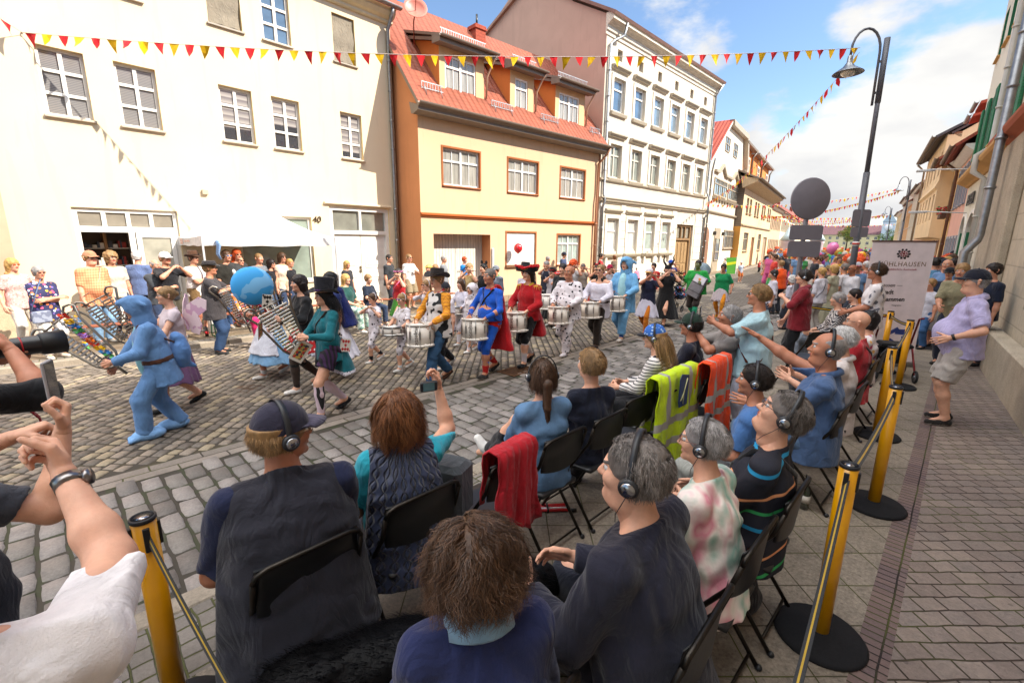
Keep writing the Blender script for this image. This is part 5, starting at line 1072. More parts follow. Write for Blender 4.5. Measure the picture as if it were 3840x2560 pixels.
def strands(seed, n, c, R, roots_fn, length, gravity, curl, width, segs=7, stiff=.35):
 """thin ribbons growing from the scalp and hanging over the head shape (ellipsoid c, R)"""
 rg = np.random.RandomState(seed); p, d = roots_fn(rg, n); n = len(p); N = lambda a: a/(np.linalg.norm(a, axis=1, keepdims=True)+1e-9)
 st = (length*rg.uniform(.7, 1.1, (n, 1)))/segs; side = N(np.cross(d, rg.normal(size=(n, 3)))); ph = rg.uniform(0, 6.28, (n, 1)); out = []
 if curl > .008: ph = (np.sin(p[:, :1]*38+seed)+np.sin(p[:, 1:2]*31+p[:, 2:]*17))*3+rg.normal(0, .35, (n, 1)); side = N(np.cross(d, (0, 0, 1.))+rg.normal(0, .35, (n, 3)))
 clump = N(d+.0)*0+np.stack([np.sin(p[:, 0]*90+p[:, 1]*70), np.sin(p[:, 1]*110+p[:, 2]*60), np.sin(p[:, 2]*80-p[:, 0]*100)], 1)*.16
 for k in range(segs+1):
  w = width*(1-.75*k/segs); off = side*np.sin(ph+k*1.9)*curl*(k/segs); out.append(np.stack([p+off-side*w, p+off+side*w], 1))
  d = N(d+V3(0, 0, -gravity*(1+.4*k/segs))/segs*3+rg.normal(0, .06, (n, 3))+clump*.5); p = p+d*st
  q = (p-c)/R; m = np.linalg.norm(q, axis=1, keepdims=True); ins = (m < 1.03)[:, 0]
  if ins.any():
   p[ins] = c+(q[ins]/m[ins])*R*(1.03+.06*rg.rand(int(ins.sum()), 1)); nn = N(q[ins]/R); dd = d[ins]; dd = N(dd-nn*np.minimum(0, (dd*nn).sum(1, keepdims=True))); d[ins] = dd
 V = np.stack(out, 1).reshape(-1, 3); b = (np.arange(n)*2*(segs+1))[:, None]; k = np.arange(segs)[None]*2
 F = np.stack([b+k, b+k+1, b+k+3, b+k+2], -1).reshape(-1, 4); return V, F, np.repeat(rg.randint(0, 3, n), segs)
def scalp_roots(c, R, front=.45, low=-.25, down=False, top=None, part_=True, up_=.22):
 def f(rg, n):
  d = rg.normal(size=(n*2, 3)); d /= np.linalg.norm(d, axis=1, keepdims=True)
  ok = (d[:, 2] >= low) & ~((d[:, 0] > .15) & (d[:, 2] < front+.25*(d[:, 0]-.15)))
  if top is not None: ok &= d[:, 2] < top
  d = d[ok][:n]; nn = d/R; nn /= np.linalg.norm(nn, axis=1, keepdims=True); t = np.stack([-.35+0*d[:, 1], d[:, 1]*.6, .25+0*d[:, 1]], 1) if not down else np.stack([-.45+0*d[:, 1], d[:, 1]*.9, -.25+0*d[:, 1]], 1)
  if part_: t = t+np.stack([0*d[:, 1]+.25*(d[:, 0] > .2), np.sign(d[:, 1]-.3)*.5*(d[:, 2] > .5), 0*d[:, 1]], 1)
  t /= np.linalg.norm(t, axis=1, keepdims=True); w = nn*(.28 if not down else up_)+t*.6; return c+d*R, w/np.linalg.norm(w, axis=1, keepdims=True)
 return f
def hair_mesh(style, kind, vox, seed, fine, hatted=False):
 """hair shell in head space; fine adds strands"""
 w = {'m': 1.0, 'f': .93, 'c': .95, 'fat': 1.1}[kind]; c = V3(-.010, 0, .030); R = V3(.096, .076*w, .088); T = {'crop': .006, 'short': .016, 'bald': .005, 'bob': .026, 'long': .02, 'pony': .012, 'bun': .014, 'curly': .04, 'wavy': .034, 'afro': .075, 'spiky': .02}[style]
 TF = T; T = T*(.45 if fine and not hatted else 1)
 f = Field(vox, .012); f.ell(c+V3(-.006, 0, .006), R+T)
 if style in ('short', 'crop', 'bald', 'spiky'): f.ell((-.045, 0, -.02), (.05+T, .066*w+T*.6, .06)); cl = [((.0, 0, -.062), (0, 0, -1))]
 elif style in ('bob', 'curly', 'wavy'): f.ell((-.035, 0, -.035), (.072+T*.5, .078*w+T*.8, .085)); cl = [((.0, 0, -.125), (0, 0, -1))]
 elif style == 'afro': f.ell((-.02, 0, .03), (.15, .14, .14)); cl = []
 elif style == 'long': f.cap((-.03, 0, .0), (-.075, 0, -.16), .085, .06, side=(0, 1, 0), st=1.25).cap((-.075, 0, -.16), (-.09, 0, -.34), .055, .03, side=(0, 1, 0), st=2.0); cl = []
 elif style == 'pony': f.ell((-.045, 0, -.01), (.055, .066*w, .06)); f.cap((-.1, 0, .0), (-.13, 0, -.03), .024, .032).cap((-.13, 0, -.03), (-.14, 0, -.2), .036, .024).cap((-.14, 0, -.2), (-.13, 0, -.34), .024, .008); cl = []
 elif style == 'bun': f.ell((-.045, 0, -.015), (.055, .068*w, .06)); f.ell((-.115, 0, .02), (.04, .045, .04)); cl = []
 # keep the face clear
 f.ell((.092, 0, -.06), (.075, .085 if style not in ('long',) else .075, .1), k=.008, sub=True)
 if style == 'bald': f.ell((.03, 0, .12), (.12, .085, .09), k=.006, sub=True)
 for sy in (1, -1): f.ell((.02, sy*.095, -.045), (.035, .03, .045), k=.006, sub=True) if style in ('short', 'crop', 'bald', 'pony', 'bun', 'spiky') else None
 am = {'curly': .014, 'wavy': .010, 'afro': .02, 'bob': .004, 'long': .004, 'short': .005, 'spiky': .008}.get(style, .002)*(.3 if fine else 1)
 V, F = f.mesh(clip=cl+([((0, 0, .055), (0, 0, 1))] if hatted else []), noise=wnoise(60 if style in ('curly', 'afro', 'wavy') else 90, am, seed)); FL = F.tolist(); mi = [0]*len(FL)
 if fine:
  n = {'crop': 4500, 'short': 8000, 'bald': 3000, 'bob': 7000, 'long': 6500, 'pony': 6000, 'bun': 5500, 'curly': 7500, 'wavy': 8500, 'afro': 7000, 'spiky': 6000}[style]; n = int(n*fine)
  T = TF; R2 = R+T*.5; Ln = {'crop': .02, 'short': .04, 'bald': .03, 'bob': .15, 'long': .42, 'pony': .1, 'bun': .1, 'curly': .13, 'wavy': .17, 'afro': .1, 'spiky': .05}[style]
  rt = scalp_roots(c, R2, .52 if style != 'bald' else 9, up_=.42 if style in ('wavy', 'curly') else .22, low=-.62 if style not in ('bob', 'long', 'wavy', 'curly') else -.45, down=style in ('bob', 'long', 'wavy', 'curly', 'pony', 'bun'))
  if style == 'bald': rt = scalp_roots(c, R+.004, 9, -.6, False, .25)
  if hatted: rt = scalp_roots(c, R2, .52, -.62, style in ('bob', 'long', 'wavy', 'curly', 'pony', 'bun'), .02)
  Vs, Fs, mm = strands(seed, n, c, R+T*.5, rt, Ln, {'crop': .3, 'short': .8, 'spiky': .15, 'afro': .05, 'curly': .6}.get(style, 1.3), {'curly': .018, 'wavy': .016, 'afro': .014, 'spiky': .003}.get(style, .0025), .0016, 7 if style in ('long', 'wavy', 'bob', 'curly') else 5)
  b = len(V); V = np.vstack([V, Vs]); FL += (Fs+b).tolist(); mi += mm.tolist()
  if style in ('pony', 'long'):
   rg = random.Random(seed+3); Q = []
   for _ in range(int(500*fine)):
    a = rg.uniform(0, 6.28); r = .031*math.sqrt(rg.random()); x = -.12 if style == 'pony' else -.08; wid = 1 if style == 'pony' else 2.6; b = len(V)+len(Q); z = rg.uniform(-.02, -.1); L = rg.uniform(.16, .28)
    for k in range(6): t = k/5; cy = math.sin(a)*r*wid*(1-.4*t)+.006*math.sin(k+a*3); Q += [(x+math.cos(a)*r*1.15, cy, z-L*t), (x+math.cos(a)*r*1.15+.0015, cy+.0022, z-L*t)]
    for k in range(5): FL.append([b+2*k, b+2*k+1, b+2*k+3, b+2*k+2]); mi.append(_ % 3)
   V = np.vstack([V, np.array(Q)])
 return V, FL, mi
MOLD = {}
def hair_cached(style, kind, vox, seed, fine, hatted=False):
 k = (style, kind, vox, seed if fine else seed % 3, fine, hatted)
 if k not in MOLD: MOLD[k] = hair_mesh(style, kind, vox, k[3], fine, hatted)
 return MOLD[k]
class P_: pass
def mat4(R, t, s=1): m = np.eye(4); m[:3, :3] = np.asarray(R)*s; m[:3, 3] = t; return m
def xfp(m, V): return np.asarray(V) @ m[:3, :3].T + m[:3, 3]
CAMXY = np.array([0., 0.])
def person(label, loc, yaw, h=1.74, g=1.0, belly=0, kind='m', skin='a', lean=0, side=0, twist=0, sit=False, feet=None, hands=None, palms=None, hp=('relax', 'relax'), poles=None, head=(0, 0, 0), hair=('short', 'brown'),
     top=('6a7480', .6), hem=.14, off=.017, bottom=('trousers', '2c3850', 2), shoes='2a2a2a', socks=None, vox=None, fine=None, seed=None, group=None, crouch=0, hipz=None, glasses=None, hat=None, phones=False, collar=None, vest=None, strap=None, bust=0, legmat=None, nohand=(False, False), cat='person', fold=None, knees=None, neckline=.0, loose=0, belt=None, panel=None):
 dist = math.hypot(loc[0], loc[1]); vox = vox or min(.03, max(.0095, dist*.0017)); s = h/1.75; seed = seed if seed is not None else int(abs(loc[0]*37+loc[1]*91)) % 997
 near = dist < 3.6; mid = dist < 9; fine = (1.0 if near else (.35 if dist < 6 else 0)) if fine is None else fine
 if len(loc) == 4: h = loc[3]; loc = loc[:3]; s = h/1.75
 fold = fold if fold is not None else (.0065 if dist < 9 else .004)
 root = thing('person', label, cat, tuple(loc), rad(yaw), group); p = P_(); p.root = root; p.s = s
 hz = hipz if hipz is not None else ((.535/s if sit else .93-crouch)); hip = V3(0, 0, hz)
 RH = np.eye(3); RT = Ry(rad(lean)) @ Rx(rad(-side)); RS = RT @ Rz(rad(twist)); gw = 1+(g-1)*.5
 T = lambda x, y, z: hip+RT @ V3(x, y, z); TS = lambda x, y, z: hip+RT @ V3(0, 0, z)+RS @ V3(x, y, 0)
 neck = TS(-.01, 0, .505); shw = (.168 if kind in ('m', 'fat') else .148)*gw; sh = [TS(-.005, shw, .432), TS(-.005, -shw, .432)]
 hy, hpi, hr = head; RHd = RS @ Rz(rad(hy)) @ Ry(rad(hpi)) @ Rx(rad(hr)) @ RS.T; RHd = RHd @ Rz(rad(twist)) @ Ry(rad(lean*.25)); RHd = Rz(rad(twist+hy)) @ Ry(rad(lean*.35+hpi)) @ Rx(rad(hr-side*.4))
 hs = {'m': 1, 'f': .97, 'c': 1.08, 'fat': 1.02}[kind]; hc = neck+RT @ V3(.018, 0, .052)+RHd @ V3(.015, 0, .12*hs)
 hips = [hip+V3(0, .09*gw, -.01), hip+V3(0, -.09*gw, -.01)]
 if feet is None: feet = ((.45, .13, 0, 8), (.45, -.13, 0, -8)) if sit else ((0, .1, 0, 10), (0, -.1, 0, -10))
 ank = [V3(f[0], f[1], f[2]+.085) for f in feet]; kn = []
 for i in (0, 1): fy = rad(feet[i][3]); pole = knees[i] if knees else (math.cos(fy), math.sin(fy)*.6+(.12 if i == 0 else -.12), .25 if not sit else 1.0); k_, a_ = ik(hips[i], ank[i], .45, .42, pole); kn.append(k_); ank[i] = a_
 if hands is None: hands = ((.05, .25, .80), (.05, -.25, .80)) if not sit else ((.33, .12, hz+.10), (.33, -.12, hz+.10))
 hands = [None if q is None else (q if q[0] != 'w' else tuple((Rz(-rad(yaw)) @ (V3(q[1])-V3(loc)))/s)) for q in hands]
 el = []; wr = []
 for i in (0, 1):
  sg = 1 if i == 0 else -1
  if hands[i] is None: el.append(None); wr.append(None); continue
  pole = (poles[i] if poles and poles[i] is not None else (-.6, sg*.55, -.7)); e_, w_ = ik(sh[i], V3(hands[i]), .285, .255, pole); el.append(e_); wr.append(w_)
 # --- skin body
 b = Field(vox, .03); G = g; bz = belly
 Y = RS @ V3(0, 1, 0)
 b.cap(T(0, 0, .0), T(0, 0, .12), .118*G, .108*G, side=(0, 1, 0), st=1.38).cap(T(.0, 0, .12), T(.005, 0, .32), .105*G, .115*gw, side=Y, st=1.35).cap(T(.005, 0, .3), TS(0, 0, .395), .115*gw, .08*gw, side=Y, st=1.4)
 b.cap(sh[0], neck-RS @ V3(0, 0, .02), .052, .05).cap(sh[1], neck-RS @ V3(0, 0, .02), .052, .05).cap(neck-RS @ V3(0, 0, .03), hc-RHd @ V3(.012, 0, .07), .056*gw, .05*gw, k=.03)
 if bz: b.ell(T(.09+.03*bz, 0, .12), (.10+.06*bz, .15+.03*bz, .15), k=.05)
 if bust: b.ell(T(.095, .075, .34), (.06, .065, .06), k=.03).ell(T(.095, -.075, .34), (.06, .065, .06), k=.03)
 ag = .9+.25*(g-.9)
 for i in (0, 1):
  b.cap(hips[i], kn[i], .088*gw, .058*gw).cap(kn[i], kn[i]+(ank[i]-kn[i])*.35, .056*gw, .058*gw).cap(kn[i]+(ank[i]-kn[i])*.35, ank[i], .058*gw, .037)
  b.cap(ank[i], ank[i]+Rz(rad(feet[i][3])) @ V3(.13, 0, -.045), .036, .025)
  if el[i] is not None: b.cap(sh[i], el[i], .05*ag, .041*ag).cap(el[i], el[i]+(wr[i]-el[i])*.3, .042*ag, .042*ag).cap(el[i]+(wr[i]-el[i])*.3, wr[i], .042*ag, .026*ag)
 V, F = b.mesh(); FL = [list(q) for q in F]; mi = [0]*len(FL); sk = SKINS.get(skin) or M('skin', skin)
 bm_ = hair[1] if hair else 'brown'; mats = [sk, LIP if skin != 'green' else sk, M('hair', HAIRC.get(bm_, bm_)), EYEW, IRIS]
 HM = mat4(RHd, hc, hs); hv, hf, hm = head_mold(kind, .006 if mid else .011); n = len(V); V = np.vstack([V, xfp(HM, hv)]); FL += [[i+n for i in q] for q in hf]; mi += list(hm); p.hand = [None, None]
 for i in (0, 1):
  if wr[i] is None or nohand[i]: continue
  X = nrm(wr[i]-el[i]); sg = 1 if i == 0 else -1; pd = V3(palms[i]) if palms and palms[i] is not None else V3(0, -sg, -.3); Z = -(pd-X*(pd@X)); Z = nrm(Z) if np.linalg.norm(Z) > 1e-3 else basis(X)[0]; Yh = np.cross(Z, X)
  Rm = np.stack([X, Yh, Z], 1); m = mat4(Rm, wr[i], .97*(1 if kind != 'c' else .9)); q, f_ = hand_mold(hp[i], .0045 if mid else .007); q = q.copy()
  # thumb must lie on the inner side: right hand has it at +y, left mirrored when palm faces the same way
  thumb = V3(0, 1, 0); mir = (i == 0)
  if mir: q = q*V3(1, -1, 1); f_ = f_[:, ::-1]
  n = len(V); V = np.vstack([V, xfp(m, q)]); FL += [[j+n for j in c] for c in f_]; mi += [0]*len(f_); p.hand[i] = m
 V *= s; mesh_obj('body', V, FL, mats, root, True, mi)
 def part(name, f, mat, clip=(), noise=None, par=None): v, q = f.mesh(clip=clip, noise=noise); return mesh_obj(name, v*s, q, mat, par or root, True) if len(v) else None
 hs4 = HM.copy(); hs4[:3] *= s; p.HM = hs4
 # --- hair
 if hair and hair[0] != 'none':
  hv_, hf_, hm_ = hair_cached(hair[0], kind, .006 if near else (.008 if mid else .013), seed % 7, fine, bool(hat) and hat[0] in ('cap', 'brim', 'tophat', 'pirate', 'headband0')); V = xfp(hs4, hv_); hc_ = HAIRC.get(hair[1], hair[1]); mesh_obj('hair', V, hf_, [M('hair', hc_), M('hair', hc_, None, k=.6), M('hair', hc_, None, k=1.5)], root, True, hm_)
 # --- trousers / skirt
 up = RT @ V3(0, 0, 1); o2 = off-.003
 if bottom:
  bk, bc, bl = bottom[:3]; bmt = cloth(bc); f = Field(vox, .03)
  if bk in ('trousers', 'shorts', 'leggings'):
   ob = {'trousers': .02, 'shorts': .028, 'leggings': .007}[bk]+loose; f.cap(T(0, 0, -.03), T(0, 0, .1), .118*G+ob*.35, .108*G+ob*.2, side=(0, 1, 0), st=1.38)
   for i in (0, 1):
    if bl > 1: e_ = kn[i]+(ank[i]-kn[i])*(bl-1); f.cap(hips[i], kn[i], .09*gw+ob*.7, .062*gw+ob).cap(kn[i], e_, .06*gw+ob, (.04 if bk == 'leggings' else .052)+ob, cut1=True)
    else: e_ = hips[i]+(kn[i]-hips[i])*bl; f.cap(hips[i], e_, .094*gw+ob, .08*gw+ob, cut1=True)
   part(bk, f, bmt, [(T(0, 0, .13), up)], fold_noise(fold*1.3, seed, 34) if vox < .024 else None)
  else:
   fl = bottom[3] if len(bottom) > 3 else .22; a = hip+V3(0, 0, .08); c_ = hip+V3(.02, 0, -bl); f.cap(a, c_, .125*G, fl, side=(0, 1, 0), st=1.25, cut1=True, k=.01)
   def sn(Pp, a=a, bl=bl): th = np.arctan2(Pp[..., 1], Pp[..., 0]); t = np.clip((a[2]-Pp[..., 2])/(bl+.1), 0, 1); return (t*.014*np.sin(th*11+2*np.sin(th*3))).astype(np.float32)
   part('skirt', f, bmt, [(T(0, 0, .13), up)], sn)
 if legmat:
  f = Field(vox, .02)
  for i in (0, 1): f.cap(hips[i], kn[i], .092*gw, .062*gw).cap(kn[i], kn[i]+(ank[i]-kn[i])*.35, .06*gw, .062*gw).cap(kn[i]+(ank[i]-kn[i])*.35, ank[i], .062*gw, .041)
  part('tights', f, cloth(legmat[0]), [] if len(legmat) < 2 else [(hips[0]-V3(0, 0, legmat[1]), (0, 0, 1))])
 # --- top
 if top:
  tm = cloth(top[0]); sl = top[1]; f = Field(vox, .032); o = off; he = hem
  f.cap(T(0, 0, -he), T(0, 0, .12), .118*G+o+.020, .108*G+o+.008, side=(0, 1, 0), st=1.4).cap(T(0, 0, .12), T(.005, 0, .32), .106*G+o, .115*gw+o, side=Y, st=1.36).cap(T(.005, 0, .3), TS(0, 0, .395), .115*gw+o, .08*gw+o*.8, side=Y, st=1.4)
  f.cap(sh[0], neck-RS @ V3(0, 0, .02), .053+o*.7, .05+o*.6).cap(sh[1], neck-RS @ V3(0, 0, .02), .053+o*.7, .05+o*.6)
  if bz: f.ell(T(.09+.03*bz, 0, .10), (.10+.06*bz+o, .15+.03*bz+o, .16+o), k=.05)
  if bust: f.ell(T(.095, .075, .34), (.06+o*.7, .065+o*.7, .06+o*.7), k=.035).ell(T(.095, -.075, .34), (.06+o*.7, .065+o*.7, .06+o*.7), k=.035)
  f.cap(neck-RS @ V3(0, 0, .06), neck+RS @ V3(0, 0, .015), .075*gw, .063*gw, k=.03)
  for i in (0, 1):
   if sl > 0 and el[i] is not None:
    if sl <= 1: f.cap(sh[i], sh[i]+(el[i]-sh[i])*sl, .056*ag+o*.8, .05*ag+o*.9, cut1=True)
    else: f.cap(sh[i], el[i], .056*ag+o*.8, .045*ag+o*.8).cap(el[i], el[i]+(wr[i]-el[i])*(sl-1), .045*ag+o*.8, .033*ag+o*.6, cut1=True)
   elif sl <= 0: f.cap(sh[i], sh[i]+(RS @ V3(0, (1 if i == 0 else -1)*.5, -.2)), .03, .03, cut0=True, sub=True, k=.01)
  ob_ = part('shirt' if not vest else 'shirt', f, tm, [(T(0, 0, -he), -up), (neck+RS @ V3(0, 0, .005-neckline), RS @ V3(.25 if neckline == 0 else .5, 0, 1))], fold_noise(fold, seed+5, 26) if vox < .026 else None); p.shirt = ob_
 if vest:
  vm, vo, vh = vest; f = Field(vox, .032); o = off+vo
  f.cap(T(0, 0, -vh), T(0, 0, .12), .118*G+o+.024, .108*G+o+.010, side=(0, 1, 0), st=1.4).cap(T(0, 0, .12), T(.005, 0, .32), .106*G+o, .115*gw+o, side=Y, st=1.4).cap(T(.005, 0, .3), TS(0, 0, .395), .115*gw+o, .08*gw+o*.8, side=Y, st=1.4)
  f.cap(sh[0]*.85+sh[1]*.15, sh[1]*.85+sh[0]*.15, .06+o*.7, .06+o*.7)
  if bz: f.ell(T(.09+.03*bz, 0, .10), (.10+.06*bz+o, .15+.03*bz+o, .16+o), k=.05)
  f.cap(neck-RS @ V3(0, 0, .06), neck+RS @ V3(0, 0, .03), .08*gw, .072*gw, k=.03)
  part('vest', f, cloth(vm), [(T(0, 0, -vh), -up), (neck+RS @ V3(0, 0, .02), RS @ V3(.5, 0, 1)), (sh[0]*(1.03+.12*(g-1))-sh[1]*(.03+.12*(g-1)), RS @ V3(0, 1, .12)), (sh[1]*(1.03+.12*(g-1))-sh[0]*(.03+.12*(g-1)), RS @ V3(0, -1, .12))], fold_noise(fold, seed+6, 22))
 if collar:
  mb = MB(); cpts = [neck+RS @ V3(.072*math.cos(a)*gw+.0, .072*math.sin(a)*gw, .0-.03*math.cos(a)) for a in [rad(q) for q in range(35, 330, 20)]]; mb.tube([c*s for c in cpts], .0 + (.016+max(0, off-.017)*.9)*s, 6, flat=1.6); mb.build('collar', cloth(collar), root)
 if belt: f = Field(vox, .03); f.cap(T(0, 0, .03), T(0, 0, .085), .128*G+off, .126*G+off, side=(0, 1, 0), st=1.38, cut0=True, cut1=True); part('belt', f, cloth(belt))
 if panel: f = Field(vox, .03); f.ell(T(.06+off, 0, .18), (.10, .105, .34)); part('front_panel', f, cloth(panel))
 if strap:
  for (sa, mt) in strap:
   mb = MB(); pts = []
   sg = sa; A = TS(.0, sg*.12, .5); pts = [TS(.12*gw, sg*.05, .38), TS(.06, sg*.11, .49), TS(-.06, sg*.10, .48), TS(-.125*gw, sg*.0, .38), T(-.13*G, -sg*.10, .2), T(-.06, -sg*.18*G, .02)]
   pts2 = [TS(.14*gw, 0, .33), T(.13*G+.04*bz, -sg*.1, .16), T(.06, -sg*.2*G, .0)]; mb.tube([V3(q)*s for q in pts2[::-1]+pts[1:]], .015*s, 6, flat=.4); mb.build('strap', cloth(mt), root)
 # --- shoes and socks
 if shoes:
  for i in (0, 1):
   fy = Rz(rad(feet[i][3])); tip = rad(feet[i][4]) if len(feet[i]) > 4 else 0; Rf = fy @ Ry(tip); a = ank[i]; f = Field(min(vox, .014), .012)
   f.cap(a+Rf @ V3(-.035, 0, -.045), a+Rf @ V3(.06, 0, -.045), .036, .04, side=fy @ V3(0, 1, 0), st=1.05).cap(a+Rf @ V3(.06, 0, -.05), a+Rf @ V3(.155, 0, -.058), .04, .03, side=fy @ V3(0, 1, 0), st=1.25).cap(a+Rf @ V3(-.01, 0, -.03), a+Rf @ V3(-.005, 0, .01), .042, .042, cut1=True)
   v, q = f.mesh(clip=[(a+Rf @ V3(0, 0, -.084), Rf @ V3(0, 0, -1))]); sm = cloth(shoes) if not isinstance(shoes, dict) else cloth(shoes['m']); C = (v[q].mean(1)-a) @ Rf; mi = (C[:, 2] < -.068).astype(int); mesh_obj('shoe', v*s, q, [sm, M('paint', 'cfc8be' if not (isinstance(shoes, str) and shoes in ('1c1c1c', '2a2a2a', '17171a')) else '26221f')], root, True, mi)
   if socks: f = Field(vox, .01); f.cap(a, a+(kn[i]-a)*socks[1], .042, .042+.022*min(1, socks[1]*2), cut1=True); part('sock', f, cloth(socks[0]))
 if glasses:
  mb = MB(); dk = glasses[0] == 'sun'
  for sy in (1, -1):
   c = V3(.101, sy*.033, .012)
   if dk: mb.add([c+V3(0, -.024, .012), c+V3(0, .024, .014), c+V3(-.004*1, .022, -.014), c+V3(0, -.02, -.015), c+V3(-.005, -.024, .012), c+V3(-.005, .024, .014), c+V3(-.009, .022, -.014), c+V3(-.005, -.02, -.015)], [(3, 2, 1, 0), (4, 5, 6, 7), (0, 1, 5, 4), (1, 2, 6, 5), (2, 3, 7, 6), (3, 0, 4, 7)], 0)
   else: mb.tube([c+V3(0, .021*math.cos(a), .016*math.sin(a)) for a in [k*math.pi/6 for k in range(12)]], .0017, 5, 1, closed=True)
   mb.tube([c+V3(-.002, sy*.02, .006), c+V3(-.03, sy*.044, .008), c+V3(-.115, sy*.047, .002)], .0022, 4, 1)
  mb.tube([V3(.102, .013, .016), V3(.106, 0, .018), V3(.102, -.013, .016)], .002, 4, 1)
  mesh_obj('sunglasses' if dk else 'glasses', xfp(hs4, np.array(mb.v, float)), mb.f, [M('glass', glasses[1]), M('paint', glasses[2] if len(glasses) > 2 else '1a1a1a')], root, mi=mb.m)
 def hpart(name, mb, mats, smooth=None):
  o = mesh_obj(name, xfp(hs4, np.array([tuple(v) for v in mb.v], float)), mb.f, mats, root, mi=mb.m); o.data.polygons.foreach_set('use_smooth', np.array(mb.sm, dtype=bool)); return o
 p.hpart = hpart
 if phones:
  mb = MB(); fr = phones if isinstance(phones, tuple) else ()
  back = 'back' in fr; pts = []
  for a in range(-9, 10):
   t = a/9*math.pi*.5*1.06
   if back: pts.append(V3(-.01-.128*math.cos(t), .112*math.sin(t), -.012))
   else: pts.append(V3(-.012, .108*math.sin(t), .0+.150*math.cos(t)))
  # flat band
  V = []; F = []
  for k, q in enumerate(pts):
   dn = nrm(q-V3(-.01, 0, .0))*.003; wv = V3(0, 0, .010) if back else V3(.011, 0, 0); V += [q-wv-dn, q+wv-dn, q+wv+dn, q-wv+dn]
  for k in range(len(pts)-1):
   for j in range(4): r = (j+1) % 4; F.append((k*4+j, k*4+r, k*4+4+r, k*4+4+j))
  mb.add(V, F, 0, True)
  for sy in (1, -1): mb.lathe([(.0, -.012), (.03, -.012), (.034, -.004), (.033, .010), (.026, .016)], (-.008, sy*.100, -.004), 20, 0, (0, sy, 0)); mb.lathe([(.0225, .014), (.024, .018), (.021, .0225), (0, .023)], (-.008, sy*.100, -.004), 20, 1, (0, sy, 0))
  mb.tube([V3(-.004, .112, -.03), V3(.012, .108, -.07), V3(.03, .09, -.115), V3(.035, .06, -.16)], .0016, 5, 0)
  hpart('headphones', mb, [M('paint', '232427', rough=.45), M('metal', 'b2b4b8', rough=.22)])
 if hat: HATS[hat[0]](p, hpart, *hat[1:])
 p.hip = hip; p.T = T; p.W = lambda x, y, z: tuple(np.array(loc, float)+Rz(rad(yaw)) @ (V3(x, y, z)*s)); p.Mw = mat4(Rz(rad(yaw)), loc); p.neck = neck; p.sh = sh; p.kn = kn; p.wr = wr; p.el = el
 p.handw = lambda i: (p.Mw @ (lambda m: np.vstack([m[:3]*s, m[3]]))(p.hand[i])); p.vox = vox; p.part = part; p.TS = TS; p.RS = RS
 return p
# ---- hats, in head space
HATS = {}
def hatdef(f): HATS[f.__name__] = f; return f
def dome(r=(.108, .092), z0=.035, zt=.132, cx=-.008, n=24, k=8, mi=0, mb=None, dent=0):
 mb = mb or MB(); V = []; F = []
 for i in range(k+1):
  t = i/k*math.pi/2; rr = math.cos(t)**.8 if i < k else 0
  for j in range(n): a = 2*math.pi*j/n; V.append((cx+r[0]*rr*math.cos(a), r[1]*rr*math.sin(a), z0+(zt-z0)*math.sin(t)-dent*max(0, 1-abs(math.sin(a)*rr)*3)*(i/k)**2))
 for i in range(k):
  for j in range(n): q = (j+1) % n; F.append((i*n+j, i*n+q, i*n+n+q, i*n+n+j))
 mb.add(V, F, mi, True); return mb
@hatdef
def cap(p, hpart, c, c2=None, back=False, logo=None):
 mb = dome((.112, .095), .028, .138); sg = -1 if back else 1
 V = []; F = []; n = 14
 for j in range(n+1):
  a = -1.15+2.3*j/n
  for r, z in ((.104, .040), (.150, .043), (.188, .030), (.186, .026), (.148, .038), (.102, .034)): x = -.008+sg*(r*math.cos(a*.8) if r > .11 else r*math.cos(a)); y = (.094 if r < .11 else .082)*math.sin(a)*(1 if r > .11 else 1); V.append((x, y, z-.012*abs(math.sin(a))**2*(r > .11)))
 for j in range(n):
  for q in range(6): r = (q+1) % 6; F.append((j*6+q, j*6+r, j*6+6+r, j*6+6+q))
 mb.add(V, F, 1, True); mb.ball((-.008, 0, .139), .007, 8, 0); mb.tube([(-.008-.1*sg, .04, .045), (-.008-.114*sg, 0, .04), (-.008-.1*sg, -.04, .045)], .006, 6, 1)
 hpart('cap', mb, [cloth(c), cloth(c2 or c)])
def brimmed(p, hpart, c, br=.175, crown=.11, top=.098, band='1a1a1a', curl=.02, tilt=0, name='hat', brim_c=None, top_flat=True):
 mb = MB(); n = 32; V = []; F = []
 prof = [(br, 0), (br*.995, .006), (.118, .012), (.108, .02), (top, crown), (top*.86, crown+.012), (0, crown+(.004 if top_flat else .02))]
 for r, z in prof:
  for j in range(n): a = 2*math.pi*j/n; k = max(0, (r-.118)/(br-.118+1e-6)); V.append((-.008+r*math.cos(a)*1.06, r*math.sin(a)*.93, .05+z+curl*k*abs(math.sin(a))**2*2-.012*k*abs(math.cos(a))))
 for i in range(len(prof)-1):
  for j in range(n): q = (j+1) % n; F.append((i*n+j, i*n+q, i*n+n+q, i*n+n+j))
 mb.add(V, F, 0, True); b = len(mb.v); V = []
 for r, z in ((.1105, .021), (.1095, .043)):
  for j in range(n): a = 2*math.pi*j/n; V.append((-.008+r*math.cos(a)*1.06, r*math.sin(a)*.93, .05+z))
 mb.add(V, [(j, (j+1) % n, n+(j+1) % n, n+j) for j in range(n)], 1, True)
 for i, v in enumerate(mb.v): v = Ry(rad(tilt)) @ V3(v); mb.v[i] = tuple(v)
 hpart(name, mb, [cloth(c), cloth(band)])
HATS['brim'] = brimmed
@hatdef
def tophat(p, hpart, c='17161a', band='17161a', s=1, tilt=-6): brimmed(p, hpart, c, .165*s, .17*s, .112*s, band, .03, tilt, 'top_hat')
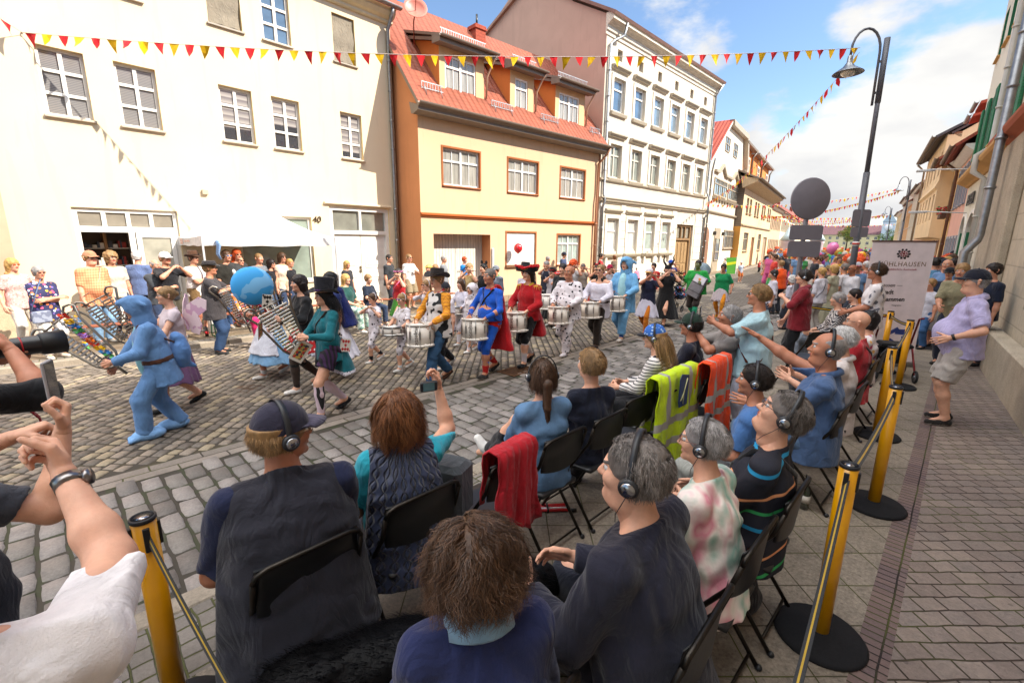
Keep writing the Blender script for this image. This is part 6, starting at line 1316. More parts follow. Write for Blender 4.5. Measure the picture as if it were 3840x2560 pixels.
@hatdef
def headband(p, hpart, c, w=.014, knot=False):
 mb = MB(); mb.tube([V3(-.008-.02+.0*a, .090*math.cos(t), .03+.102*math.sin(t)) for a, t in [(0, k*math.pi/10) for k in range(-1, 12)]], w, 6, flat=.5)
 if knot:
  for sy in (1, -1): mb.ball((-.03, sy*.03, .15), .022, 8, 0, (.5, 1.3, .8))
 hpart('headband', mb, [cloth(c)])
@hatdef
def flowerband(p, hpart, cols):
 mb = MB(); rr = random.Random(3)
 for k in range(16):
  a = 2*math.pi*k/16; c = V3(-.008+.112*math.cos(a), .096*math.sin(a), .058-.0*math.cos(a)); mb.ball(tuple(c), .02, 7, k % len(cols), (.9, .9, .7))
 hpart('flower_band', mb, [cloth(c) for c in cols])
@hatdef
def ears(p, hpart, c='141414', bow=None, r=.05):
 mb = MB()
 for sy in (1, -1): mb.ball((-.02, sy*.085, .155), r, 12, 0, (.22, 1, 1))
 mb.tube([V3(-.02, .088*math.cos(t), .03+.1*math.sin(t)) for t in [k*math.pi/10 for k in range(11)]], .006, 6)
 if bow:
  for sy in (1, -1): mb.ball((.0, sy*.035, .145), .034, 8, 1, (.5, 1.1, .8))
  mb.ball((.004, 0, .145), .014, 8, 1)
 hpart('ear_headband', mb, [cloth(c), cloth(bow or c)])
@hatdef
def horns(p, hpart, c='141216'):
 mb = dome((.108, .092), .02, .135)
 for sy in (1, -1): mb.tube([(.0, sy*.05, .10), (-.005, sy*.085, .16), (-.02, sy*.13, .20), (-.03, sy*.15, .27), (-.03, sy*.13, .34), (-.025, sy*.145, .40), (-.02, sy*.17, .42)], [.034, .032, .028, .023, .017, .01, .003], 10)
 hpart('horned_headpiece', mb, [cloth(c)])
@hatdef
def hood(p, hpart, c, ear=None, lining=None, back=.03):
 f = Field(.008, .03); f.ell((-.03, 0, .02), (.145, .125, .14)).cap((-.03, 0, -.06), (-.04, 0, -.17), .115, .12)
 if ear: f.cap((.03, 0, .1), (.12, 0, .10), .065, .035, side=(0, 1, 0), st=1.4)
 f.ell((.115, 0, -.03), (.07, .07, .1), k=.01, sub=True); f.ell((-.0, 0, -.01), (.112, .094, .125), k=.005, sub=True)
 if ear:
  for sy in (1, -1): f.cap((-.04, sy*.08, .09), (-.13, sy*.17, .03), .025, .012, side=(0, 0, 1), st=1.8)
 v, q = f.mesh(noise=wnoise(30, .003, 3)); mesh_obj('hood', xfp(p.HM, v), q, cloth(c), p.root, True)
@hatdef
def pirate(p, hpart, c='17161a', feather='c81420', trim='c8a030'):
 mb = dome((.115, .098), .04, .13); n = 30; V = []; F = []
 for i, (r, z) in enumerate(((.112, .04), (.17, .05), (.185, .115), (.18, .12), (.160, .058))):
  for j in range(n): a = 2*math.pi*j/n; k = 1+.22*math.cos(3*a+math.pi)*(i > 0); V.append((-.01+r*k*math.cos(a), r*k*math.sin(a)*1.05, z+.02*(i > 1)*math.cos(3*a+math.pi)))
 for i in range(4):
  for j in range(n): q = (j+1) % n; F.append((i*n+j, i*n+q, i*n+n+q, i*n+n+j))
 mb.add(V, F, 0, True)
 rr = random.Random(1); m2 = MB()
 for j in range(120):
  a = 2*math.pi*j/120; k = 1+.22*math.cos(3*a+math.pi); c_ = V3(-.01+.185*k*math.cos(a), .19*k*math.sin(a), .122+.02*math.cos(3*a+math.pi)); m2.ball(tuple(c_+V3(rr.gauss(0, .005), rr.gauss(0, .005), rr.gauss(0, .005))), .017, 5, 0)
 hpart('pirate_hat', mb, [cloth(c)]); hpart('hat_fringe', m2, [cloth(feather)])
 m3 = MB(); m3.tube([V3(-.01+.176*(1+.22*math.cos(3*a+math.pi))*math.cos(a), .182*(1+.22*math.cos(3*a+math.pi))*math.sin(a), .095+.02*math.cos(3*a+math.pi)) for a in [2*math.pi*k/36 for k in range(36)]], .004, 4, closed=True); hpart('hat_trim', m3, [cloth(trim)])
# ---------------------------------------------------------------- props
CHB = M('paint', '1b1c1f', rough=.4); CHF = M('metal', '3c3834', rough=.45)
def make_chair():
 """folding chair, local +x is forward, seat 0.45 high, back at -x"""
 t = thing('folding_chair', 'x', 'folding chair')
 for sy in (1, -1):
  y = sy*.215; mb = MB(); mb.tube([(.22, y, .0), (.02, y, .36), (-.06, y, .47), (-.2, y, .68), (-.235, y, .80)], .0115, 8); mb.ball((.22, y, .012), .018, 8, 1); mb.build('front_leg', [CHF, CHB], t)
  mb = MB(); mb.tube([(-.26, y*.92, .0), (-.05, y*.92, .28), (.12, y*.92, .435)], .0115, 8); mb.ball((-.26, y*.92, .012), .018, 8, 1); mb.build('rear_leg', [CHF, CHB], t)
 mb = MB(); mb.tube([(-.235, .215, .80), (-.24, .2, .83), (-.245, .16, .845), (-.245, -.16, .845), (-.24, -.2, .83), (-.235, -.215, .80)], .0115, 8); mb.build('back_rail', CHF, t)
 mb = MB(); mb.tube([(-.21, .2, .06), (-.21, -.2, .06)], .008, 6); mb.tube([(.17, .215, .08), (.17, -.215, .08)], .008, 6); mb.build('cross_bar', CHF, t)
 V = []; n = 12; F = []
 for i in range(n+1):
  y = -.205+.41*i/n; c = .028*(1-(y/.205)**2)
  for x, z in ((-.205-c, .845), (-.185-c, .60+.03*(y/.205)**2), (-.177-c, .602+.03*(y/.205)**2), (-.226-c+.02, .852)): V.append((x-.02, y, z))
 for i in range(n):
  for q in range(4): r = (q+1) % 4; F.append((i*4+q, i*4+r, i*4+4+r, i*4+4+q))
 F += [(3, 2, 1, 0), (n*4, n*4+1, n*4+2, n*4+3)]; mb = MB(); mb.add(V, F, 0, True); mb.build('backrest', CHB, t)
 V = []; F = []; m = 8
 for i in range(m+1):
  for j in range(m+1):
   x = -.2+.4*i/m; y = -.2+.4*j/m; w = 1-.12*(x/.2)**2*(abs(y)/.2); V.append((x*(1-.1*(y/.2)**2*(x > 0)), y*w, .455-.018*(1-(x/.2)**2)*(1-(y/.2)**2)-.02*max(0, x/.2-.7)))
 k = len(V); V += [(a, b, c-.022) for a, b, c in V]
 for i in range(m):
  for j in range(m): a = i*(m+1)+j; F += [(a, a+m+1, a+m+2, a+1), (k+a+1, k+a+m+2, k+a+m+1, k+a)]
 for i in range(m):
  for a, b in ((i*(m+1), (i+1)*(m+1)), ((i+1)*(m+1)+m, i*(m+1)+m), (i+1, i), (m*(m+1)+i, m*(m+1)+i+1)): F.append((b, a, k+a, k+b)) if True else 0
 mb = MB(); mb.add(V, F, 0, True); mb.build('seat', CHB, t); return t
CHAIR0 = make_chair(); CHUSED = []
def chair(x, y, rz, label, z=.1):
 t = CHAIR0 if not CHUSED else copy_tree(CHAIR0); CHUSED.append(1); t.location = (x, y, z); t.rotation_euler = (0, 0, rad(rz)); t['label'] = label; t['group'] = 'black folding chairs of the spectators'; t['category'] = 'folding chair'; return t
CHR = M('metal', 'a8a6a2', rough=.28); DRW = M('paint', 'e8dfd4', rough=.35, coat=.3); DRH = M('paint', 'dedad4', rough=.5)
def drum(label, loc, rz, tilt=(0, 0), r=.178, h=.3, txt=True, ang=-25, group='parade drums'):
 t = thing('drum', label, 'drum', loc, 0, group); t.rotation_euler = (rad(tilt[0]), rad(tilt[1]), rad(rz))
 mb = MB(); mb.lathe([(r, .0), (r, h)], n=32); mb.build('shell', DRW, t); mb = MB(); mb.lathe([(r*.99, h+.004), (0, h+.006)], n=32); mb.build('drumhead', DRH, t)
 for z in (0, h): mb = MB(); mb.lathe([(r+.002, z-.018), (r+.012, z-.018), (r+.012, z+.014), (r+.0, z+.014), (r, z-.0)], n=32); mb.build('rim', DRW if h > .2 else CHR, t)
 n = 8
 for k in range(n): a = 2*math.pi*k/n+.2; mb = MB(); c = Vector((math.cos(a), math.sin(a), 0)); mb.tube([c*(r+.014)+Vector((0, 0, .0)), c*(r+.014)+Vector((0, 0, h))], .0045, 5); mb.box(-.011, .011, -.012, .006, h*.3, h*.7, 0, .002); i0 = len(mb.v)-32; mb.xf(Matrix.Translation(c*(r+.006)) @ Matrix.Rotation(a+math.pi/2, 4, 'Z'), i0); mb.build('lug', CHR, t)
 if txt:
  ang = math.degrees(math.atan2(-loc[1], -loc[0]))-rz-24
  o = text_mesh('majestic', .088, M('paint', '4a3a30'), t, 'lettering', (0, 0, 0), (0, 0, 0), .0008)
  me = o.data
  for v in me.vertices:
   x, y, z = v.co; a = rad(ang)+y/r; v.co = ((r+.0035+z)*math.cos(a), (r+.0035+z)*math.sin(a), h*.5-x*1.0)
 mb = MB(); mb.tube([(.05*math.cos(a)*1.3, r+.04+.05*math.sin(a), .02) for a in [2*math.pi*k/14 for k in range(14)]], .008, 6, closed=True); mb.build('leg_rest', DRW, t); return t
def stick(label, p, q, c='a87a50', r=.008): mb = MB(); mb.tube([p, Vector(p).lerp(Vector(q), .85), q], [r, r*.6, r*.8], 6); return tag(mb.build('drumstick', M('wood', c)), label, 'drumstick', 'drumsticks of the parade drummers')
def flute(label, p, q): mb = MB(); mb.tube([p, q], .0085, 8); d = Vector(q)-Vector(p); [mb.tube([Vector(p)+d*k, Vector(p)+d*(k+.012)], .0105, 8, 1) for k in (.1, .3, .4, .5, .6, .7, .8, .97)]; return tag(mb.build('flute', [M('wood', '6a4a34'), CHR]), label, 'flute', 'flutes of the marching players')
def lyre(label, loc, rot, h=.78, w0=.22, w1=.42, loc_c='9a9890'):
 t = thing('bell_lyre', label, 'glockenspiel', loc, 0, 'bell lyres of the parade'); t.rotation_euler = tuple(rad(a) for a in rot); FR = M('metal', '8a8278', rough=.3); BAR = M('metal', 'c4c2be', rough=.2)
 P = [(w1/2+.06*math.cos(a), 0, h+.07*math.sin(a)) for a in [rad(q) for q in (200, 150, 100, 50, 10)]]+[(w1/2, 0, h-.1), (w0/2+.02, 0, .1), (w0/2-.02, 0, .03), (w0/2-.07, 0, 0)]
 mb = MB(); mb.tube(P+[(-x, 0, z) for x, _, z in P[::-1]], .013, 8); mb.build('frame', FR, t)
 for sx in (-1, 1):
  mb = MB(); mb.tube([(sx*w1*.1, -.01, h), (sx*w0*.12, -.01, .05)], .008, 6); mb.tube([(sx*w1*.34, -.01, h-.03), (sx*w0*.34, -.01, .08)], .008, 6); mb.build('rail', FR, t)
  for k in range(13):
   z = .1+k*(h-.16)/12; ww = w0+(w1-w0)*z/h; mb = MB(); mb.box(min(sx*.02, sx*ww*.44), max(sx*.02, sx*ww*.44), -.032, -.022, z-.011, z+.011, 0, .002); mb.tube([(sx*ww*.12, -.034, z), (sx*ww*.12, -.015, z)], .004, 5); mb.build('tone_bar', BAR, t)
 mb = MB(); mb.tube([(-w1/2+.02, 0, h), (w1/2-.02, 0, h)], .009, 6); mb.tube([(-w0/2, 0, .12), (w0/2, 0, .12)], .008, 6); mb.tube([(0, 0, .12), (0, 0, -.14)], .014, 8); mb.build('cross_bar', FR, t); return t
def phone(label, m, w=.075, l=.155, screen='2a3038', case='15161a', group=None, off=(.11, 0, -.035), rot=None):
 """lies in the hand whose world matrix is m"""
 t = thing('phone', label, 'phone', (0, 0, 0), 0, group); Mx = Matrix([list(r) for r in m]) @ Matrix.Translation(off)
 if rot: Mx = Mx @ rot
 t.matrix_world = Mx
 mb = MB(); mb.box(-w/2, w/2, -l/2, l/2, -.005, .004, 0, .003); mb.build('case', M('paint', case), t); mb = MB(); mb.box(-w/2+.004, w/2-.004, -l/2+.006, l/2-.006, .004, .0052); mb.build('screen', M('glass', screen), t); return t
def card(label, loc, rot, w=.17, h=.25, kind=0, par=None):
 t = thing('playing_card', label, 'playing card', loc, 0, 'oversized playing cards'); t.rotation_euler = tuple(rad(a) for a in rot)
 mb = MB(); mb.prism([(-w/2, -h/2), (w/2, -h/2), (w/2, h/2), (-w/2, h/2)], -.001, .001, 0, 'y'); mb.build('card', M('paint', 'd8d2c8'), t); R_, K = M('paint', 'b81c24'), M('paint', '1a1a1a'); mm = R_ if kind in (0, 2) else K; mb = MB()
 def pip(x, z, s):
  for sd in (-.0016, .0016): mb.add([(x-s, sd, z), (x, sd, z-s*1.2), (x+s, sd, z), (x, sd, z+s*1.1)], [(0, 1, 2, 3) if sd < 0 else (3, 2, 1, 0)])
 if kind == 2:
  for sd in (-.0014, .0014): mb.add([(-w*.33, sd, -h*.38), (w*.33, sd, -h*.38), (w*.33, sd, h*.38), (-w*.33, sd, h*.38)], [(0, 1, 2, 3) if sd < 0 else (3, 2, 1, 0)], 1)
  for k in range(7): pip(-w*.2+w*.4*(k % 2), -h*.3+h*.1*k, .018)
  pip(-w*.42, h*.42, .012)
 else:
  for i in range(3):
   for j in range(2 if i != 1 else 3): pip(-w*.25+w*.25*i, -h*.3+h*.6*j/(1 if i != 1 else 2), .02)
  pip(-w*.42, h*.42, .012); pip(w*.42, -h*.42, .012)
 mb.build('print', [mm, M('patches', 'b8a050', '2a3a4a', f=30)], t); return t
def balloon(label, c, r, col, foil=False):
 t = thing('balloon', label, 'balloon', c, 0)
 mb = MB(); mb.lathe([(0, r*1.08), (r*.5, r*.95), (r*.86, r*.55), (r, .0), (r*.9, -r*.45), (r*.55, -r*.9), (r*.16, -r*1.16), (.006, -r*1.24), (.018, -r*1.3)], n=24) if not foil else mb.ball((0, 0, 0), r, 28, 0, (1, .5, 1))
 mb.build('skin', M('paint', col, rough=.18, coat=.6) if not isinstance(col, tuple) else cloth(col), t); return t
# ---------------------------------------------------------------- seated spectators nearest the camera
SEAT = 'seated spectators in the front rows'
NV = '282831'; BLK2 = '17171a'
def seated(label, x, y, cyaw, yaw, clabel, **k):
 if clabel: chair(x, y, cyaw, clabel)
 a = rad(cyaw); k.setdefault('h', 1.74)
 return person(label, (x-.05*math.cos(a), y-.05*math.sin(a), .1), yaw, sit=True, **k)
seated('heavy man in dark navy waistcoat and cap with headphones, seated at lower left', .58, 1.93, 90, 82, 'black folding chair under the man in the dark cap', h=1.84, g=1.45, belly=.5, lean=8, twist=-8, head=(-72, -2, 0), hair=('short', 'fair'), top=('1e2440', .9), vest=(NV, .028, .2), bottom=('trousers', '22304a', 2), shoes='6a5442', hat=('cap', '2e2c3c', '4a4658'), phones=True, glasses=('clear', 'c8c8c8', '9a8060'), hands=((.32, .15, .66), (.34, -.12, .66)), skin='b', hem=.16)
seated('woman in quilted navy waistcoat with curly auburn hair, filming with raised hand', 1.14, 1.95, 90, 70, 'black folding chair under the woman in the quilted waistcoat', h=1.7, g=1.15, kind='f', lean=4, head=(-22, -4, 0), hair=('wavy', 'auburn'), top=('2ba0b4', .8), vest=(('quilt', '2a3450', {}), .03, .2), bottom=('trousers', '2a3040', 2), shoes='a8a8a8', phones=('back',), hands=((.3, .15, .68), ('w', (1.52, 2.1, 1.31))), hp=('relax', 'pinch'), palms=(None, (-.3, .9, 0)), poles=(None, (.3, -.6, -1)), skin='c', glasses=('clear', 'c8c8c8', '6a5a4a'))
mb = MB(); mb.box(-.05, .05, -.012, .012, -.03, .03, 0, .006); mb.box(-.036, .03, -.0135, -.012, -.022, .022, 1); mb.lathe([(.02, 0), (.022, .012), (.016, .02)], (0, .012, 0), 14, 0, (0, 1, 0)); tag(mb.build('compact_camera', [M('paint', '1c1c20'), M('glass', '5a7a80')], loc=(1.436,2.074,1.34), rz=rad(-18)), 'small black compact camera held up by the woman in the quilted waistcoat', 'camera')
P = seated('woman in denim jacket with long brown ponytail and black headphones', 2.2, 1.9, 90, 72, 'black folding chair under the woman in the denim jacket', h=1.68, kind='f', lean=3, head=(-14, 0, 0), hair=('pony', 'brown'), top=(('denim', '5a7898', {}), 1.9), bottom=('trousers', '1c1c20', 2), shoes='d8d4ce', phones=True, feet=((.55, .12, .02, 5), (.62, .12, .36, 30, -50)), hands=((.4, .08, .62), (.36, -.05, .62)), skin='c', hem=.1)
seated('boy with short fair hair in navy t-shirt with pale print', 2.7, 1.88, 90, 62, 'black folding chair under the boy in the navy t-shirt', h=1.62, g=.9, kind='c', head=(16, 0, 0), hair=('short', 'fair'), top=('1c2030', .8), bottom=('trousers', '23242a', 2), skin='c', shoes='3a3a3a')
chair(3.25, 1.92, 84, 'empty black folding chair between the boy and the striped shirt')
seated('long-haired woman in striped shirt and blue flowered bandana cap with headphones', 3.98, 1.95, 100, 104, 'black folding chair under the woman in the striped shirt', h=1.68, g=1.1, kind='f', lean=8, head=(8, 2, 0), hair=('long', 'fair'), top=(('stripe', 'd6d0cc', '23242e', {'f': 34, 'w': .3}), 1.8), bottom=('trousers', '1c1c20', 2), hat=('cap', ('dots', '2f62b0', '9cb8dc', {'f': 30, 'w': .4}), '1a1a20'), phones=True, hands=((.42, .1, .68), (.4, -.04, .7)), shoes='2a2a2a', skin='c')
seated('person in navy t-shirt and dark green cap with headphones', 4.7, 2.0, 95, 102, 'black folding chair under the person in the green cap', h=1.72, g=1.05, head=(2, 0, 0), hair=('short', 'black'), top=('1e202e', .85), bottom=('trousers', '2a2a32', 2), hat=('cap', '22332a', '22332a'), phones=True, skin='b')
P = person('grey-haired man in grey t-shirt holding up a phone behind the green cap', (*(5.018,1.693), .1), 125, h=1.74, sit=True, g=1.05, hipz=.62, head=(-5, -5, 0), hair=('short', 'grey'), top=('8a8480', .8), bottom=('trousers', '6a6458', 2), hands=((.36, .12, 1.16), (.38, -.1, 1.14)), hp=('pinch', 'pinch'), palms=((0, -1, 0), (0, 1, 0)), skin='b')
chair(*(5.058,1.663), 100, 'black folding chair under the grey-haired man with the phone')
phone('dark phone held up by the grey-haired man in front of the light blue blouse', mat4(np.array([[.57, 0, .82], [-.82, 0, .57], [0, -1, 0]]).T @ np.eye(3) if False else Rz(rad(35)) @ Rx(rad(90)), P.W(.5, 0, 1.24)), w=.16, l=.08, off=(0, 0, 0))
# back row
seated('woman with wavy brown hair in blue jacket seen from behind at the bottom edge', .69, .84, 95, 62, 'black folding chair under the brown-haired woman at the bottom', h=1.66, g=1.15, kind='f', lean=6, head=(-4, 4, 0), hair=('curly', 'brown'), top=('252c52', 1.9), off=.03, collar='7fa0b8', bottom=('trousers', '20242e', 2), skin='c', seed=5)
seated('man in dark navy jacket with brown hair and silver headphones, profile to the left', 1.38, .66, 92, 92, 'black folding chair under the man in the navy jacket', h=1.86, g=1.28, belly=.5, lean=10, head=(16, -4, 0), hair=('short', 'salt'), top=('232330', 1.95), off=.03, bottom=('trousers', '1c1e28', 2), phones=True, hands=((.4, .2, .66), (.38, -.05, .68)), skin='c', kind='fat', shoes='2a2a2a')
seated('grey-haired woman in pastel swirl blouse with headphones and glasses', 1.98, .68, 90, 90, 'black folding chair under the woman in the pastel blouse', h=1.66, g=1.12, kind='f', lean=8, head=(12, -2, 0), hair=('short', 'grey'), top=(('tiedye', 'e8d8d0', {}), 1.6), bottom=('trousers', '8aa0b4', 2), phones=True, glasses=('clear', 'a08070', '5a2c24'), skin='c', shoes='cfc8be')
P = seated('man looking up in dark sweater with coloured stripes and black backpack strap', 2.5, .66, 90, 98, 'black folding chair under the man in the striped sweater', h=1.74, g=1.2, belly=.6, lean=-4, head=(8, -22, 0), hair=('short', 'salt'), top=(('multistripe', '1a1c28', {'f': 3.2, 'tilt': .25}), 1.5), bottom=('trousers', '22242c', 2), phones=True, glasses=('clear', 'c0c0c0', '4a4a4a'), strap=((1, '1c1c1e'),), skin='c', kind='fat')
f = Field(.012, .03); f.ell((0, 0, .13), (.12, .08, .13)).ell((.02, -.04, .09), (.08, .06, .07)); v, q = f.mesh(noise=wnoise(30, .008, 2)); tag(mesh_obj('backpack', v, q, M('fabric', '2a282c'), None, True, loc=(2.5, .62, .1)), 'black backpack hanging under the chair of the striped sweater man', 'backpack')
seated('woman in plain blue t-shirt with short dark hair and headphones', 3.2, .86, 92, 94, 'black folding chair under the woman in the plain blue t-shirt', h=1.64, g=1.05, kind='f', lean=6, head=(14, -2, 0), hair=('short', 'dark'), top=('4a72a8', .8), bottom=('trousers', 'a8a8a0', 2), phones=True, skin='b')
seated('bald man in blue polo shirt with headphones and raised waving arm', 4.15, .72, 88, 98, 'black folding chair under the man in the blue polo shirt', h=1.86, g=1.32, belly=.8, lean=-2, head=(10, -3, 0), hair=('bald', 'grey'), top=('4a6288', .8), bottom=('trousers', '5a7494', 2), phones=True, collar='4a6288', hands=((.42, .2, .74), ('w', (4.35, 1.55, 1.5))), hp=('open', 'open'), palms=(None, (0, .3, -1)), poles=(None, (.3, -.4, -.8)), skin='b', kind='fat')
seated('white-haired man in white polo shirt behind the waving man', 4.9, .72, 88, 96, 'black folding chair under the man in the white polo shirt', h=1.76, g=1.2, belly=.3, hair=('short', 'white'), top=('cfc6c4', .85), collar='cfc6c4', bottom=('trousers', 'b8ac98', 2), hands=((.36, .1, .8), (.36, -.08, .82)), hp=('open', 'open'), skin='c', head=(8, 0, 0))
seated('bald man in red t-shirt with glasses and a dark strap', 6.0, .76, 88, 95, 'black folding chair under the bald man in the red t-shirt', h=1.8, g=1.2, hair=None, top=('b02832', .8), bottom=('trousers', '3a3c44', 2), glasses=('clear', 'c0c0c0', '2a2a2a'), strap=((1, '2c2a2c'),), skin='c', head=(4, 0, 0), kind='fat')
seated('black-haired woman in flowered white blouse with pink glasses', 6.7, .76, 88, 96, 'black folding chair under the black-haired woman', h=1.64, g=1.1, kind='f', hair=('bob', 'black'), top=(('floral', 'd8d0d0', {'f': 14, 'cols': ('d8d0d0', 'c85a8a', 'd8a860', 'd8d0d0', 'd8d0d0')}), .8), bottom=('trousers', '3a3c44', 2), glasses=('clear', 'c0c0c0', 'c02850'), skin='c')
for i, (x, y, z) in enumerate(((8.9, 1.42, 'grey-haired woman in black and white zigzag blouse, smiling to the left'), (9.9, 1.35, 'dark-haired woman in black and white leaf print blouse'))):
 seated(z, x, y, 90, 112, ('black folding chair under the zigzag blouse', 'black folding chair under the leaf print blouse')[i], h=1.66, kind='f', g=1.1, hair=(('short', 'grey'), ('bun', 'dark'))[i], top=((('zigzag', 'cfc8c4', '2a2a32', {}), 1.6), (('floral', '2a2a2c', {'f': 20, 'cols': ('cfc8c4', '2a2a2c', 'cfc8c4')}), 1.2))[i], bottom=('trousers', '7a8490', 2), skin='c')
chair(7.6, 1.5, 60, 'empty black folding chair behind the waving arm')
# jackets over chairs
def draped(name, label, x, y, rz, w, zt, zb, mat, band=None, group=None, yaw=0, z0=.1, seed=1, extra=None):
 t = thing(name, label, 'jacket', (x, y, z0), rad(rz), group); n, m = 26, 22; rr = random.Random(seed); V = []; F = []; ph = [rr.uniform(0, 6) for _ in range(4)]
 prof = [(-.03+.0, zb)]
 for j in range(m+1):
  v = j/m
  for i in range(n+1):
   u = i/n*2-1
   if v < .62: z = zb+(zt-zb)*v/.62; bx = -.055
   elif v < .72: q = (v-.62)/.1*math.pi; bx = -.0-.05*math.cos(q); z = zt+.02*math.sin(q)
   else: z = zt-(zt-zb)*.55*(v-.72)/.28; bx = .05
   f = 1-max(0, min(1, (z-zb)/(zt-zb))); am = .008+.035*f; wd = w/2*(1+.12*f)+.01*math.sin(z*30+ph[3])
   V.append((bx+(-1 if bx < 0 else 1)*am*(.5+.5*math.sin(u*7+ph[0]+z*3))+.008*math.sin(u*19+z*12), u*wd, z+(.03*math.sin(u*4+ph[1]) if j in (0, m) else 0)))
 for j in range(m):
  for i in range(n): a = j*(n+1)+i; F.append((a, a+1, a+n+2, a+n+1))
 mi = []
 for f in F:
  c = [sum(V[k][q] for k in f)/4 for q in range(3)]; b_ = 0
  if band:
   for k in band:
    if abs(c[2]-k) < .028: b_ = 1
   if abs(abs(c[1])-w*.27) < .026: b_ = 1
  mi.append(b_)
 o = mesh_obj('cloth', V, F, [mat, M('paint', 'a8a49c', rough=.35)], t, True, mi); s = o.modifiers.new('solid', 'SOLIDIFY'); s.thickness = .008; return t
YV = M('fabric', 'c4e010', bs=.6); OV = M('fabric', 'f04a14', bs=.6)
j = draped('hi_vis_jacket', 'bright yellow hi-vis jacket with grey bands and dark blue emblem on a chair back', 3.614, 1.627, 90, .74, .98, .12, YV, (.42, .62), 'hi-vis jackets over chair backs', seed=3)
mb = MB(); mb.prism([(-.09, .7), (.06, .7), (.08, .75), (.08, .95), (.05, .99), (-.09, .96)], -.1, -.096, 0, 'x'); o = mb.build('emblem', M('paint', '14386a'), j); mb = MB(); mb.tube([(-.104, -.05, .94), (-.104, 0, .82), (-.104, .0, .72)], .005, 4); mb.tube([(-.104, 0, .82), (-.104, .05, .76)], .005, 4); mb.build('emblem_lines', M('paint', 'd8d8a0'), o)
draped('hi_vis_jacket', 'bright orange hi-vis jacket with grey bands on a chair back', 4.214, 1.514, 92, .56, 1.0, .2, OV, (.5, .72), 'hi-vis jackets over chair backs', seed=4)
chair(3.655, 1.818, 90, 'black folding chair under the yellow hi-vis jacket'); chair(4.214, 1.744, 90, 'black folding chair under the orange hi-vis jacket')
draped('red_jacket', 'red rain jacket with grey zip pocket hung over a chair back', 1.7, 1.68, 96, .34, .92, .42, M('fabric', 'b01c28', bs=.8, fs=5), None, seed=7)
chair(1.72, 1.92, 96, 'black folding chair under the red rain jacket')
mb = MB(); mb.box(-.1, .1, -.13, .13, 0, .33, 0, .03); mb.tube([(-.11, .06, .05), (-.14, .07, .2), (-.11, .05, .3)], .01, 6, 1); tag(mb.build('rucksack', [M('fabric', '50565a'), M('fabric', '5aa040')], loc=(1.5, 2.0, .56), rz=.4), 'grey rucksack with green strap beside the red jacket', 'rucksack')
gx, gy = (2.482,2.002)
mb = MB()
for k in range(4): mb.tube([(-.17, k*.022, .115+.0*k), (.15, k*.024, .115)], .011, 8, 0 if k != 1 else 1)
mb.tube([(.15, -.005, .115), (.2, -.005, .115)], .013, 8, 2); mb.tube([(-.17, .02, .115), (-.26, .06, .115)], .016, 8, 1); mb.box(-.03, -.015, -.015, .085, .1, .13, 2); tag(mb.build('white_cane', [M('paint', 'c01c20'), M('paint', 'd8d8d8'), M('paint', '1a1a1a')], loc=(gx, gy, 0), rz=rad(-62+20)), 'folded red and white cane lying under a chair', 'cane')
# black dog between the two rows
t = thing('dog', 'large black long-haired dog lying between the two seat rows', 'dog', (0.752, 1.439, .1), rad(-24)); t.scale = (1, 1.05, 1.05)
f = Field(.016, .06); f.ell((0, 0, .28), (.42, .17, .2)).ell((.32, .0, .32), (.2, .15, .19)).ell((-.32, 0, .27), (.2, .17, .2)).cap((.42, 0, .38), (.58, .02, .48), .11, .08).ell((.66, .02, .5), (.11, .085, .085)).cap((.72, .02, .49), (.83, .03, .46), .05, .038)
for sy in (1, -1): f.cap((.3, sy*.12, .2), (.34, sy*.14, .06), .06, .045).cap((.34, sy*.14, .05), (.5, sy*.14, .035), .042, .035).cap((-.3, sy*.14, .22), (-.12, sy*.19, .1), .09, .06).cap((-.12, sy*.19, .09), (-.3, sy*.17, .04), .045, .035).cap((-.3, sy*.17, .035), (-.16, sy*.18, .03), .035, .03); f.cap((.62, sy*.08, .55), (.6, sy*.11, .45), .035, .02)
f.cap((-.5, 0, .26), (-.74, .12, .08), .05, .025); V, F = f.mesh(noise=wnoise(30, .006, 2)); BF = M('hair', '0a090a'); BF.node_tree.nodes['Principled BSDF'].inputs['Specular IOR Level'].default_value = .12; mesh_obj('body', V, F, BF, t, True)
rg = random.Random(2); Q = []; FF = []
for _ in range(9000):
 k = rg.randrange(len(V)); q = V[k]
 if q[2] < .1: continue
 n_ = nrm(q-V3(q[0], 0, .24)); d = nrm(V3(-.8, 0, -.15)+n_*.5+V3(rg.gauss(0, .15), rg.gauss(0, .15), rg.gauss(0, .15))); L = rg.uniform(.03, .06); sd = nrm(np.cross(d, n_))*.0016; b_ = len(Q); Q += [q-sd, q+sd, q+d*L*.5+n_*.004-sd*.7, q+d*L*.5+n_*.004+sd*.7, q+d*L]; FF += [(b_, b_+1, b_+3, b_+2), (b_+2, b_+3, b_+4)]
mesh_obj('fur', Q, FF, BF, t, False)
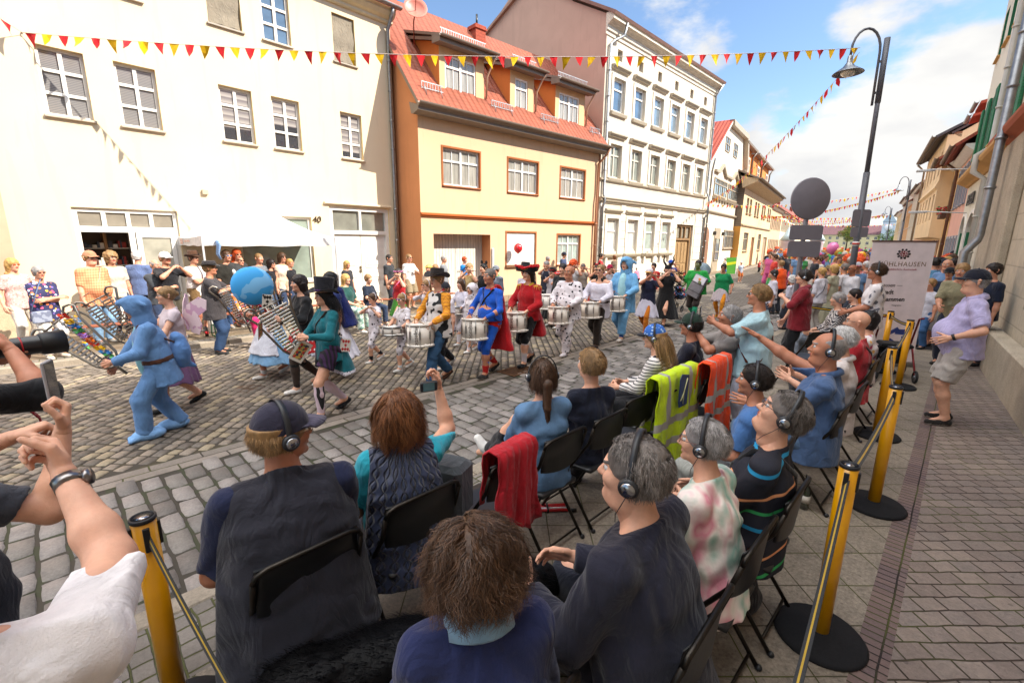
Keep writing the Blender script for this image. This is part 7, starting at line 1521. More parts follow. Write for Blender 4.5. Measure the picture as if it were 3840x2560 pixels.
# ---------------------------------------------------------------- standing people near the camera
P = person('man in white t-shirt with bent elbow and steel watch at the left edge', (-.22, 1.02, .1), 72, h=1.76, g=1.1, top=('ece6e4', .85), bottom=('trousers', '34507a', 2), hands=(('w', (-.12, 1.22, 1.26)), ('w', (-.04, 1.45, 1.6))), poles=((.2, .6, -.6), (.6, -.5, -.9)), hp=('grip', 'grip'), palms=((0, -.3, -1), (-.5, .5, 0)), hair=('short', 'brown'), skin='c', vox=.008, fine=0, strap=((1, '1a1a1c'),), head=(0, 0, 0), shoes='b4b4bc')
def band_at(P, i, name, mat, f=.93, r=.034, w=.012, face=None):
 a, b = P.el[i], P.wr[i]; c = a+(b-a)*f; d = nrm(b-a); mb = MB(); mb.tube([(c-d*w)*P.s, (c+d*w)*P.s], r*P.s, 14)
 if face: mb.lathe([(.019, 0), (.019, .012), (0, .013)], tuple((c+V3(face)*r)*P.s), 16, 0, face)
 return mb.build(name, mat, P.root)
band_at(P, 1, 'wrist_watch', M('metal', '8a8684', rough=.3), .9, .030, .013, (0, -1, .2))
m = P.hand[0].copy(); mb = MB(); mb.tube([(.1+.0, .012+.011*math.cos(a), .012*math.sin(a)-.008) for a in [2*math.pi*k/12 for k in range(12)]], .0028, 5, closed=True); mesh_obj('ring', xfp(np.vstack([m[:3]*P.s, m[3]]), np.array([tuple(v) for v in mb.v])), mb.f, M('metal', 'c8c8c8', rough=.15), P.root, True)
P = person('photographer in black t-shirt holding a camera with a long lens at the left edge', (-.55, 2.75, .1), 72, h=1.84, g=1.15, top=('17171a', 1.25), bottom=('trousers', '2a2c34', 2), hands=(('w', (-.12, 3.1, 1.62)), ('w', (-.16, 2.95, 1.66))), poles=((.3, .2, -1), (.1, -1, -.5)), hp=('grip', 'grip'), hair=('short', 'dark'), skin='b', vox=.009, fine=0)
t = thing('camera', 'black camera with long red-ringed lens pointing to the right', 'camera', (-.22, 3.02, 1.66), rad(12)); mb = MB(); mb.box(-.16, -.06, -.075, .075, -.055, .06, 0, .015); mb.box(-.15, -.08, -.03, .03, .055, .09, 0, .01); mb.build('camera_body', M('paint', '16171a', rough=.5), t)
mb = MB(); mb.lathe([(.036, -.06), (.04, -.03), (.041, .06), (.043, .065), (.043, .15), (.047, .16)], n=28, d=(1, 0, 0)); mb.lathe([(.0435, .085), (.0445, .088), (.0435, .091)], n=28, mi=1, d=(1, 0, 0)); mb.build('lens', [M('paint', '1b1d22', rough=.35), M('paint', 'b01820')], t); mb = MB(); mb.lathe([(.046, .15), (.052, .16), (.056, .24), (.052, .24), (.046, .17)], n=28, d=(1, 0, 0)); mb.build('lens_hood', M('paint', '121316', rough=.55), t)
mb = MB(); mb.tube([(-.1, -.075, .03), (-.02, -.12, -.14), (.08, -.1, -.32), (.1, -.05, -.42)], .014, 6, flat=.25); mb.build('neck_strap', M('fabric', '8a1420'), t)
P = person('person in grey top holding a phone upright between the photographer and the white t-shirt', (-.5, 2.0, .1), 76, h=1.72, g=1.05, top=('3a3c44', .7), bottom=('trousers', '3a5a86', 2), hands=(('w', (-.12, 2.2, 1.5)), ('w', (-.04, 2.06, 1.52))), hp=('grip', 'grip'), palms=((.3, -.6, 0), (-.3, .8, 0)), poles=((.4, .3, -1), (.2, -.8, -.9)), hair=('short', 'dark'), skin='c', vox=.009, fine=0, shoes='b4b8c0', feet=((.5, .1, 0, -30), (.42, -.12, 0, -40)))
phone('silver phone with black front held upright at the left edge', mat4(Rz(rad(70)) @ Rx(rad(90)), (-.045, 2.2, 1.66)), case='a8a8ac', off=(0, 0, 0))
# standing woman filming, guide in red, printed shirt, man with cap
gx, gy = (5.788,1.63)
P = person('standing woman in pale blue linen blouse filming with a folding-case phone', (5.0, 1.42, .1), 108, h=1.68, g=1.22, kind='f', bust=.5, hair=('short', 'fair'), top=('a8c8d0', .95), bottom=('trousers', 'b4b4c4', 2), hands=((.42, .1, 1.30), (.34, -.16, .88)), hp=('pinch', 'relax'), poles=((.1, .8, -.6), (-.9, -.5, -.2)), palms=((0, -1, 0), None), strap=((-1, '5a2a1c'),), glasses=('sun', '1a1a1a'), skin='b', shoes='8a7a6a', hem=.2, off=.026, vox=.01, fine=.8, head=(-4, -2, 0))
band_at(P, 1, 'wrist_watch', M('paint', '1a1a1c'), .86, .036, .012)
phone('phone in an open black folding case held up by the linen blouse woman', mat4(Rz(rad(18)) @ Rx(rad(90)), P.W(.56, .08, 1.42)), w=.17, l=.085, off=(0, 0, 0), screen='4a3a34'); mb = MB(); mb.box(-.085, .085, -.002, .004, -.14, -.045, 0, .002); mb.box(-.01, .07, -.0035, -.002, -.125, -.06, 1); o = mb.build('phone_case_flap', [M('paint', '141416'), M('paint', '7a7a84')], loc=P.W(.56, .08, 1.42), rz=rad(18)); tag(o, 'open lower flap of the black phone case with a white card', 'phone case')
t = thing('handbag', 'dark brown leather saddle bag at the hip of the linen blouse woman', 'handbag', P.W(.0, -.26, .78), rad(18)); mb = MB(); mb.box(-.15, .15, -.05, .05, -.13, .11, 0, .04); mb.build('bag_body', M('paint', '4a1e18', rough=.4), t); mb = MB(); mb.prism([(-.155, .11), (-.155, -.02), (-.1, -.07), (.1, -.07), (.155, -.02), (.155, .11)], -.062, -.05, 0, 'y'); mb.tube([(0, -.066, -.03), (0, -.066, -.1)], .007, 6); mb.build('bag_flap', M('paint', '56241c', rough=.35), t)
P = person('standing guide in dark red shirt and black trousers holding a microphone', (8.3, 1.76, .1), 108, h=1.68, kind='f', g=1.05, hair=('bun', 'dark'), top=('7a1c26', 1.15), bottom=('trousers', '18181b', 2), phones=True, hands=((.28, .08, 1.28), (.2, -.2, .86)), hp=('grip', 'relax'), poles=((.2, .8, -.8), None), skin='c', shoes='1c1c1c', hem=.18, off=.028, collar='8a3a44')
m_ = P.handw(0); tag(MB().tube([tuple((m_ @ np.array([.05, -.06, -.03, 1]))[:3]), tuple((m_ @ np.array([.05, .08, -.03, 1]))[:3])], .013, 8).ball(tuple((m_ @ np.array([.05, .1, -.03, 1]))[:3]), .024, 10).build('microphone', M('paint', '16161a', rough=.4)), 'black microphone in the hand of the guide in dark red', 'microphone')
person('young man in white leaf-print t-shirt and headphones in front of the banner', (8.75, .92, .1), 98, h=1.8, hair=('short', 'brown'), top=(('patches', 'd8d2d2', '6a6a74', {'f': 13, 'w': .6}), .85), bottom=('trousers', '3a3c44', 2), phones=True, glasses=('sun', '1a1414'), skin='b', g=1.02, hands=((.3, .1, 1.0), (.28, -.1, 1.0)), vox=.013, fine=.5)
P = person('stout man in lilac polo shirt, cargo shorts and dark cap standing with hand on hip', (7.2, -.12, .1), 100, h=1.8, g=1.06, belly=.7, kind='fat', hair=('crop', 'grey'), top=('b0a8cc', .85), collar='b0a8cc', bottom=('shorts', 'b0a8a0', .95), hat=('cap', '1a1c28', '1a1c28'), hands=((.17, .27, 1.02), (.06, -.3, 1.0)), hp=('open', 'relax'), poles=((-1, .45, .1), (-.9, -.7, .1)), palms=((-.5, -1, 0), (-.5, 1, 0)), skin='c', shoes='2a2624', hem=.14, off=.03, feet=((.04, .12, 0, 15), (0, -.12, 0, -4)), vox=.012, fine=.5)
band_at(P, 0, 'wrist_watch', M('paint', '1a1a1c'), .88, .036, .012)
# wheeled walker, bottles, sensors
gx, gy = (9.252,0.511)
t = thing('wheeled_walker', 'black wheeled walker with red frame parked beside the banner', 'walker', (gx-.1, gy+.1, .1), rad(20))
for sx in (-1, 1):
 for sy in (1, -1):
  mb = MB(); r = .13 if sx > 0 else .1; mb.tube([(sx*.28+(r-.02)*math.cos(a), sy*.24, r+(r-.02)*math.sin(a)) for a in [2*math.pi*k/20 for k in range(20)]], .018, 8, closed=True); w = mb.build('wheel', M('paint', '1a1a1a', rough=.7), t); mb = MB(); mb.tube([(sx*.28, sy*.24-.02, r), (sx*.28, sy*.24+.02, r)], .025, 8)
  for k in range(5): a = k*1.257; mb.tube([(sx*.28, sy*.24, r), (sx*.28+(r-.03)*math.cos(a), sy*.24, r+(r-.03)*math.sin(a))], .008, 5)
  mb.build('rim', M('metal', '8a8c90'), w)
for sy in (1, -1): mb = MB(); mb.tube([(.28, sy*.24, .13), (.1, sy*.23, .55), (-.05, sy*.23, .95), (-.2, sy*.23, .98)], .014, 8); mb.tube([(-.28, sy*.24, .1), (.02, sy*.23, .5)], .014, 8); mb.build('side_frame', M('paint', '7a1c20', metal=.3), t)
mb = MB(); mb.box(-.18, .15, -.2, .2, .5, .56, 0, .02); mb.box(-.02, .2, -.18, .18, .22, .48, 0, .03); mb.build('seat', M('fabric', '1a1a1c'), t)
for i, (x, y, l) in enumerate(((3.55, .95, 'bottle with red cap standing under the blue t-shirt chair'), (3.95, .62, 'dark bottle with red cap under the polo shirt chair'))):
 mb = MB(); mb.lathe([(.0, 0), (.034, .003), (.034, .15), (.014, .2), (.013, .23)], n=16); mb.lathe([(.015, .225), (.015, .245), (0, .246)], n=12, mi=1); mb.lathe([(.0345, .06), (.0345, .12)], n=16, mi=2); tag(mb.build('bottle', [M('glass', '1c2c18'), M('paint', 'c01c24'), M('paint', 'cfc8be')], loc=(x, y, .1)), l, 'bottle')
# ---------------------------------------------------------------- the parade
PARG = 'costumed marchers of the parade'
def walkfeet(a=.22, sw=1, r=25): return ((a, .09, 0 if sw > 0 else .0, 3, -8), (-a, -.09, .05, -3, r)) if sw > 0 else ((-a, .09, .05, 3, r), (a, -.09, 0, -3, -8))
def march(label, px, yaw=180, **k):
 k.setdefault('feet', walkfeet()); k.setdefault('crouch', .03); k.setdefault('shoes', 'd0ccc6'); k.setdefault('group', PARG); return person(label, px, yaw, **k)
DH = ((.30, .17, .98), (.30, -.17, .98)); POL = ((-.5, .9, -.4), (-.5, -.9, -.4))
def drummer(label, px, dl, yaw=185, ang=-30, dr=.19, dh=.3, dz=.66, **k):
 k.setdefault('hands', DH); k.setdefault('hp', ('grip', 'grip')); k.setdefault('poles', POL); k.setdefault('palms', ((0, 0, -1), (0, 0, -1)))
 P = march(label, px, yaw, **k); s = P.s; drum('drum with black lettering carried by '+dl, P.W(.36, .0, dz), yaw-8, (4, -3), dr*s**.5, dh*s**.5, True, ang+90 if False else ang+0) if dh > .2 else drum('flat drum carried by '+dl, P.W(.33, 0, dz), yaw, (3, -4), dr, dh, False)
 for i in (0, 1):
  m = P.handw(i); c = m[:3, 3]+m[:3, 0]*.05-m[:3, 2]*.02; hd = V3(P.W(.42, (.05, -.05)[i], dz+dh+.06)); d = nrm(hd-c); stick(('left', 'right')[i]+' drumstick of '+dl, tuple(c-d*.1), tuple(c+d*.3))
 return P
BLU = '6288b6'
# blue onesie with paw slippers, bell lyre held out in front
P = march('marcher in light blue hooded fleece onesie with big blue paw slippers', (0.728,6.154,0), 176, h=1.6, kind='f', g=1.08, hair=None, loose=.012, fold=.003, belt='4a2c20', panel='8cc4d0', top=(BLU, 1.95), off=.034, bottom=('trousers', BLU, 2), hat=('hood', BLU, True), shoes=None, hands=((.42, .16, 1.0), (.42, -.12, .86)), hp=('grip', 'grip'), strap=((1, '4a2c20'),), head=(-8, 8, 0), hem=.25, feet=((.24, .1, 0, 5), (-.14, -.1, 0, -5)), lean=10, vox=.013)
for i in (0, 1):
 f = Field(.012, .02); y = (.1, -.1)[i]; x = (.16, -.1)[i]; f.ell((x+.05, y, .07), (.17, .085, .075)); [f.cap((x+.17, y+d, .05), (x+.225, y+d*1.3, .04), .035, .026) for d in (-.05, 0, .05)]; v, q = f.mesh(clip=[((0, 0, .004), (0, 0, -1))]); mesh_obj('paw_slipper', v*P.s, q, M('fabric', '80acdc'), P.root, True); mb = MB(); [mb.ball((x+.235, y+d*1.3, .035), .014, 8, 0, (1.4, .7, .7)) for d in (-.05, 0, .05)]; mesh_obj('claws', np.array(mb.v)*P.s, mb.f, M('paint', '1c48a0'), P.root, True)
t = thing('plush_backpack', 'small blue plush backpack on the back of the blue onesie', 'backpack', P.W(-.22, 0, 1.0), rad(176)); f = Field(.013, .03); f.ell((0, 0, 0), (.1, .14, .19)).ell((.02, .0, .17), (.06, .09, .06)).cap((-.06, .0, -.15), (-.12, 0, -.19), .03, .02); v, q = f.mesh(noise=wnoise(40, .004, 2)); mesh_obj('pouch', v, q, M('fabric', '5a82b8'), t, True); mb = MB(); mb.tube([(.05, .09, .13), (.16, .11, .2), (.2, .09, .1)], .012, 6); mb.build('strap', M('fabric', '4a2c20'), t)
LY1 = lyre('bell lyre with flower garland carried by the blue onesie marcher', P.W(.4, -.02, .93), (0, -38, 176-0), h=.66, w0=.18, w1=.34); LY1.rotation_euler = (rad(-22), rad(-42), rad(-8))
t = thing('flower_garland', 'rainbow flower garland wound down the first bell lyre', 'garland', (0, 0, 0)); cols = ['d84028', 'e8b820', '3a8ad0', '58b060', 'b07ac8', 'e87a20']; rr = random.Random(3)
def garland(A, B, n, sag, name='petals'):
 mb = MB(); A, B = Vector(A), Vector(B)
 for k in range(n):
  c = A.lerp(B, k/(n-1))-Vector((0, 0, sag*math.sin(math.pi*k/(n-1))))
  for j in range(7): u, w, d = basis((rr.gauss(0, 1), rr.gauss(0, 1), rr.gauss(0, 1))); q = c+u*.02; s_ = .026; mb.add([c, c+u*s_+w*s_*.7, c+u*s_*1.7, c+u*s_-w*s_*.7], [(0, 1, 2, 3)], (k//2) % 6)
 return mb.build(name, [M('fabric', c, bs=.2) for c in cols], t)
LM = Matrix.Translation(LY1.location) @ LY1.rotation_euler.to_matrix().to_4x4(); garland(LM @ Vector((.1, -.05, .66)), LM @ Vector((.05, -.05, .02)), 22, .02)
t = thing('flower_garland', 'loose rainbow flower garland hanging to the ground beside the flowered shirt', 'garland', (0, 0, 0)); garland((0.214,9.308,1.15), (0.293,10.232,0.35), 20, .05)
P2 = march('girl marcher with blond bun and pink fairy wings carrying a bell lyre', (1.02, 7.0, 0), 184, h=1.62, kind='f', hair=('bun', 'fair'), top=('c8b8bc', .4), bottom=('skirt', '6a4a6a', .5, .25), hands=((.4, .16, 1.1), (.42, -.12, .95)), hp=('grip', 'grip'), glasses=('clear', 'c0c0c0', '3a3a3a'), shoes='1c1c1c', skin='c')
LY2 = lyre('bell lyre held upright by the girl with the fairy wings', P2.W(.42, .0, 1.0), (0, 0, 0), h=.62, w0=.18, w1=.34); LY2.rotation_euler = (rad(-14), rad(-30), rad(-10))
t = thing('fairy_wings', 'pink gauze fairy wings with fluffy edge behind the blue hood', 'wings', P2.W(-.13, 0, 1.3), rad(184))
for sy in (1, -1):
 mb = MB(); P_w = [(0, 0), (.1, .14), (.3, .24), (.42, .2), (.4, .08), (.26, .0), (.3, -.12), (.24, -.24), (.12, -.22), (.04, -.08)]; mb.prism([(sy*x, z) for x, z in P_w][::sy], -.004, .004, 0, 'y'); mb.xf(Matrix.Rotation(rad(90+sy*25), 4, 'Z')); mb.build('wing', M('patches', 'e0c4c8', 'c89ab0', f=9), t)
LYH = ((.36, .18, 1.12), (.38, -.14, .98))
P = march('marcher in light blue dress and white apron carrying a bell lyre', (2.375,7.68,0), 182, h=1.64, kind='f', hair=('long', 'blond'), top=('6a92b8', .6), bottom=('skirt', '7aa2c4', .62, .36), hands=LYH, hp=('grip', 'grip'), skin='b', socks=('c8c8c8', .2)); s_ = P.s
f = Field(.02, .02); f.cap((.0, 0, 1.02), (.05, 0, .42), .13, .33, side=(0, 1, 0), st=1.2, cut1=True); v, q = f.mesh(clip=[((.06, 0, 0), (-1, 0, 0)), ((0, 0, 1.1), (0, 0, 1))], noise=wnoise(20, .005, 1)); mesh_obj('apron', v*s_, q, M('fabric', 'd0d0d8'), P.root, True)
L = lyre('bell lyre beside the light blue dress, partly behind the round balloon', P.W(.36, -.02, .95), (0, 0, 0), h=.6, w0=.2, w1=.38); L.rotation_euler = (rad(-10), rad(-16), rad(2))
P = march('marcher in red skirt with white dots, dark tights and white trainers', (2.483,6.616,0), 182, h=1.72, kind='f', hair=('long', 'dark'), top=('1a1a1c', 1.95), bottom=('skirt', ('dots', 'a81c1c', 'd8d0cc', {'f': 17, 'w': .3, 'rnd': .2, 'wob': 0}), .3, .27), hands=LYH, hp=('grip', 'grip'), legmat=('3a2c24',), socks=('151515', .9), skin='c')
L = lyre('bell lyre with red ribbon carried by the red dotted skirt marcher', P.W(.38, .0, 1.0), (0, 0, 0), h=.62, w0=.2, w1=.4); L.rotation_euler = (rad(-8), rad(-20), rad(4))
mb = MB(); M_ = Matrix.Translation(L.location) @ L.rotation_euler.to_matrix().to_4x4(); mb.tube([M_ @ Vector((-.2, -.05, .66)), M_ @ Vector((-.1, -.07, .4)), M_ @ Vector((.02, -.05, .2))], [.03, .035, .02], 7, flat=.4); mb.tube([M_ @ Vector((-.12, -.05, .5)), M_ @ Vector((-.02, -.06, .22))], [.02, .035], 7, flat=.3); tag(mb.build('ribbon', M('fabric', 'c81418')), 'bright red ribbon tied along a bell lyre', 'ribbon')
P = march('marcher in tall black hat, teal tailcoat, purple striped shorts and stockings', (2.302,5.409,0), 184, h=1.66, kind='f', g=1.0, hair=('long', 'black'), top=('14626c', 1.95), bottom=('shorts', ('stripe', '3a1c44', '17131c', {'ax': 'x', 'f': 22, 'w': .5}), .55), legmat=(('stripe', 'c8b0b8', '1c1a1c', {'ax': 'y', 'f': 7, 'w': .16}), .42), hands=LYH, hp=('grip', 'grip'), hat=('tophat', '15141a', '4a2258', 1.12), shoes='17171a', skin='c', strap=((1, '2a211c'),), vox=.014)
s_ = P.s; f = Field(.014, .02); f.cap((-.04, 0, 1.02), (-.1, 0, .55), .13, .22, side=(0, 1, 0), st=1.1, cut1=True); v, q = f.mesh(clip=[((-.06, 0, 0), (1, 0, 0)), ((0, 0, 1.06), (0, 0, 1))], noise=wnoise(22, .008, 4)); mesh_obj('coat_tail', v*s_, q, [M('fabric', '14626c'), M('dots', 'd0ccd4', '1a1a22', f=40, w=.4)], P.root, True, (np.array([c.mean() for c in [v[i][:, 2] for i in q]]) < .6).astype(int))
L = lyre('nearest bell lyre, with playing cards hung on its frame', P.W(.40, .02, .92), (0, 0, 0), h=.62, w0=.22, w1=.42); L.rotation_euler = (rad(-6), rad(-24), rad(4)); M_ = Matrix.Translation(L.location) @ L.rotation_euler.to_matrix().to_4x4()
card('queen style picture card hanging below the nearest bell lyre', tuple(M_ @ Vector((.0, -.08, .02))), (10, 35, 6), kind=2); card('playing card with black clubs at the top of the bell lyre', tuple(M_ @ Vector((.02, .03, .66))), (0, 8, 8), w=.11, h=.16, kind=1); card('narrow tilted playing card on the left lyre edge', tuple(M_ @ Vector((-.22, -.04, .45))), (20, -25, 40), w=.1, kind=2); card('seven of red hearts card at the hip of the teal coat', P.W(-.12, .2, .95), (0, 12, 6), w=.14, h=.16, kind=0); card('spades card hanging on a cord behind the tall hat', P.W(-.02, .16, 1.15), (0, -30, 20), w=.1, kind=1); card('red picture card in the hand of the light blue dress marcher', (3.8,10.992,1.28) if False else (2.0, 7.1, 1.2), (0, 25, 6), w=.12, h=.18, kind=2)
P = march('black-haired marcher in sunglasses with dark blue cape and white skirt', (3.05, 6.9, 0), 178, h=1.72, kind='f', hair=('long', 'black'), top=('1c2858', .7), bottom=('skirt', 'd0ccd4', .5, .36), glasses=('sun', '101010'), skin='a'); s_ = P.s; f = Field(.02, .02); f.cap((-.08, 0, 1.38), (-.16, .02, .85), .1, .2, side=(0, 1, 0), st=1.4, cut1=True); v, q = f.mesh(clip=[((-.04, 0, 0), (1, 0, 0))], noise=wnoise(18, .01, 4)); mesh_obj('cape', v*s_, q, M('fabric', '18225c'), P.root, True)
t = balloon('round blue patterned foil balloon on a stick in front of the light blue dress', (1.754,6.2,1.589), .235, ('patches', '3a9ad8', '7ab8e4', {'f': 5, 'w': .55}), True); t.rotation_euler = (0, 0, rad(-14)); t['label'] = 'round blue foil balloon floating beside the light blue dress'
# spotted children
DOT = lambda f=13, w=.3: ('dots', 'cfc8cc', '17171a', {'f': f, 'w': w})
P = march('small girl flute player with brown hair, gold glasses and spotted white costume', (3.986,7.354,0), 186, h=1.26, kind='c', g=.9, hair=('bun', 'brown'), hat=('headband', DOT(40)), top=(DOT(), .7), bottom=('leggings', DOT(), 1.5), socks=('17171a', .3), hands=((.2, .2, 1.38), (.2, .05, 1.40)), hp=('pinch', 'pinch'), poles=((.2, .9, -.6), (.2, -.9, -.6)), glasses=('sun', '6a4a20'), skin='c', strap=None); flute('flute of the small girl with gold glasses', P.W(.2, -.05, 1.45), P.W(.24, .36, 1.40))
P = drummer('girl with white sunglasses and spotted white costume playing a flat drum', (4.076,6.549,0), 'the girl in white sunglasses', h=1.32, kind='c', g=.9, dr=.19, dh=.13, dz=.86, hair=('pony', 'fair'), hat=('headband', DOT(40)), top=(DOT(), .7), bottom=('leggings', DOT(), 1.5), socks=('d0d0d0', .2), glasses=('sun', '2a3a8a', 'd8d8d8'), skin='c', strap=((1, 'c8c4c0'), (-1, 'c8c4c0')))
P = march('fair girl flute player in long-sleeved spotted white with dark sunglasses', (5.384,7.727,0), 184, h=1.4, kind='c', g=.9, hair=('pony', 'fair'), hat=('headband', 'd0ccd0'), top=(DOT(9, .25), 1.9), bottom=('leggings', DOT(), 2), hands=((.2, .2, 1.38), (.2, .05, 1.40)), hp=('pinch', 'pinch'), poles=((.2, .9, -.6), (.2, -.9, -.6)), glasses=('sun', '1a1a1a'), skin='c'); flute('flute of the fair girl in long sleeves', P.W(.2, -.05, 1.45), P.W(.24, .36, 1.40))
drummer('bespectacled cowboy drummer in yellow check shirt, cow print waistcoat and jeans', (4.058,5.54,0), 'the cowboy', h=1.76, top=(('plaid', 'd8901c', '8a3018', {'f': 22, 'w': .14}), 1.9), vest=(('patches', 'cfc8c4', '17171a', {'f': 9, 'w': .56}), .012, .16), bottom=('trousers', ('denim', '34506e', {}), 2), hair=('short', 'fair'), hat=('brim', '1e1716', .19, .115, .1, '3a2a20', .035, -4), collar='a81c24', glasses=('clear', 'c0c0c0', '3a3a3a'), shoes='4a3226', skin='c', ang=-62, feet=((.28, .09, 0, 3, -6), (-.26, -.09, .04, -3, 22)), vox=.014)
march('child with white harness and black trousers walking behind the cowboy', (4.65, 6.15, 0), 184, h=1.5, kind='c', hair=('short', 'fair'), top=(DOT(8), .7), bottom=('trousers', '17171a', 2), strap=((1, '2a2a2a'), (-1, '2a2a2a')), hat=('cap', '2a2a30', '2a2a30'), skin='c')
drummer('long-haired girl in white top and spotted leggings with a small drum', (6.023,7.408,0), 'the long-haired girl', h=1.4, kind='c', g=.88, dr=.17, dh=.15, dz=.84, hair=('long', 'brown'), hat=('headband', 'b8b4b4'), top=('c8c4d0', 1.6), bottom=('leggings', DOT(), 2), skin='c', yaw=186)
P = drummer('drummer in tight blue suit with red trunks, yellow belt and red cape', (4.91,5.315,0), 'the blue-suited drummer', h=1.78, g=1.12, belly=.15, top=('1c54b8', 1.97), off=.006, hem=.0, bottom=('leggings', '1c54b8', 1.75), hair=('crop', 'salt'), socks=('b81c18', .34), shoes='2a2624', skin='b', strap=((1, '1a1a1a'), (-1, '1a1a1a')), collar='b81c20', ang=-62, vox=.014, fold=.0015); s_ = P.s
f = Field(.014, .03); f.cap(P.T(0, 0, -.08), P.T(0, 0, .06), .136, .128, side=(0, 1, 0), st=1.38); [f.cap(P.hip+V3(0, q*.09, 0), P.hip+V3(0, q*.09, 0)+(P.kn[0 if q > 0 else 1]-P.hip-V3(0, q*.09, 0))*.25, .104, .1, cut1=True) for q in (1, -1)]; P.part('trunks', f, M('fabric', 'b41c18'), [(P.T(0, 0, .04), (0, 0, 1))]); f = Field(.014, .03); f.cap(P.T(0, 0, .03), P.T(0, 0, .075), .145, .145, side=(0, 1, 0), st=1.36, cut0=True, cut1=True); P.part('belt', f, M('fabric', 'c8a018'))
f = Field(.016, .02); f.cap((-.1, 0, 1.36), (-.2, .0, .4), .1, .18, side=(0, 1, 0), st=1.5, cut1=True); v, q = f.mesh(clip=[((-.12, 0, 0), (1, 0, 0)), ((-.15, -.02, 0), (0, -1, 0)) if False else ((0, 0, 1.45), (0, 0, 1))], noise=wnoise(18, .012, 4)); mesh_obj('cape', v*s_, q, M('fabric', 'b8141c'), P.root, True)
march('spotted-hood child walking beside the blue suited drummer', (5.75, 6.75, 0), 184, h=1.36, kind='c', hair=('long', 'fair'), hat=('hood', DOT(18)), top=(DOT(), 1.9), bottom=('leggings', DOT(), 2), skin='c')
march('woman in black dress with round black ears behind the blue suited drummer', (7.371,8.2,0,1.683), 180, h=1.66, kind='f', hair=('pony', 'black'), hat=('ears', '161616'), top=('17171a', .0), bottom=('skirt', '17171a', .5, .26), skin='c')
P = drummer('long-haired pirate captain drummer in red coat, black hat and white stockings', (5.836,5.337,0), 'the pirate captain', h=1.78, g=1.05, top=('a4141c', 1.8), off=.026, hem=.1, bottom=('trousers', '17171a', 1.15), hair=('long', 'dark'), hat=('pirate',), legmat=None, socks=('c8c0c4', .95), shoes='17171a', skin='c', ang=-62, vox=.015, collar='c8a030'); s_ = P.s
f = Field(.016, .02); f.cap((-.06, 0, 1.02), (-.16, .0, .52), .13, .21, side=(0, 1, 0), st=1.15, cut1=True); v, q = f.mesh(clip=[((-.08, 0, 0), (1, 0, 0)), ((0, 0, 1.05), (0, 0, 1))], noise=wnoise(18, .008, 4)); mesh_obj('coat_tail', v*s_, q, M('fabric', 'a4141c'), P.root, True); mb = MB()
for sy in (1, -1): c = P.sh[0 if sy > 0 else 1]+V3(0, 0, .05); mb.ball(tuple(c*s_), .07, 10, 0, (1.1, 1, .35)); [mb.tube([tuple((c+V3(.07*math.cos(a), .07*math.sin(a), 0))*s_), tuple((c+V3(.085*math.cos(a), .085*math.sin(a), -.07))*s_)], .006, 4) for a in [k*.52 for k in range(12)]]
mb.build('epaulette', M('paint', 'c8961c'), P.root)
march('marcher in black top hat and white shirt behind the pirate captain', (7.744,7.2,0,1.64), 182, h=1.82, hair=('short', 'grey'), hat=('tophat', '232326', '232326'), top=('c8c4d0', 1.9), bottom=('trousers', '1c1c20', 2), skin='b')
drummer('bald drummer in white overall with black spots all over', (6.971,5.334,0), 'the spotted overall drummer', h=1.76, g=1.15, belly=.3, top=(DOT(13, .33), 1.95), off=.03, hem=.2, bottom=('trousers', DOT(13, .33), 2), hair=None, shoes=DOT(16, .33), skin='b', glasses=('clear', 'c0c0c0', '8a6a4a'), strap=((1, '1a1a1a'),), kind='fat', ang=-62, yaw=188)
march('young dark-haired man in black coat behind the spotted overall', (8.374,6.6,0,1.705), 186, h=1.84, g=1.1, hair=('short', 'dark'), top=('17171a', 1.95), off=.035, bottom=('trousers', '17171a', 2), shoes='17171a', skin='c')
drummer('drummer in white wrap robe with brown belt and black sunglasses', (7.96,5.292,0), 'the white robe drummer', h=1.76, top=('ccc8d4', 1.9), off=.034, hem=.28, neckline=.05, bottom=('trousers', '2c241f', 2), hair=('crop', 'fair'), glasses=('sun', '141414'), shoes='2a1c1a', skin='c', collar='2c241f', belt='2c241f')
drummer('tall youth in two-tone blue hooded onesie with glasses', (8.919,5.289,0), 'the tall youth in blue', h=1.86, g=1.08, top=('6aa2ce', 1.95), off=.035, hem=.3, loose=.01, panel='9ccad4', bottom=('trousers', '6aa2ce', 1.8), hair=('short', 'fair'), hat=('hood', '6aa2ce', True), glasses=('clear', 'c0c0c0', '3a3a4a'), skin='c', ang=-70, shoes='c8beb4', socks=('2458a0', .4))
FH = ((.16, .2, 1.42), (.2, .02, 1.44)); FPL = ((.3, .9, -.5), (.3, -.7, -.7))
def fluter(label, px, fl, **k):
 k.setdefault('hands', ((.14, .24, 1.49), (.17, .08, 1.50))); k.setdefault('poles', FPL); k.setdefault('hp', ('pinch', 'pinch')); k.setdefault('palms', ((-1, 0, 0), (1, 0, 0))); y = k.pop('yaw', 182); P = march(label, px, y, **k); flute('flute played by '+fl, P.W(.16, -.04, 1.54), P.W(.19, .44, 1.53)); return P
P = fluter('flute player in navy sailor blouse, white bloomers and orange tights', (9.859,5.219,0), 'the sailor costume', h=1.62, kind='f', hair=('short', 'brown'), hat=('cap', 'cfc8cc', 'd89a20'), top=('1c2038', .9), bottom=('skirt', 'c8c4d4', .42, .25), legmat=('c8721c',), shoes='e09a14', skin='b', glasses=('clear', 'c0c0c0', '3a3a3a'), collar='c8c4d0')
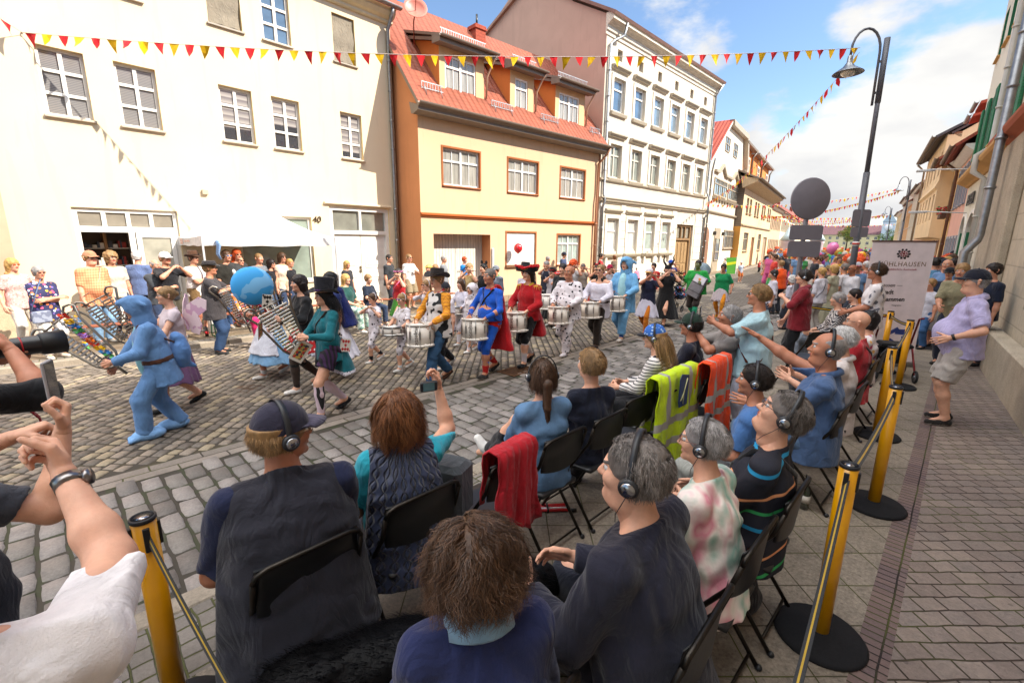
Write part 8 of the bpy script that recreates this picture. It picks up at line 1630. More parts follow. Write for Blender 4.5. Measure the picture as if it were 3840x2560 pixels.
P = fluter('flute player in black gown with tall horns and black feather collar', (11.285,5.467,0), 'the horned costume', h=1.64, kind='f', g=1.1, hair=None, hat=('horns',), top=('151416', .6), bottom=('skirt', '131214', .66, .32), shoes='1c1c1c', skin='c', collar='151416'); rr = random.Random(6); Q = []; FF = []
for _ in range(420):
 a = rr.uniform(-1.3, 1.3); z = rr.uniform(.75, 1.5); c = V3(-.16-.1*rr.random(), .25*math.sin(a), z); d = nrm(V3(-.6, .7*math.sin(a), rr.uniform(-.5, .5))); sd = nrm(np.cross(d, (rr.gauss(0, 1), rr.gauss(0, 1), rr.gauss(0, 1))))*.012; b_ = len(Q); L_ = rr.uniform(.1, .26); Q += [c-sd, c+sd, c+d*L_+sd*.4, c+d*L_-sd*.4]; FF.append((b_, b_+1, b_+2, b_+3))
mesh_obj('feather_wings', np.array(Q)*P.s, FF, M('fabric', '0e0d0f'), P.root)
march('young man in plain red t-shirt behind the sailor costume', (13.858,7.2,0,1.547), 184, h=1.8, g=1.12, hair=('short', 'dark'), top=('b81c20', .8), bottom=('trousers', '23242a', 2), skin='c')
fluter('man in blue t-shirt, blue cap and yellow beak nose', (15.878,7.6,0,1.59), 'the man with the blue cap', h=1.8, hair=('short', 'dark'), hat=('cap', '1c4cb0', '1c4cb0'), top=('1c4ca4', .8), bottom=('trousers', '23242a', 2), skin='b')
P = march('drummer in green padded muscle suit with green painted face', (12.693,5.278,0), 182, h=1.74, g=1.2, hair=('crop', 'dark'), skin='green', top=('1c8a38', 1.0), off=.05, bottom=('trousers', '3a3230', 1.15), legmat=('2aa07a',), shoes='1c1c1c', hands=((.26, .24, 1.1), (.26, -.3, .95)), hp=('grip', 'grip')); t = thing('panel_instrument', 'tilted silver panel instrument with paper sign carried by the green muscle suit', 'instrument', P.W(.3, .0, .72), rad(182-90)); t.rotation_euler = (rad(-12), rad(20), rad(182+78)); mb = MB(); mb.box(-.19, .19, -.045, .045, 0, .6, 0, .01); mb.build('panel', M('metal', '8a8a94', rough=.5), t); mb = MB(); mb.box(-.17, .17, -.051, -.046, .4, .58); mb.box(-.17, .17, .046, .051, .4, .58); mb.build('paper_sign', M('paint', 'cfccd4'), t); mb = MB()
for z in (.14, .37): mb.box(-.195, .195, -.052, .052, z, z+.012)
mb.ball((0, -.051, .5), .045, 10, 1, (1, .1, .8)); mb.ball((0, .051, .5), .045, 10, 1, (1, .1, .8)); mb.build('strap', [M('paint', '17171a'), M('paint', 'd8803a')], t)
mb = MB(); f = Field(.03, .05); f.ell((0, 0, 0), (.16, .22, .2)).ell((-.08, -.05, -.08), (.18, .16, .14)); v, q = f.mesh(noise=wnoise(14, .02, 3)); o = mesh_obj('grey_backpack', v, q, M('fabric', '7a8a94'), None, True, loc=P.W(-.3, 0, 1.42)); tag(o, 'pale grey sack behind the shoulders of the green muscle suit', 'backpack')
P = march('woman in green t-shirt and white skirt with one arm stretched out', (13.705,4.959,0), 190, h=1.62, kind='f', g=1.15, hair=('short', 'dark'), top=('14804c', .9), hem=.3, bottom=('skirt', 'c4b8c0', .36, .22), legmat=('d8881c',), shoes='e09a14', hands=((.12, .3, .9), ('w', (14.51,5.111,1.28))), hp=('relax', 'open'), glasses=('sun', '2a2a2a'), skin='b')
# flute group in the second row
P = fluter('flute player in red top with pink flower garland and grass skirt', (5.649,9.2,0,1.572), 'the flower garland player', h=1.62, kind='f', hair=('long', 'dark'), hat=('flowerband', ('c8609a', 'd890b8')), top=('b01c24', 0), bottom=('skirt', '3a7a24', .4, .24), glasses=('sun', '1a1a1a'), skin='c', strap=((1, 'd07098'),))
fluter('flute player with long hair in cream top and yellow tulle skirt', (7.249,8.6,0,1.671), 'the yellow skirt player', h=1.7, kind='f', hair=('long', 'fair'), top=('b8a070', .0), bottom=('skirt', 'd8a810', .7, .32), glasses=('sun', '1a1a1a'), skin='c')
march('marcher in grey flat cap with blue sunglasses and green bow tie', (8.15,8.6,0,1.583), 184, h=1.66, hair=('short', 'brown'), hat=('cap', '6a7078', '6a7078'), top=('6a7280', 1.9), bottom=('trousers', '2a2a30', 2), glasses=('sun', '24408a'), collar='2a8a4a', skin='b')
for l, fl, px, k in (
 ('grey-haired flute player in navy and white harness shirt', 'the grey-haired player', (10.382,8.8,0,1.639), dict(h=1.78, hair=('short', 'grey'), top=('c0bcc4', .8), vest=('2a2c3c', .005, .1), bottom=('trousers', '1c1c20', 2))),
 ('flute player in small red and black hat with white shirt', 'the red and black hat', (9.216,7.6,0,1.526), dict(h=1.6, kind='f', hair=('short', 'dark'), hat=('brim', '1a1416', .14, .09, .09, 'b01c20'), top=('c8c4cc', .7), bottom=('skirt', '151416', .7, .3))),
 ('flute player in wide red hat behind the spotted overall', 'the wide red hat', (9.023,7.2,0,1.485), dict(h=1.54, kind='f', hair=('long', 'dark'), hat=('brim', 'b81818', .17, .07, .09, 'd0d0d0'), top=('b81c20', .7), bottom=('skirt', '151416', .7, .3))),
 ('marcher with big orange curly wig and white blouse', 'the orange wig', (11.157,8.4,0,1.635), dict(h=1.68, kind='f', hair=('afro', 'wigor'), top=('c8c4c4', .7), bottom=('trousers', '2a2a34', 2))),
 ('older woman flute player with short hair and beige top', 'the older woman in beige', (11.648,8.4,0,1.545), dict(h=1.6, kind='f', hair=('short', 'salt'), top=('a89c90', .7), bottom=('trousers', '2a2a34', 2))),
 ('woman with round black ears and red bow behind the white robe', 'the red bow ears', (10.925,7.4,0,1.576), dict(h=1.64, kind='f', hair=('pony', 'dark'), hat=('ears', '161414', 'c81c30', .045), top=('17171a', .5), bottom=('skirt', ('dots', 'a81c1c', 'd8d0cc', {'f': 17, 'w': .3, 'rnd': .2, 'wob': 0}), .5, .3))),
 ('flute player with purple and red headscarf behind the blue onesie youth', 'the headscarf player', (11.279,7.2,0,1.574), dict(h=1.68, hair=('short', 'dark'), hat=('cap', 'a01c40', 'a01c40'), top=('c0bcc4', 1.6), bottom=('trousers', '2a4a90', 2))),
 ('flute player in red headband and blue waistcoat', 'the red headband player', (12.496,8.2,0,1.476), dict(h=1.66, kind='f', hair=('short', 'brown'), hat=('headband', 'b81c20'), top=('c0bcc4', 1.6), vest=('243a8a', .01, .1), bottom=('trousers', '2a2a34', 2)))): fluter(l, px, fl, **k)
drum('drum half hidden behind the spotted overall', (8.242,6.318,0.75) if False else (7.6, 6.4, .72), 180, (3, -3), txt=False)
# toy pushchair
gx, gy = (14.374,6.467); t = thing('pushchair', 'black pushchair with colourful bags between the horned and green costumes', 'pushchair', (gx, gy, 0), rad(180))
for sx in (-.3, .3):
 for sy in (-.22, .22): mb = MB(); mb.tube([(sx+.09*math.cos(a), sy, .1+.09*math.sin(a)) for a in [2*math.pi*k/14 for k in range(14)]], .016, 6, closed=True); [mb.tube([(sx, sy, .1), (sx+.08*math.cos(a), sy, .1+.08*math.sin(a))], .006, 4) for a in (0, 2.1, 4.2)]; mb.build('wheel', M('paint', '1a1a1a'), t)
mb = MB(); [mb.tube([(.3, sy, .1), (.0, sy, .4), (-.35, sy, 1.0)], .014, 6) for sy in (-.2, .2)]; [mb.tube([(-.3, sy, .1), (.1, sy, .5)], .014, 6) for sy in (-.2, .2)]; mb.tube([(-.35, -.2, 1.0), (-.35, .2, 1.0)], .016, 6); mb.build('frame', M('paint', '1c1c20'), t); f = Field(.025, .05); f.ell((.05, 0, .5), (.28, .2, .14)).ell((.1, .02, .66), (.2, .16, .12)); v, q = f.mesh(noise=wnoise(20, .015, 2)); mesh_obj('bags', v, q, M('floral', '4a6a9a', f=9, cols=('c84a30', 'd8a030', '5a8ab8', 'c8c0c0', 'b83a5a')), t, True)
# ---------------------------------------------------------------- spectators on the far pavement
SPG = 'spectators on the sunny pavement'
def spec(label, px, yaw=-90, **k): k.setdefault('group', SPG); k.setdefault('shoes', '8a8680'); return person(label, px, yaw, **k)
CAMH = dict(hands=((.26, .1, 1.42), (.26, -.08, 1.42)), hp=('pinch', 'pinch'), palms=((0, -1, 0), (0, 1, 0)), poles=((0, .9, -.7), (0, -.9, -.7)))
CLAP = dict(hands=((.3, .07, 1.12), (.3, -.07, 1.1)), hp=('open', 'open'), poles=((-.3, .8, -.6), (-.3, -.8, -.6)))
FOLD = dict(hands=((.22, -.1, 1.12), (.24, .1, 1.15)), poles=((-.2, .9, -.5), (-.2, -.9, -.5)))
P = spec('elderly woman in loud flowered shirt and white trousers with blue shoulder bag', (-.1, 11.1, .1), -62, h=1.6, g=1.15, kind='f', hair=('short', 'grey'), glasses=('sun', '5a2c1c'), top=(('floral', '2a2c50', {'f': 20}), .9), hem=.2, collar='d0ccd0', bottom=('trousers', 'c4beb8', 2), shoes='c8b8a8', **FOLD)
t = thing('shoulder_bag', 'flat grey-blue shoulder bag of the woman in the flowered shirt', 'handbag', P.W(.16, -.16, .82), rad(-62)); mb = MB(); mb.box(-.03, .03, -.13, .13, -.1, .1, 0, .015); mb.build('bag_body', M('patches', '8a90a0', '6a7084', f=14), t); mb = MB(); mb.tube([(0, -.12, .1), (.02, -.02, .4), (-.06, .12, .62)], .009, 6, flat=.4); mb.build('strap', M('fabric', '5a6a8a'), t)
spec('woman with long curly blond hair and orange sunglasses leaning on the wall', (-.42, 12.3, .1), -55, h=1.7, kind='f', hair=('long', 'blond'), glasses=('sun', 'a04a28'), top=(('floral', 'c89a94', {'f': 40, 'cols': ('c8a49c', 'b87a74', 'd8c0b4')}), .7), bottom=('trousers', 'c8c0b4', 2), skin='c', hands=((.2, .26, 1.22), (.02, -.26, .86)), poles=((-.2, .9, -.3), None))
P = spec('stout man in orange check shirt, jeans and pink baseball cap', (.62, 12.0, .1), -58, h=1.82, g=1.3, belly=.9, kind='fat', hair=('short', 'fair'), hat=('cap', 'b87a5c', 'b87a5c'), glasses=('sun', '1a1a1a'), top=(('plaid', 'd89468', 'b85a3c', {'f': 20, 'w': .2}), .9), hem=.2, bottom=('trousers', ('denim', '7a9ab8', {}), 2), skin='c', strap=((1, 'a89c90'),))
for l, px, yaw, k in (
 ('curly-haired man with moustache half hidden behind the orange check shirt', (1.0, 12.9, .1), -70, dict(h=1.78, hair=('curly', 'fair'), top=('c8b8a8', .8))),
 ('white-haired man in blue shirt turned towards the shop window', (1.45, 13.0, .1), 60, dict(h=1.8, g=1.1, hair=('short', 'white'), top=('5a6a90', .9))),
 ('man with glasses and grey hair in faded black t-shirt, arms folded', (1.545,11.6,0.1,1.656), -60, dict(h=1.74, g=1.1, hair=('bald', 'grey'), glasses=('clear', 'c0c0c0', '2a2a2a'), top=('3a3c40', .85), **FOLD)),
 ('man in white cap and black t-shirt photographing with a small camera', (1.725,11.6,0.1,1.799), -60, dict(h=1.8, g=1.1, hair=('short', 'fair'), hat=('cap', 'd0ccc8', 'd0ccc8'), top=('1c1c20', .85), bottom=('shorts', '4a4438', .95), **CAMH)),
 ('man in brown felt hat and white lettered t-shirt with brown trousers', (2.317,12.2,0.1,1.772), -55, dict(h=1.8, g=1.05, hair=('short', 'brown'), hat=('brim', '4a3020', .16, .11, .1, '2a1c14'), top=('d0c8c4', .85), bottom=('shorts', '6a5234', 1.0), **FOLD)),
 ('man in black printed t-shirt with wraparound sunglasses', (2.969,12.2,0.1,1.815), -70, dict(h=1.84, g=1.12, hair=('short', 'brown'), glasses=('sun', '3a6a9a', 'd0d0d0'), top=('26241f', .85), bottom=('trousers', '34507a', 2))),
 ('bald man with dark sunglasses and grey shirt with purple collar emblem', (3.222,12.2,0.1,1.683), -62, dict(h=1.78, g=1.15, hair=None, glasses=('sun', '1a1a1a'), top=('b8b4b0', .9), **FOLD)),
 ('red-blond woman with sunglasses above the bald man', (3.185,12.2,0.1,1.844), -75, dict(h=1.8, kind='f', hair=('long', 'red'), glasses=('sun', '3a2a1a'), top=('3a3a3a', .6))),
 ('short-haired man in dark grey shirt under the tent roof', (3.649,12.2,0.1,1.739), -68, dict(h=1.78, g=1.1, hair=('crop', 'fair'), top=('6a6e74', .9))),
 ('dark-haired woman in sunglasses and black top with floral edge', (3.908,12.2,0.1,1.589), -50, dict(h=1.68, kind='f', hair=('bob', 'dark'), glasses=('sun', '1a1a1a'), top=('1c1c20', .5))),
 ('slim girl with long dark hair and round sunglasses', (4.177,12.2,0.1,1.754), -70, dict(h=1.72, kind='f', hair=('long', 'brown'), glasses=('sun', '1a1a1a'), top=('c8b4a0', .3))),
 ('blond woman with red-framed glasses in black top', (4.35,12.2,0.1,1.602), -55, dict(h=1.7, kind='f', hair=('pony', 'blond'), glasses=('clear', 'c0c0c0', 'b82020'), top=('1c1c20', .4))),
 ('blond woman with glasses and dark striped top by the tent pole', (5.763,12,0.1,1.523), -65, dict(h=1.68, kind='f', hair=('long', 'blond'), glasses=('clear', 'c0c0c0', '3a3a3a'), top=('2c2c30', .8))),
 ('man in dark t-shirt with glasses beside the downpipe', (7.056,12,0.1,1.668), -60, dict(h=1.8, g=1.15, hair=('crop', 'dark'), glasses=('clear', 'c0c0c0', '3a3a3a'), top=('2e3034', .85), bottom=('trousers', '2a2c34', 2))),
 ('man in white t-shirt and shorts holding a beer bottle', (7.732,12,0.1,1.672), -80, dict(h=1.8, g=1.1, hair=('crop', 'fair'), glasses=('sun', '141414'), top=('d0ccc8', .85), bottom=('shorts', '8a7a60', .95), hands=((.24, .1, 1.2), (.05, -.26, .8)), hp=('grip', 'relax'), poles=((-.3, .8, -.6), None))),
 ('bald man in grey t-shirt in front of the garage gate', (9.026,12,0.1,1.601), -50, dict(h=1.76, g=1.15, hair=('crop', 'grey'), top=('7a7c80', .85))),
 ('woman in blue top holding her phone high by the garage', (9.89,12,0.1,1.56), -70, dict(h=1.66, kind='f', hair=('short', 'red'), top=('1c74c0', .5), hands=(('w', (7.515,8.583,1.75)), (.05, -.25, .8)), hp=('pinch', 'relax'), poles=((0, .6, -.5), None))),
 ('man with pink and yellow scarf hat walking past the garage', (6.968,9.6,0.1,1.478), -150, dict(h=1.66, hair=('short', 'fair'), hat=('headband', 'c82060'), top=('c4c0c8', 1.4))),
 ('woman with yellow flower in blond hair behind the cowboy hat', (6.769,9.6,0.1,1.483), -150, dict(h=1.62, kind='f', hair=('long', 'blond'), hat=('flowerband', ('d8b020', 'e8d060')), top=('c4a890', .4))),
 ('man with dark cap standing before the ground-floor window', (15.361,12.1,0.1,1.647), -80, dict(h=1.8, hair=('short', 'dark'), hat=('cap', '1c2438', '1c2438'), top=('3a4460', .9))),
 ('grey-haired man in dark clothes at the orange wall edge', (14.206,12,0.1,1.489), -60, dict(h=1.8, hair=('short', 'grey'), top=('2a2c34', .9))),
 ('man in black sunglasses and red top near the white tenement', (16.161,10.8,0.1,1.614), -60, dict(h=1.86, hair=('short', 'dark'), glasses=('sun', '141414'), top=('b0282c', .9))),
 ('red-haired woman seen from behind near the stone plinth', (18.498,11.6,0.1,1.489), 80, dict(h=1.72, kind='f', hair=('bob', 'auburn'), top=('6a5a4a', .6))),
 ('woman with dark ponytail in black strappy dress seen from behind', (16.866,9.8,0.1,1.296), 100, dict(h=1.68, kind='f', hair=('pony', 'dark'), top=('17171a', 0), bottom=('skirt', '17171a', .8, .28))),
 ('bent person in pink top near the tenement wall', (18.563,10.4,0.1,1.004), 60, dict(h=1.5, kind='f', hair=('short', 'white'), top=('d07a90', .7), lean=20)),
 ('woman in straw hat by the brown street door', (28.5,12.451,0.1,0.921), -40, dict(h=1.6, kind='f', hair=('short', 'white'), hat=('brim', 'c8b490', .16, .1, .1, '3a3a3a'), top=('2a2c34', .9))),
 ('person in red top bending by the brown street door', (26,11.591,0.1,0.464), -40, dict(h=1.4, kind='f', hair=('short', 'grey'), top=('c8403a', .9))),
 ('man in white shirt with a bicycle near the green board', (30,10.822,0.1,1.157), -40, dict(h=1.78, hair=('short', 'grey'), top=('cfc8c0', .9), bottom=('trousers', ('denim', '4a6a9a', {}), 2))),
 ('man in plaid shirt and rust shorts walking with arm raised', (26,8.535,0.1,1.119), -120, dict(h=1.78, g=1.1, hair=('crop', 'white'), top=(('plaid', 'a8b0bc', '5a6a84', {'f': 14, 'w': .2}), .9), bottom=('shorts', 'a85a24', .95), hands=((.1, .5, 1.35), (.05, -.26, .8)))),
 ('bearded man in red shirt and black trousers on the sunny street', (36,10.59,0.1,0.866), -110, dict(h=1.8, g=1.1, hair=('short', 'black'), top=('a82828', .95), bottom=('trousers', '1c1c20', 2), **FOLD)),
 ('small figure in red on the pavement behind the bearded man', (40,11.443,0.1,0.948), -110, dict(h=1.78, hair=('short', 'dark'), top=('b81c20', .95)))):
 spec(l, px, yaw, **k)
P = spec('man in dark grey t-shirt, jeans and wide dark hat standing at the kerb', (2.114,9.948,0), -22, h=1.76, g=1.2, belly=.7, hair=('short', 'fair'), hat=('brim', '2a2628', .165, .08, .1, '1a1a1a'), top=('3a3638', .85), hem=.25, off=.03, bottom=('trousers', ('denim', '2c3e5a', {}), 2), shoes='2a2a2a', hands=((.34, .1, 1.3), (.36, -.1, 1.26)), hp=('pinch', 'pinch'), poles=((0, .9, -.7), (0, -.9, -.7)), skin='b')
phone('camera phone held by the man in the wide dark hat', mat4(Rz(rad(-22+90)) @ Rx(rad(90)), P.W(.44, 0, 1.36)), off=(0, 0, 0))
P = spec('seated woman in bright patterned top and pink trousers on a beer bench', (2.681,10.303,0.1), -60, h=1.66, sit=True, g=1.1, kind='f', hair=('short', 'fair'), top=(('floral', 'c87a40', {'f': 20, 'cols': ('d8842c', 'c83a50', '3a7ac0', 'd8d0d0')}), 1.2), bottom=('trousers', 'c8205c', 1.8), shoes='d0ccc6', skin='c', **{})
P = spec('seated blond woman in dark green blouse and patterned trousers', (4.727,9.956,0.1), -62, h=1.68, sit=True, g=1.1, kind='f', hair=('long', 'blond'), glasses=('clear', 'c0c0c0', '4a3a2a'), top=('1c4440', .9), bottom=('trousers', ('patches', 'b0c0b4', '6a8a80', {'f': 14}), 2), shoes='d0ccc6', skin='c')
spec('boy in dark t-shirt seated behind the small flute player', (5.49,10.348,0.1), -70, h=1.5, sit=True, kind='c', hair=('short', 'fair'), top=('1c2434', .8), skin='c')
# t-shirt lettering
# pop-up tent, benches
t = thing('pop_up_tent', 'white pop-up tent with folding frame in front of the cream house', 'tent', (-6.34+8.79+.05, 12.0, .1), rad(2)); TW, TD, TH = 3.05, 2.6, 2.12; TN = M('fabric', 'd4d0cc', bs=.25)
mb = MB(); ap = (TW/2, TD/2, TH+.95)
n = 10
for a, b in (((0, 0), (TW, 0)), ((TW, 0), (TW, TD)), ((TW, TD), (0, TD)), ((0, TD), (0, 0))):
 V = []; F = []
 for i in range(n+1):
  for j in range(n+1-0):
   u = i/n; v = j/n; bx = a[0]+(b[0]-a[0])*v; by = a[1]+(b[1]-a[1])*v; k = u; x = bx+(ap[0]-bx)*k; y = by+(ap[1]-by)*k; z = TH+.95*(k**1.5)-.05*math.sin(math.pi*v)*(1-k); V.append((x, y, z))
 for i in range(n):
  for j in range(n): q = i*(n+1)+j; F.append((q, q+1, q+n+2, q+n+1))
 mb.add(V, F, 0, True)
mb.build('canopy', TN, t); mb = MB()
for a, b in (((0, 0), (TW, 0)), ((TW, 0), (TW, TD)), ((TW, TD), (0, TD)), ((0, TD), (0, 0))):
 V = []; F = []
 for j in range(21): v = j/20; x = a[0]+(b[0]-a[0])*v; y = a[1]+(b[1]-a[1])*v; sg = .05*math.sin(math.pi*v); V += [(x, y, TH-sg), (x, y, TH-.22-sg*.2+.01*math.sin(j))]
 for j in range(20): F.append((2*j, 2*j+1, 2*j+3, 2*j+2))
 mb.add(V, F, 0)
vl = mb.build('valance', TN, t); mb = MB(); mb.box(-.012, -.008, 1.0, 1.5, TH-.15, TH-.1); mb.box(-.012, -.008, 1.6, 1.85, TH-.19, TH-.07); mb.build('faded_print', M('patches', 'd4c4b8', 'c87a68', f=40), vl)
for x in (0, TW):
 for y in (0, TD): mb = MB(); mb.box(x-.018, x+.018, y-.018, y+.018, 0, TH); mb.box(x-.05, x+.05, y-.05, y+.05, 0, .01); mb.build('tent_leg', M('paint', 'b8b8b8'), t)
mb = MB()
for k in range(4): x = k*TW/4; mb.tube([(x, TD-.03, TH-.35), (x+TW/4, TD-.03, TH-.05)], .01, 5); mb.tube([(x, TD-.03, TH-.05), (x+TW/4, TD-.03, TH-.35)], .01, 5)
mb.build('scissor_frame', M('metal', '8a8a8c'), t)
for x in (0, 1): mb = MB(); mb.box(-.12, .12, -.12, .12, 0, .3, 0, .02); mb.tube([(0, 0, .3), (0, 0, .34)], .04, 8); tag(mb.build('tent_weight', M('paint', 'c8c4bc'), loc=(t.location.x+x*TW, 11.85, .1)), ('white tent weight at the left front tent leg', 'white tent weight at the right front tent leg')[x], 'tent weight')
mb = MB(); mb.tube([(0, 0, 0), (.02, 0, -.1), (-.02, 0, -.3), (.03, 0, -.42)], [.12, .13, .1, .06], 10, flat=.3); tag(mb.build('hanging_shirt', M('zigzag', '6a8ab8', '8aa8cc'), loc=(t.location.x+.28, 11.98, 2.12)), 'blue checked shirt hanging inside the tent corner', 'shirt')
def bench(x, y, rz, label):
 t = thing('beer_bench', label, 'bench', (x, y, .1), rad(rz), 'beer benches along the kerb'); mb = MB(); mb.box(-1.1, 1.1, -.125, .125, .44, .47, 0, .006); mb.build('seat', M('wood', '8a4a2c', ws=(.12, 1, 1)), t)
 for sx in (-.85, .85):
  mb = MB(); [mb.tube([(sx, sy*.1, .44), (sx, sy*.16, 0)], .013, 6) for sy in (1, -1)]; mb.tube([(sx, -.16, .01), (sx, .16, .01)], .013, 6); mb.tube([(sx, -.12, .25), (sx, .12, .25)], .01, 6); mb.build('leg', M('paint', '1c5a38'), t)
for x, y, r, l in ((.9, 11.35, 0, 'beer bench behind the bell lyre players'), (3.2, 11.35, 1, 'beer bench behind the man in the wide hat'), (5.5, 11.35, 0, 'beer bench under the blond woman in green'), (7.8, 11.3, 0, 'beer bench with the white hat, nearest the orange house')): bench(x, y, r, l)
mb = MB(); mb.lathe([(.0, 0), (.034, .003), (.034, .13), (.014, .2), (.013, .23)], n=14); mb.lathe([(.015, .225), (.015, .245), (0, .246)], n=10, mi=1); mb.lathe([(.0345, .05), (.0345, .11)], n=14, mi=1); tag(mb.build('cola_bottle', [M('glass', '1c0c08'), M('paint', 'b81c24')], loc=(2.239,11.427,0.1)), 'cola bottle standing on the pavement by the tent weight', 'bottle')
balloon('plain red balloon in front of the roller shutter', (12.802,12.3,1.899), .17, 'c81824')
# ---------------------------------------------------------------- behind and beside the seats
BK = 'spectators behind the seats'
for l, px, yaw, k in (
 ('man in orange safety waistcoat over dark shirt seen from behind', (15,3.814,0.1,1.602), 60, dict(h=1.82, hair=('crop', 'fair'), top=('1c2434', .85), vest=('f0581c', .02, .1), bottom=('trousers', '2a2c34', 2))),
 ('woman with short white-blond hair in white shirt seen from behind', (12.5,2.903,0.1,1.317), 80, dict(h=1.5, kind='f', hair=('curly', 'white'), top=('c8c4d0', 1.2))),
 ('dark-haired person in headphones and white blouse, head low in the row', (12,3.179,0.1,1.466), 120, dict(h=1.5, kind='f', hair=('short', 'dark'), phones=True, top=('c8c4d0', 1.2))),
 ('blond woman in white blouse with a dark shoulder strap, seen from behind', (12.6,2.345,0.1,1.543), 70, dict(h=1.62, kind='f', g=1.15, hair=('short', 'blond'), top=('ccc8d0', 1.2), strap=((-1, '2a2a3a'),), bottom=('trousers', 'b8b0a8', 2))),
 ('woman with blond bob in sage green dress seen from behind', (13.4,2.254,0.1,1.584), 75, dict(h=1.64, kind='f', g=1.1, hair=('bob', 'blond'), top=('a09c84', .5), bottom=('skirt', 'a09c84', .75, .3))),
 ('man with short grey hair in white shirt by the road sign', (14,2.134,0.1,1.593), 80, dict(h=1.7, g=1.1, hair=('short', 'salt'), top=('c8c4c8', .9))),
 ('bald tanned man in sunglasses and white polo shirt', (13.5,1.902,0.1,1.595), 135, dict(h=1.7, g=1.15, hair=None, glasses=('sun', '1a1a1a'), top=('ccc8cc', .9), skin='d')),
 ('grey-haired man in red and white plaid shirt near the lamp post', (15.6,1.916,0.1,1.627), 70, dict(h=1.74, g=1.15, hair=('crop', 'white'), top=(('plaid', 'c8b8b8', 'b03a3a', {'f': 10, 'w': .3}), 1.5))),
 ('person in orange top beside the plaid shirt', (16.5,2.142,0.1,1.5), 70, dict(h=1.66, hair=('short', 'grey'), top=('f06a24', .9))),
 ('man with camouflage cap next to the blond bob', (15,2.638,0.1,1.5), 80, dict(h=1.68, hair=('short', 'brown'), hat=('cap', ('patches', '6a5a3a', '8a7a54', {'f': 20}), '6a5a3a'), top=('4a4438', .9))),
 ('man in blue shirt with short black hair at the green arches', (15,0.534,0.1,1.77), 20, dict(h=1.78, hair=('short', 'dark'), top=('5a88a8', .9))),
 ('bald man in light blue shirt at the green arches', (14.5,0.305,0.1,1.746), 160, dict(h=1.76, hair=None, top=('6a88b0', .9), kind='fat')),
 ('man in dark cap and blue shirt behind the bald man', (16.5,0.47,0.1,1.745), 120, dict(h=1.8, hair=('short', 'dark'), hat=('cap', '1a1a1e', '1a1a1e'), top=('3a4a70', .9))),
 ('dark-haired person at the back by the pink house', (15.5,0.207,0.1,1.75), 120, dict(h=1.78, hair=('short', 'dark'), top=('2a3040', .9))),
 ('curly-headed person farthest behind the banner', (19,0.326,0.1,1.782), 140, dict(h=1.84, hair=('curly', 'brown'), top=('3a3a44', .9))),
 ('smiling woman in navy jacket and flat cap holding a drink cup', (12.6,0.21,0.1,1.635), 170, dict(h=1.66, kind='f', hair=('short', 'dark'), hat=('cap', '14161c', '14161c'), top=('1c2438', 1.6), bottom=('skirt', 'b8b4b4', .55, .3), hands=((.34, .06, 1.15), (.34, -.06, 1.15)), hp=('grip', 'grip'))),
 ('child in white and navy t-shirt and jeans beside the banner edge', (12.2,0.433,0.1,1.402), 140, dict(h=1.4, kind='c', hair=('short', 'fair'), top=('c0c0cc', .8), bottom=('trousers', ('denim', '3a5a84', {}), 2)),),
 ('man in olive t-shirt reaching forward beside the stout man', (10.8,-0.001,0.1,1.788), 165, dict(h=1.78, g=1.1, hair=('short', 'fair'), top=('8a8468', .95), bottom=('trousers', '2a3040', 2), hands=((.4, .15, 1.0), (.45, -.1, 1.02)), lean=12)),
 ('man in navy t-shirt behind the shoulder of the stout man', (11.2,-0.355,0.1,1.777), 120, dict(h=1.74, hair=('short', 'dark'), top=('1c2234', .9)))):
 k.setdefault('group', BK); k.setdefault('bottom', ('trousers', '3a3e4a', 2)); person(l, px, yaw, **k)
gx, gy = (14.913,0.027); t = thing('accordion_case', 'patterned accordion standing on the pavement among the crowd by the banner', 'accordion', (gx, gy, .1), rad(60)); t.rotation_euler = (0, rad(10), rad(60)); mb = MB(); mb.box(-.1, .1, -.16, .16, 0, .7, 0, .02); mb.build('bellows', M('dots', 'a8a8ac', '2a2a2e', f=60, w=.4), t); mb = MB()
for z in (.02, .3, .58): mb.box(-.12, .12, -.18, .18, z, z+.1, 0, .01); mb.box(-.125, -.12, -.12, .12, z+.02, z+.08, 1)
mb.build('end_frame', [M('paint', 'b8b8bc'), M('paint', '2a2a2e')], t)
# board, inflatable castle, far marchers
gx, gy = (32.822,11.438); t = thing('pavement_board', 'green and yellow folding board on the sunny pavement', 'advertising board', (gx, gy, .1), rad(-35)); mb = MB(); [mb.prism([(-.4, 0), (.4, 0), (.4, 1.1), (-.4, 1.1)], y0, y0+.03, 0, 'y') for y0 in (0,)]; mb.prism([(-.44, 0), (-.4, 0), (-.4, 1.15), (-.44, 1.15)], -.01, .04, 1, 'y'); mb.prism([(.4, 0), (.44, 0), (.44, 1.15), (.4, 1.15)], -.01, .04, 1, 'y'); mb.prism([(-.4, .55), (.4, .68), (.4, .85), (-.4, .75)], -.006, 0, 2, 'y'); mb.build('front_panel', [M('paint', '4a9030'), M('paint', 'c8c8c8'), M('paint', 'b8c020')], t); mb = MB(); [mb.tube([(x, .02, 1.1), (x, .5, 0)], .014, 6) for x in (-.42, .42)]; mb.build('rear_leg', M('paint', 'c8c8c8'), t)
CX, CY = (53.657,12.082)
t = thing('inflatable_castle', 'pale inflatable castle with two blue-roofed towers across the street', 'inflatable castle', (CX, CY, 0), rad(-45)); PW = M('fabric', 'c8c0c4', bs=.3)
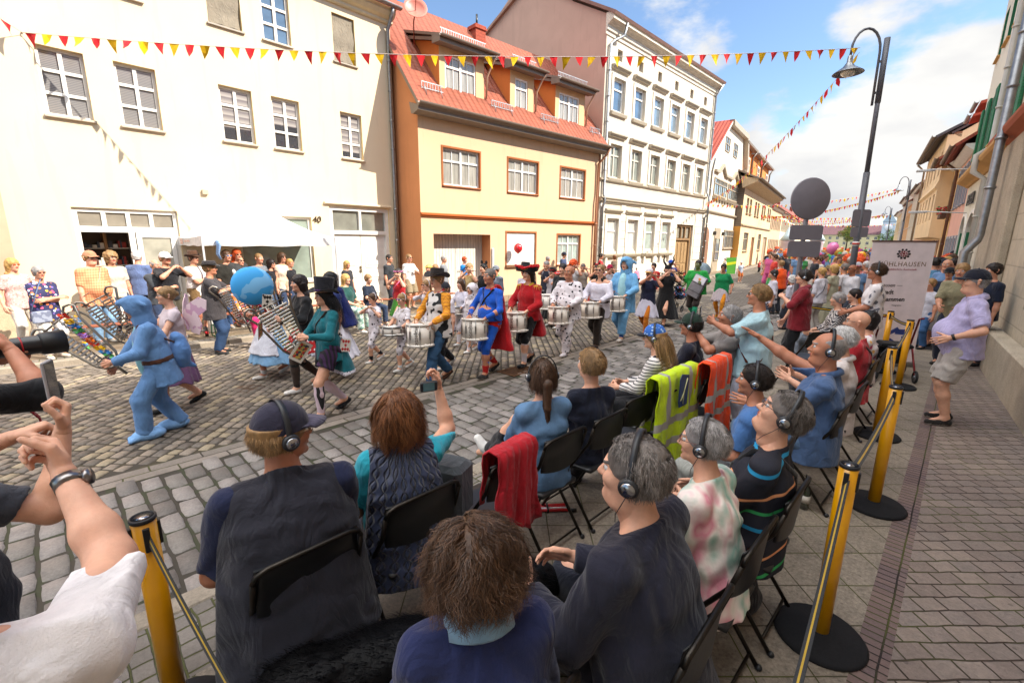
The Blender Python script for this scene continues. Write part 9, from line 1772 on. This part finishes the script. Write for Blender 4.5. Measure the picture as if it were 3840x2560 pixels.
for sx in (-1.5, 1.5):
 mb = MB(); mb.lathe([(.5, 0), (.56, .3), (.55, 2.1), (.62, 2.25), (.6, 2.5)], (sx, 0, 0), 20); tw = mb.build('tower', M('patches', 'c8bcc4', 'c4b4bc', f=3), t); mb = MB(); mb.lathe([(.7, 2.5), (.4, 3.0), (.14, 3.5), (0, 3.8)], (sx, 0, 0), 20); mb.build('tower_roof', M('fabric', 'bcd2dc', bs=.3), tw)
mb = MB(); mb.box(-1.5, 1.5, -.2, .2, 0, 1.9, 0, .06)
for k in range(7): x = -1.2+k*.37; mb.box(x, x+.2, -.2, .2, 1.9, 2.1)
mb.build('curtain_wall', M('fabric', '9a989c', bs=.3), t)
BALL = ((26,4.572,1.961), 'd870a8', .26, 'pink balloon above the far costumed crowd'), ((26,4.328,1.786), 'b88a28', .2, 'dull gold balloon beside the pink one'), ((26,4.063,1.673), 'e0ac14', .17, 'yellow balloon farthest left of the three yellow ones'), ((26,3.715,1.643), 'e0ac14', .17, 'middle one of the three yellow balloons'), ((26,3.456,1.631), 'e0a010', .2, 'biggest yellow balloon, nearest the lamp post')
for c, cl, r, l in BALL:
 balloon(l, c, r, cl)
# dense far crowd: a few figures, copied with their own clothes
PROT = [person('x', (0, 0, -50), 0, h=1.72, vox=.036, fine=0, hair=('short', 'brown')), person('x', (0, 0, -50), 0, h=1.64, kind='f', vox=.036, fine=0, hair=('bob', 'dark'), bottom=('skirt', '8a3a4a', .5, .3)), person('x', (0, 0, -50), 0, h=1.78, g=1.2, vox=.036, fine=0, hair=('short', 'grey'), hat=('cap', 'b83030')), person('x', (0, 0, -50), 0, h=1.68, kind='f', vox=.036, fine=0, hair=('long', 'blond'), bottom=('skirt', '3a6aa0', .7, .35), hands=((.1, .4, 1.5), (.2, -.2, 1.0))), person('x', (0, 0, -50), 0, h=1.74, vox=.036, fine=0, hair=('afro', 'wigor'))]
CC = [M('fabric', c) for c in ('c83a30', 'd8a028', '3a6ab0', 'd0ccc8', '2a2c34', '4a9a58', 'c85a8a', '6a8ab0', 'd07a30', 'b8b0a8', '8a3a8a', 'cfcfd8')]
def crowd(n, a0, a1, d0, d1, label, group, yaw=180, seed=1, z=0):
 rr = random.Random(seed); k = 0; pts = []
 while k < n:
  d = rr.uniform(d0**.7, d1**.7)**(1/.7); t_ = rr.uniform(0, 1); a = rad(a0(d)+(a1(d)-a0(d))*t_); x, y = d*math.cos(a), d*math.sin(a)
  if any((x-p[0])**2+(y-p[1])**2 < .2 for p in pts): continue
  pts.append((x, y)); c = copy_tree(rr.choice(PROT).root); c.location = (x, y, z); c.rotation_euler = (0, 0, rad(yaw+rr.uniform(-60, 60))); s = rr.uniform(.93, 1.06); c.scale = (s, s, s); c['label'] = label; c['group'] = group; k += 1
  for ch in c.children:
   if ch.name.split('.')[0] in ('shirt', 'trousers', 'skirt', 'cap', 'hood'): ch.material_slots[0].link = 'OBJECT'; ch.material_slots[0].material = rr.choice(CC)
crowd(26, lambda d: 15.557, lambda d: 10.319, 21, 31, 'costumed marcher waiting in front of the inflatable castle', 'costumed marchers in front of the castle', seed=2)
crowd(34, lambda d: 9.593, lambda d: 7.319, 15, 34, 'person in the far crowd beyond the road sign', 'crowd beyond the road sign', seed=3)
crowd(110, lambda d: 15.557, lambda d: 6.646, 36, 90, 'small figure in the dense parade crowd down the street', 'dense crowd down the street', seed=4)
crowd(14, lambda d: 2.556, lambda d: 0.828, 15, 24, 'person in the crowd along the right-hand houses', 'crowd along the right-hand houses', yaw=120, seed=5, z=.1)
for p in PROT:
 for ch in list(p.root.children): bpy.data.objects.remove(ch)
 bpy.data.objects.remove(p.root)
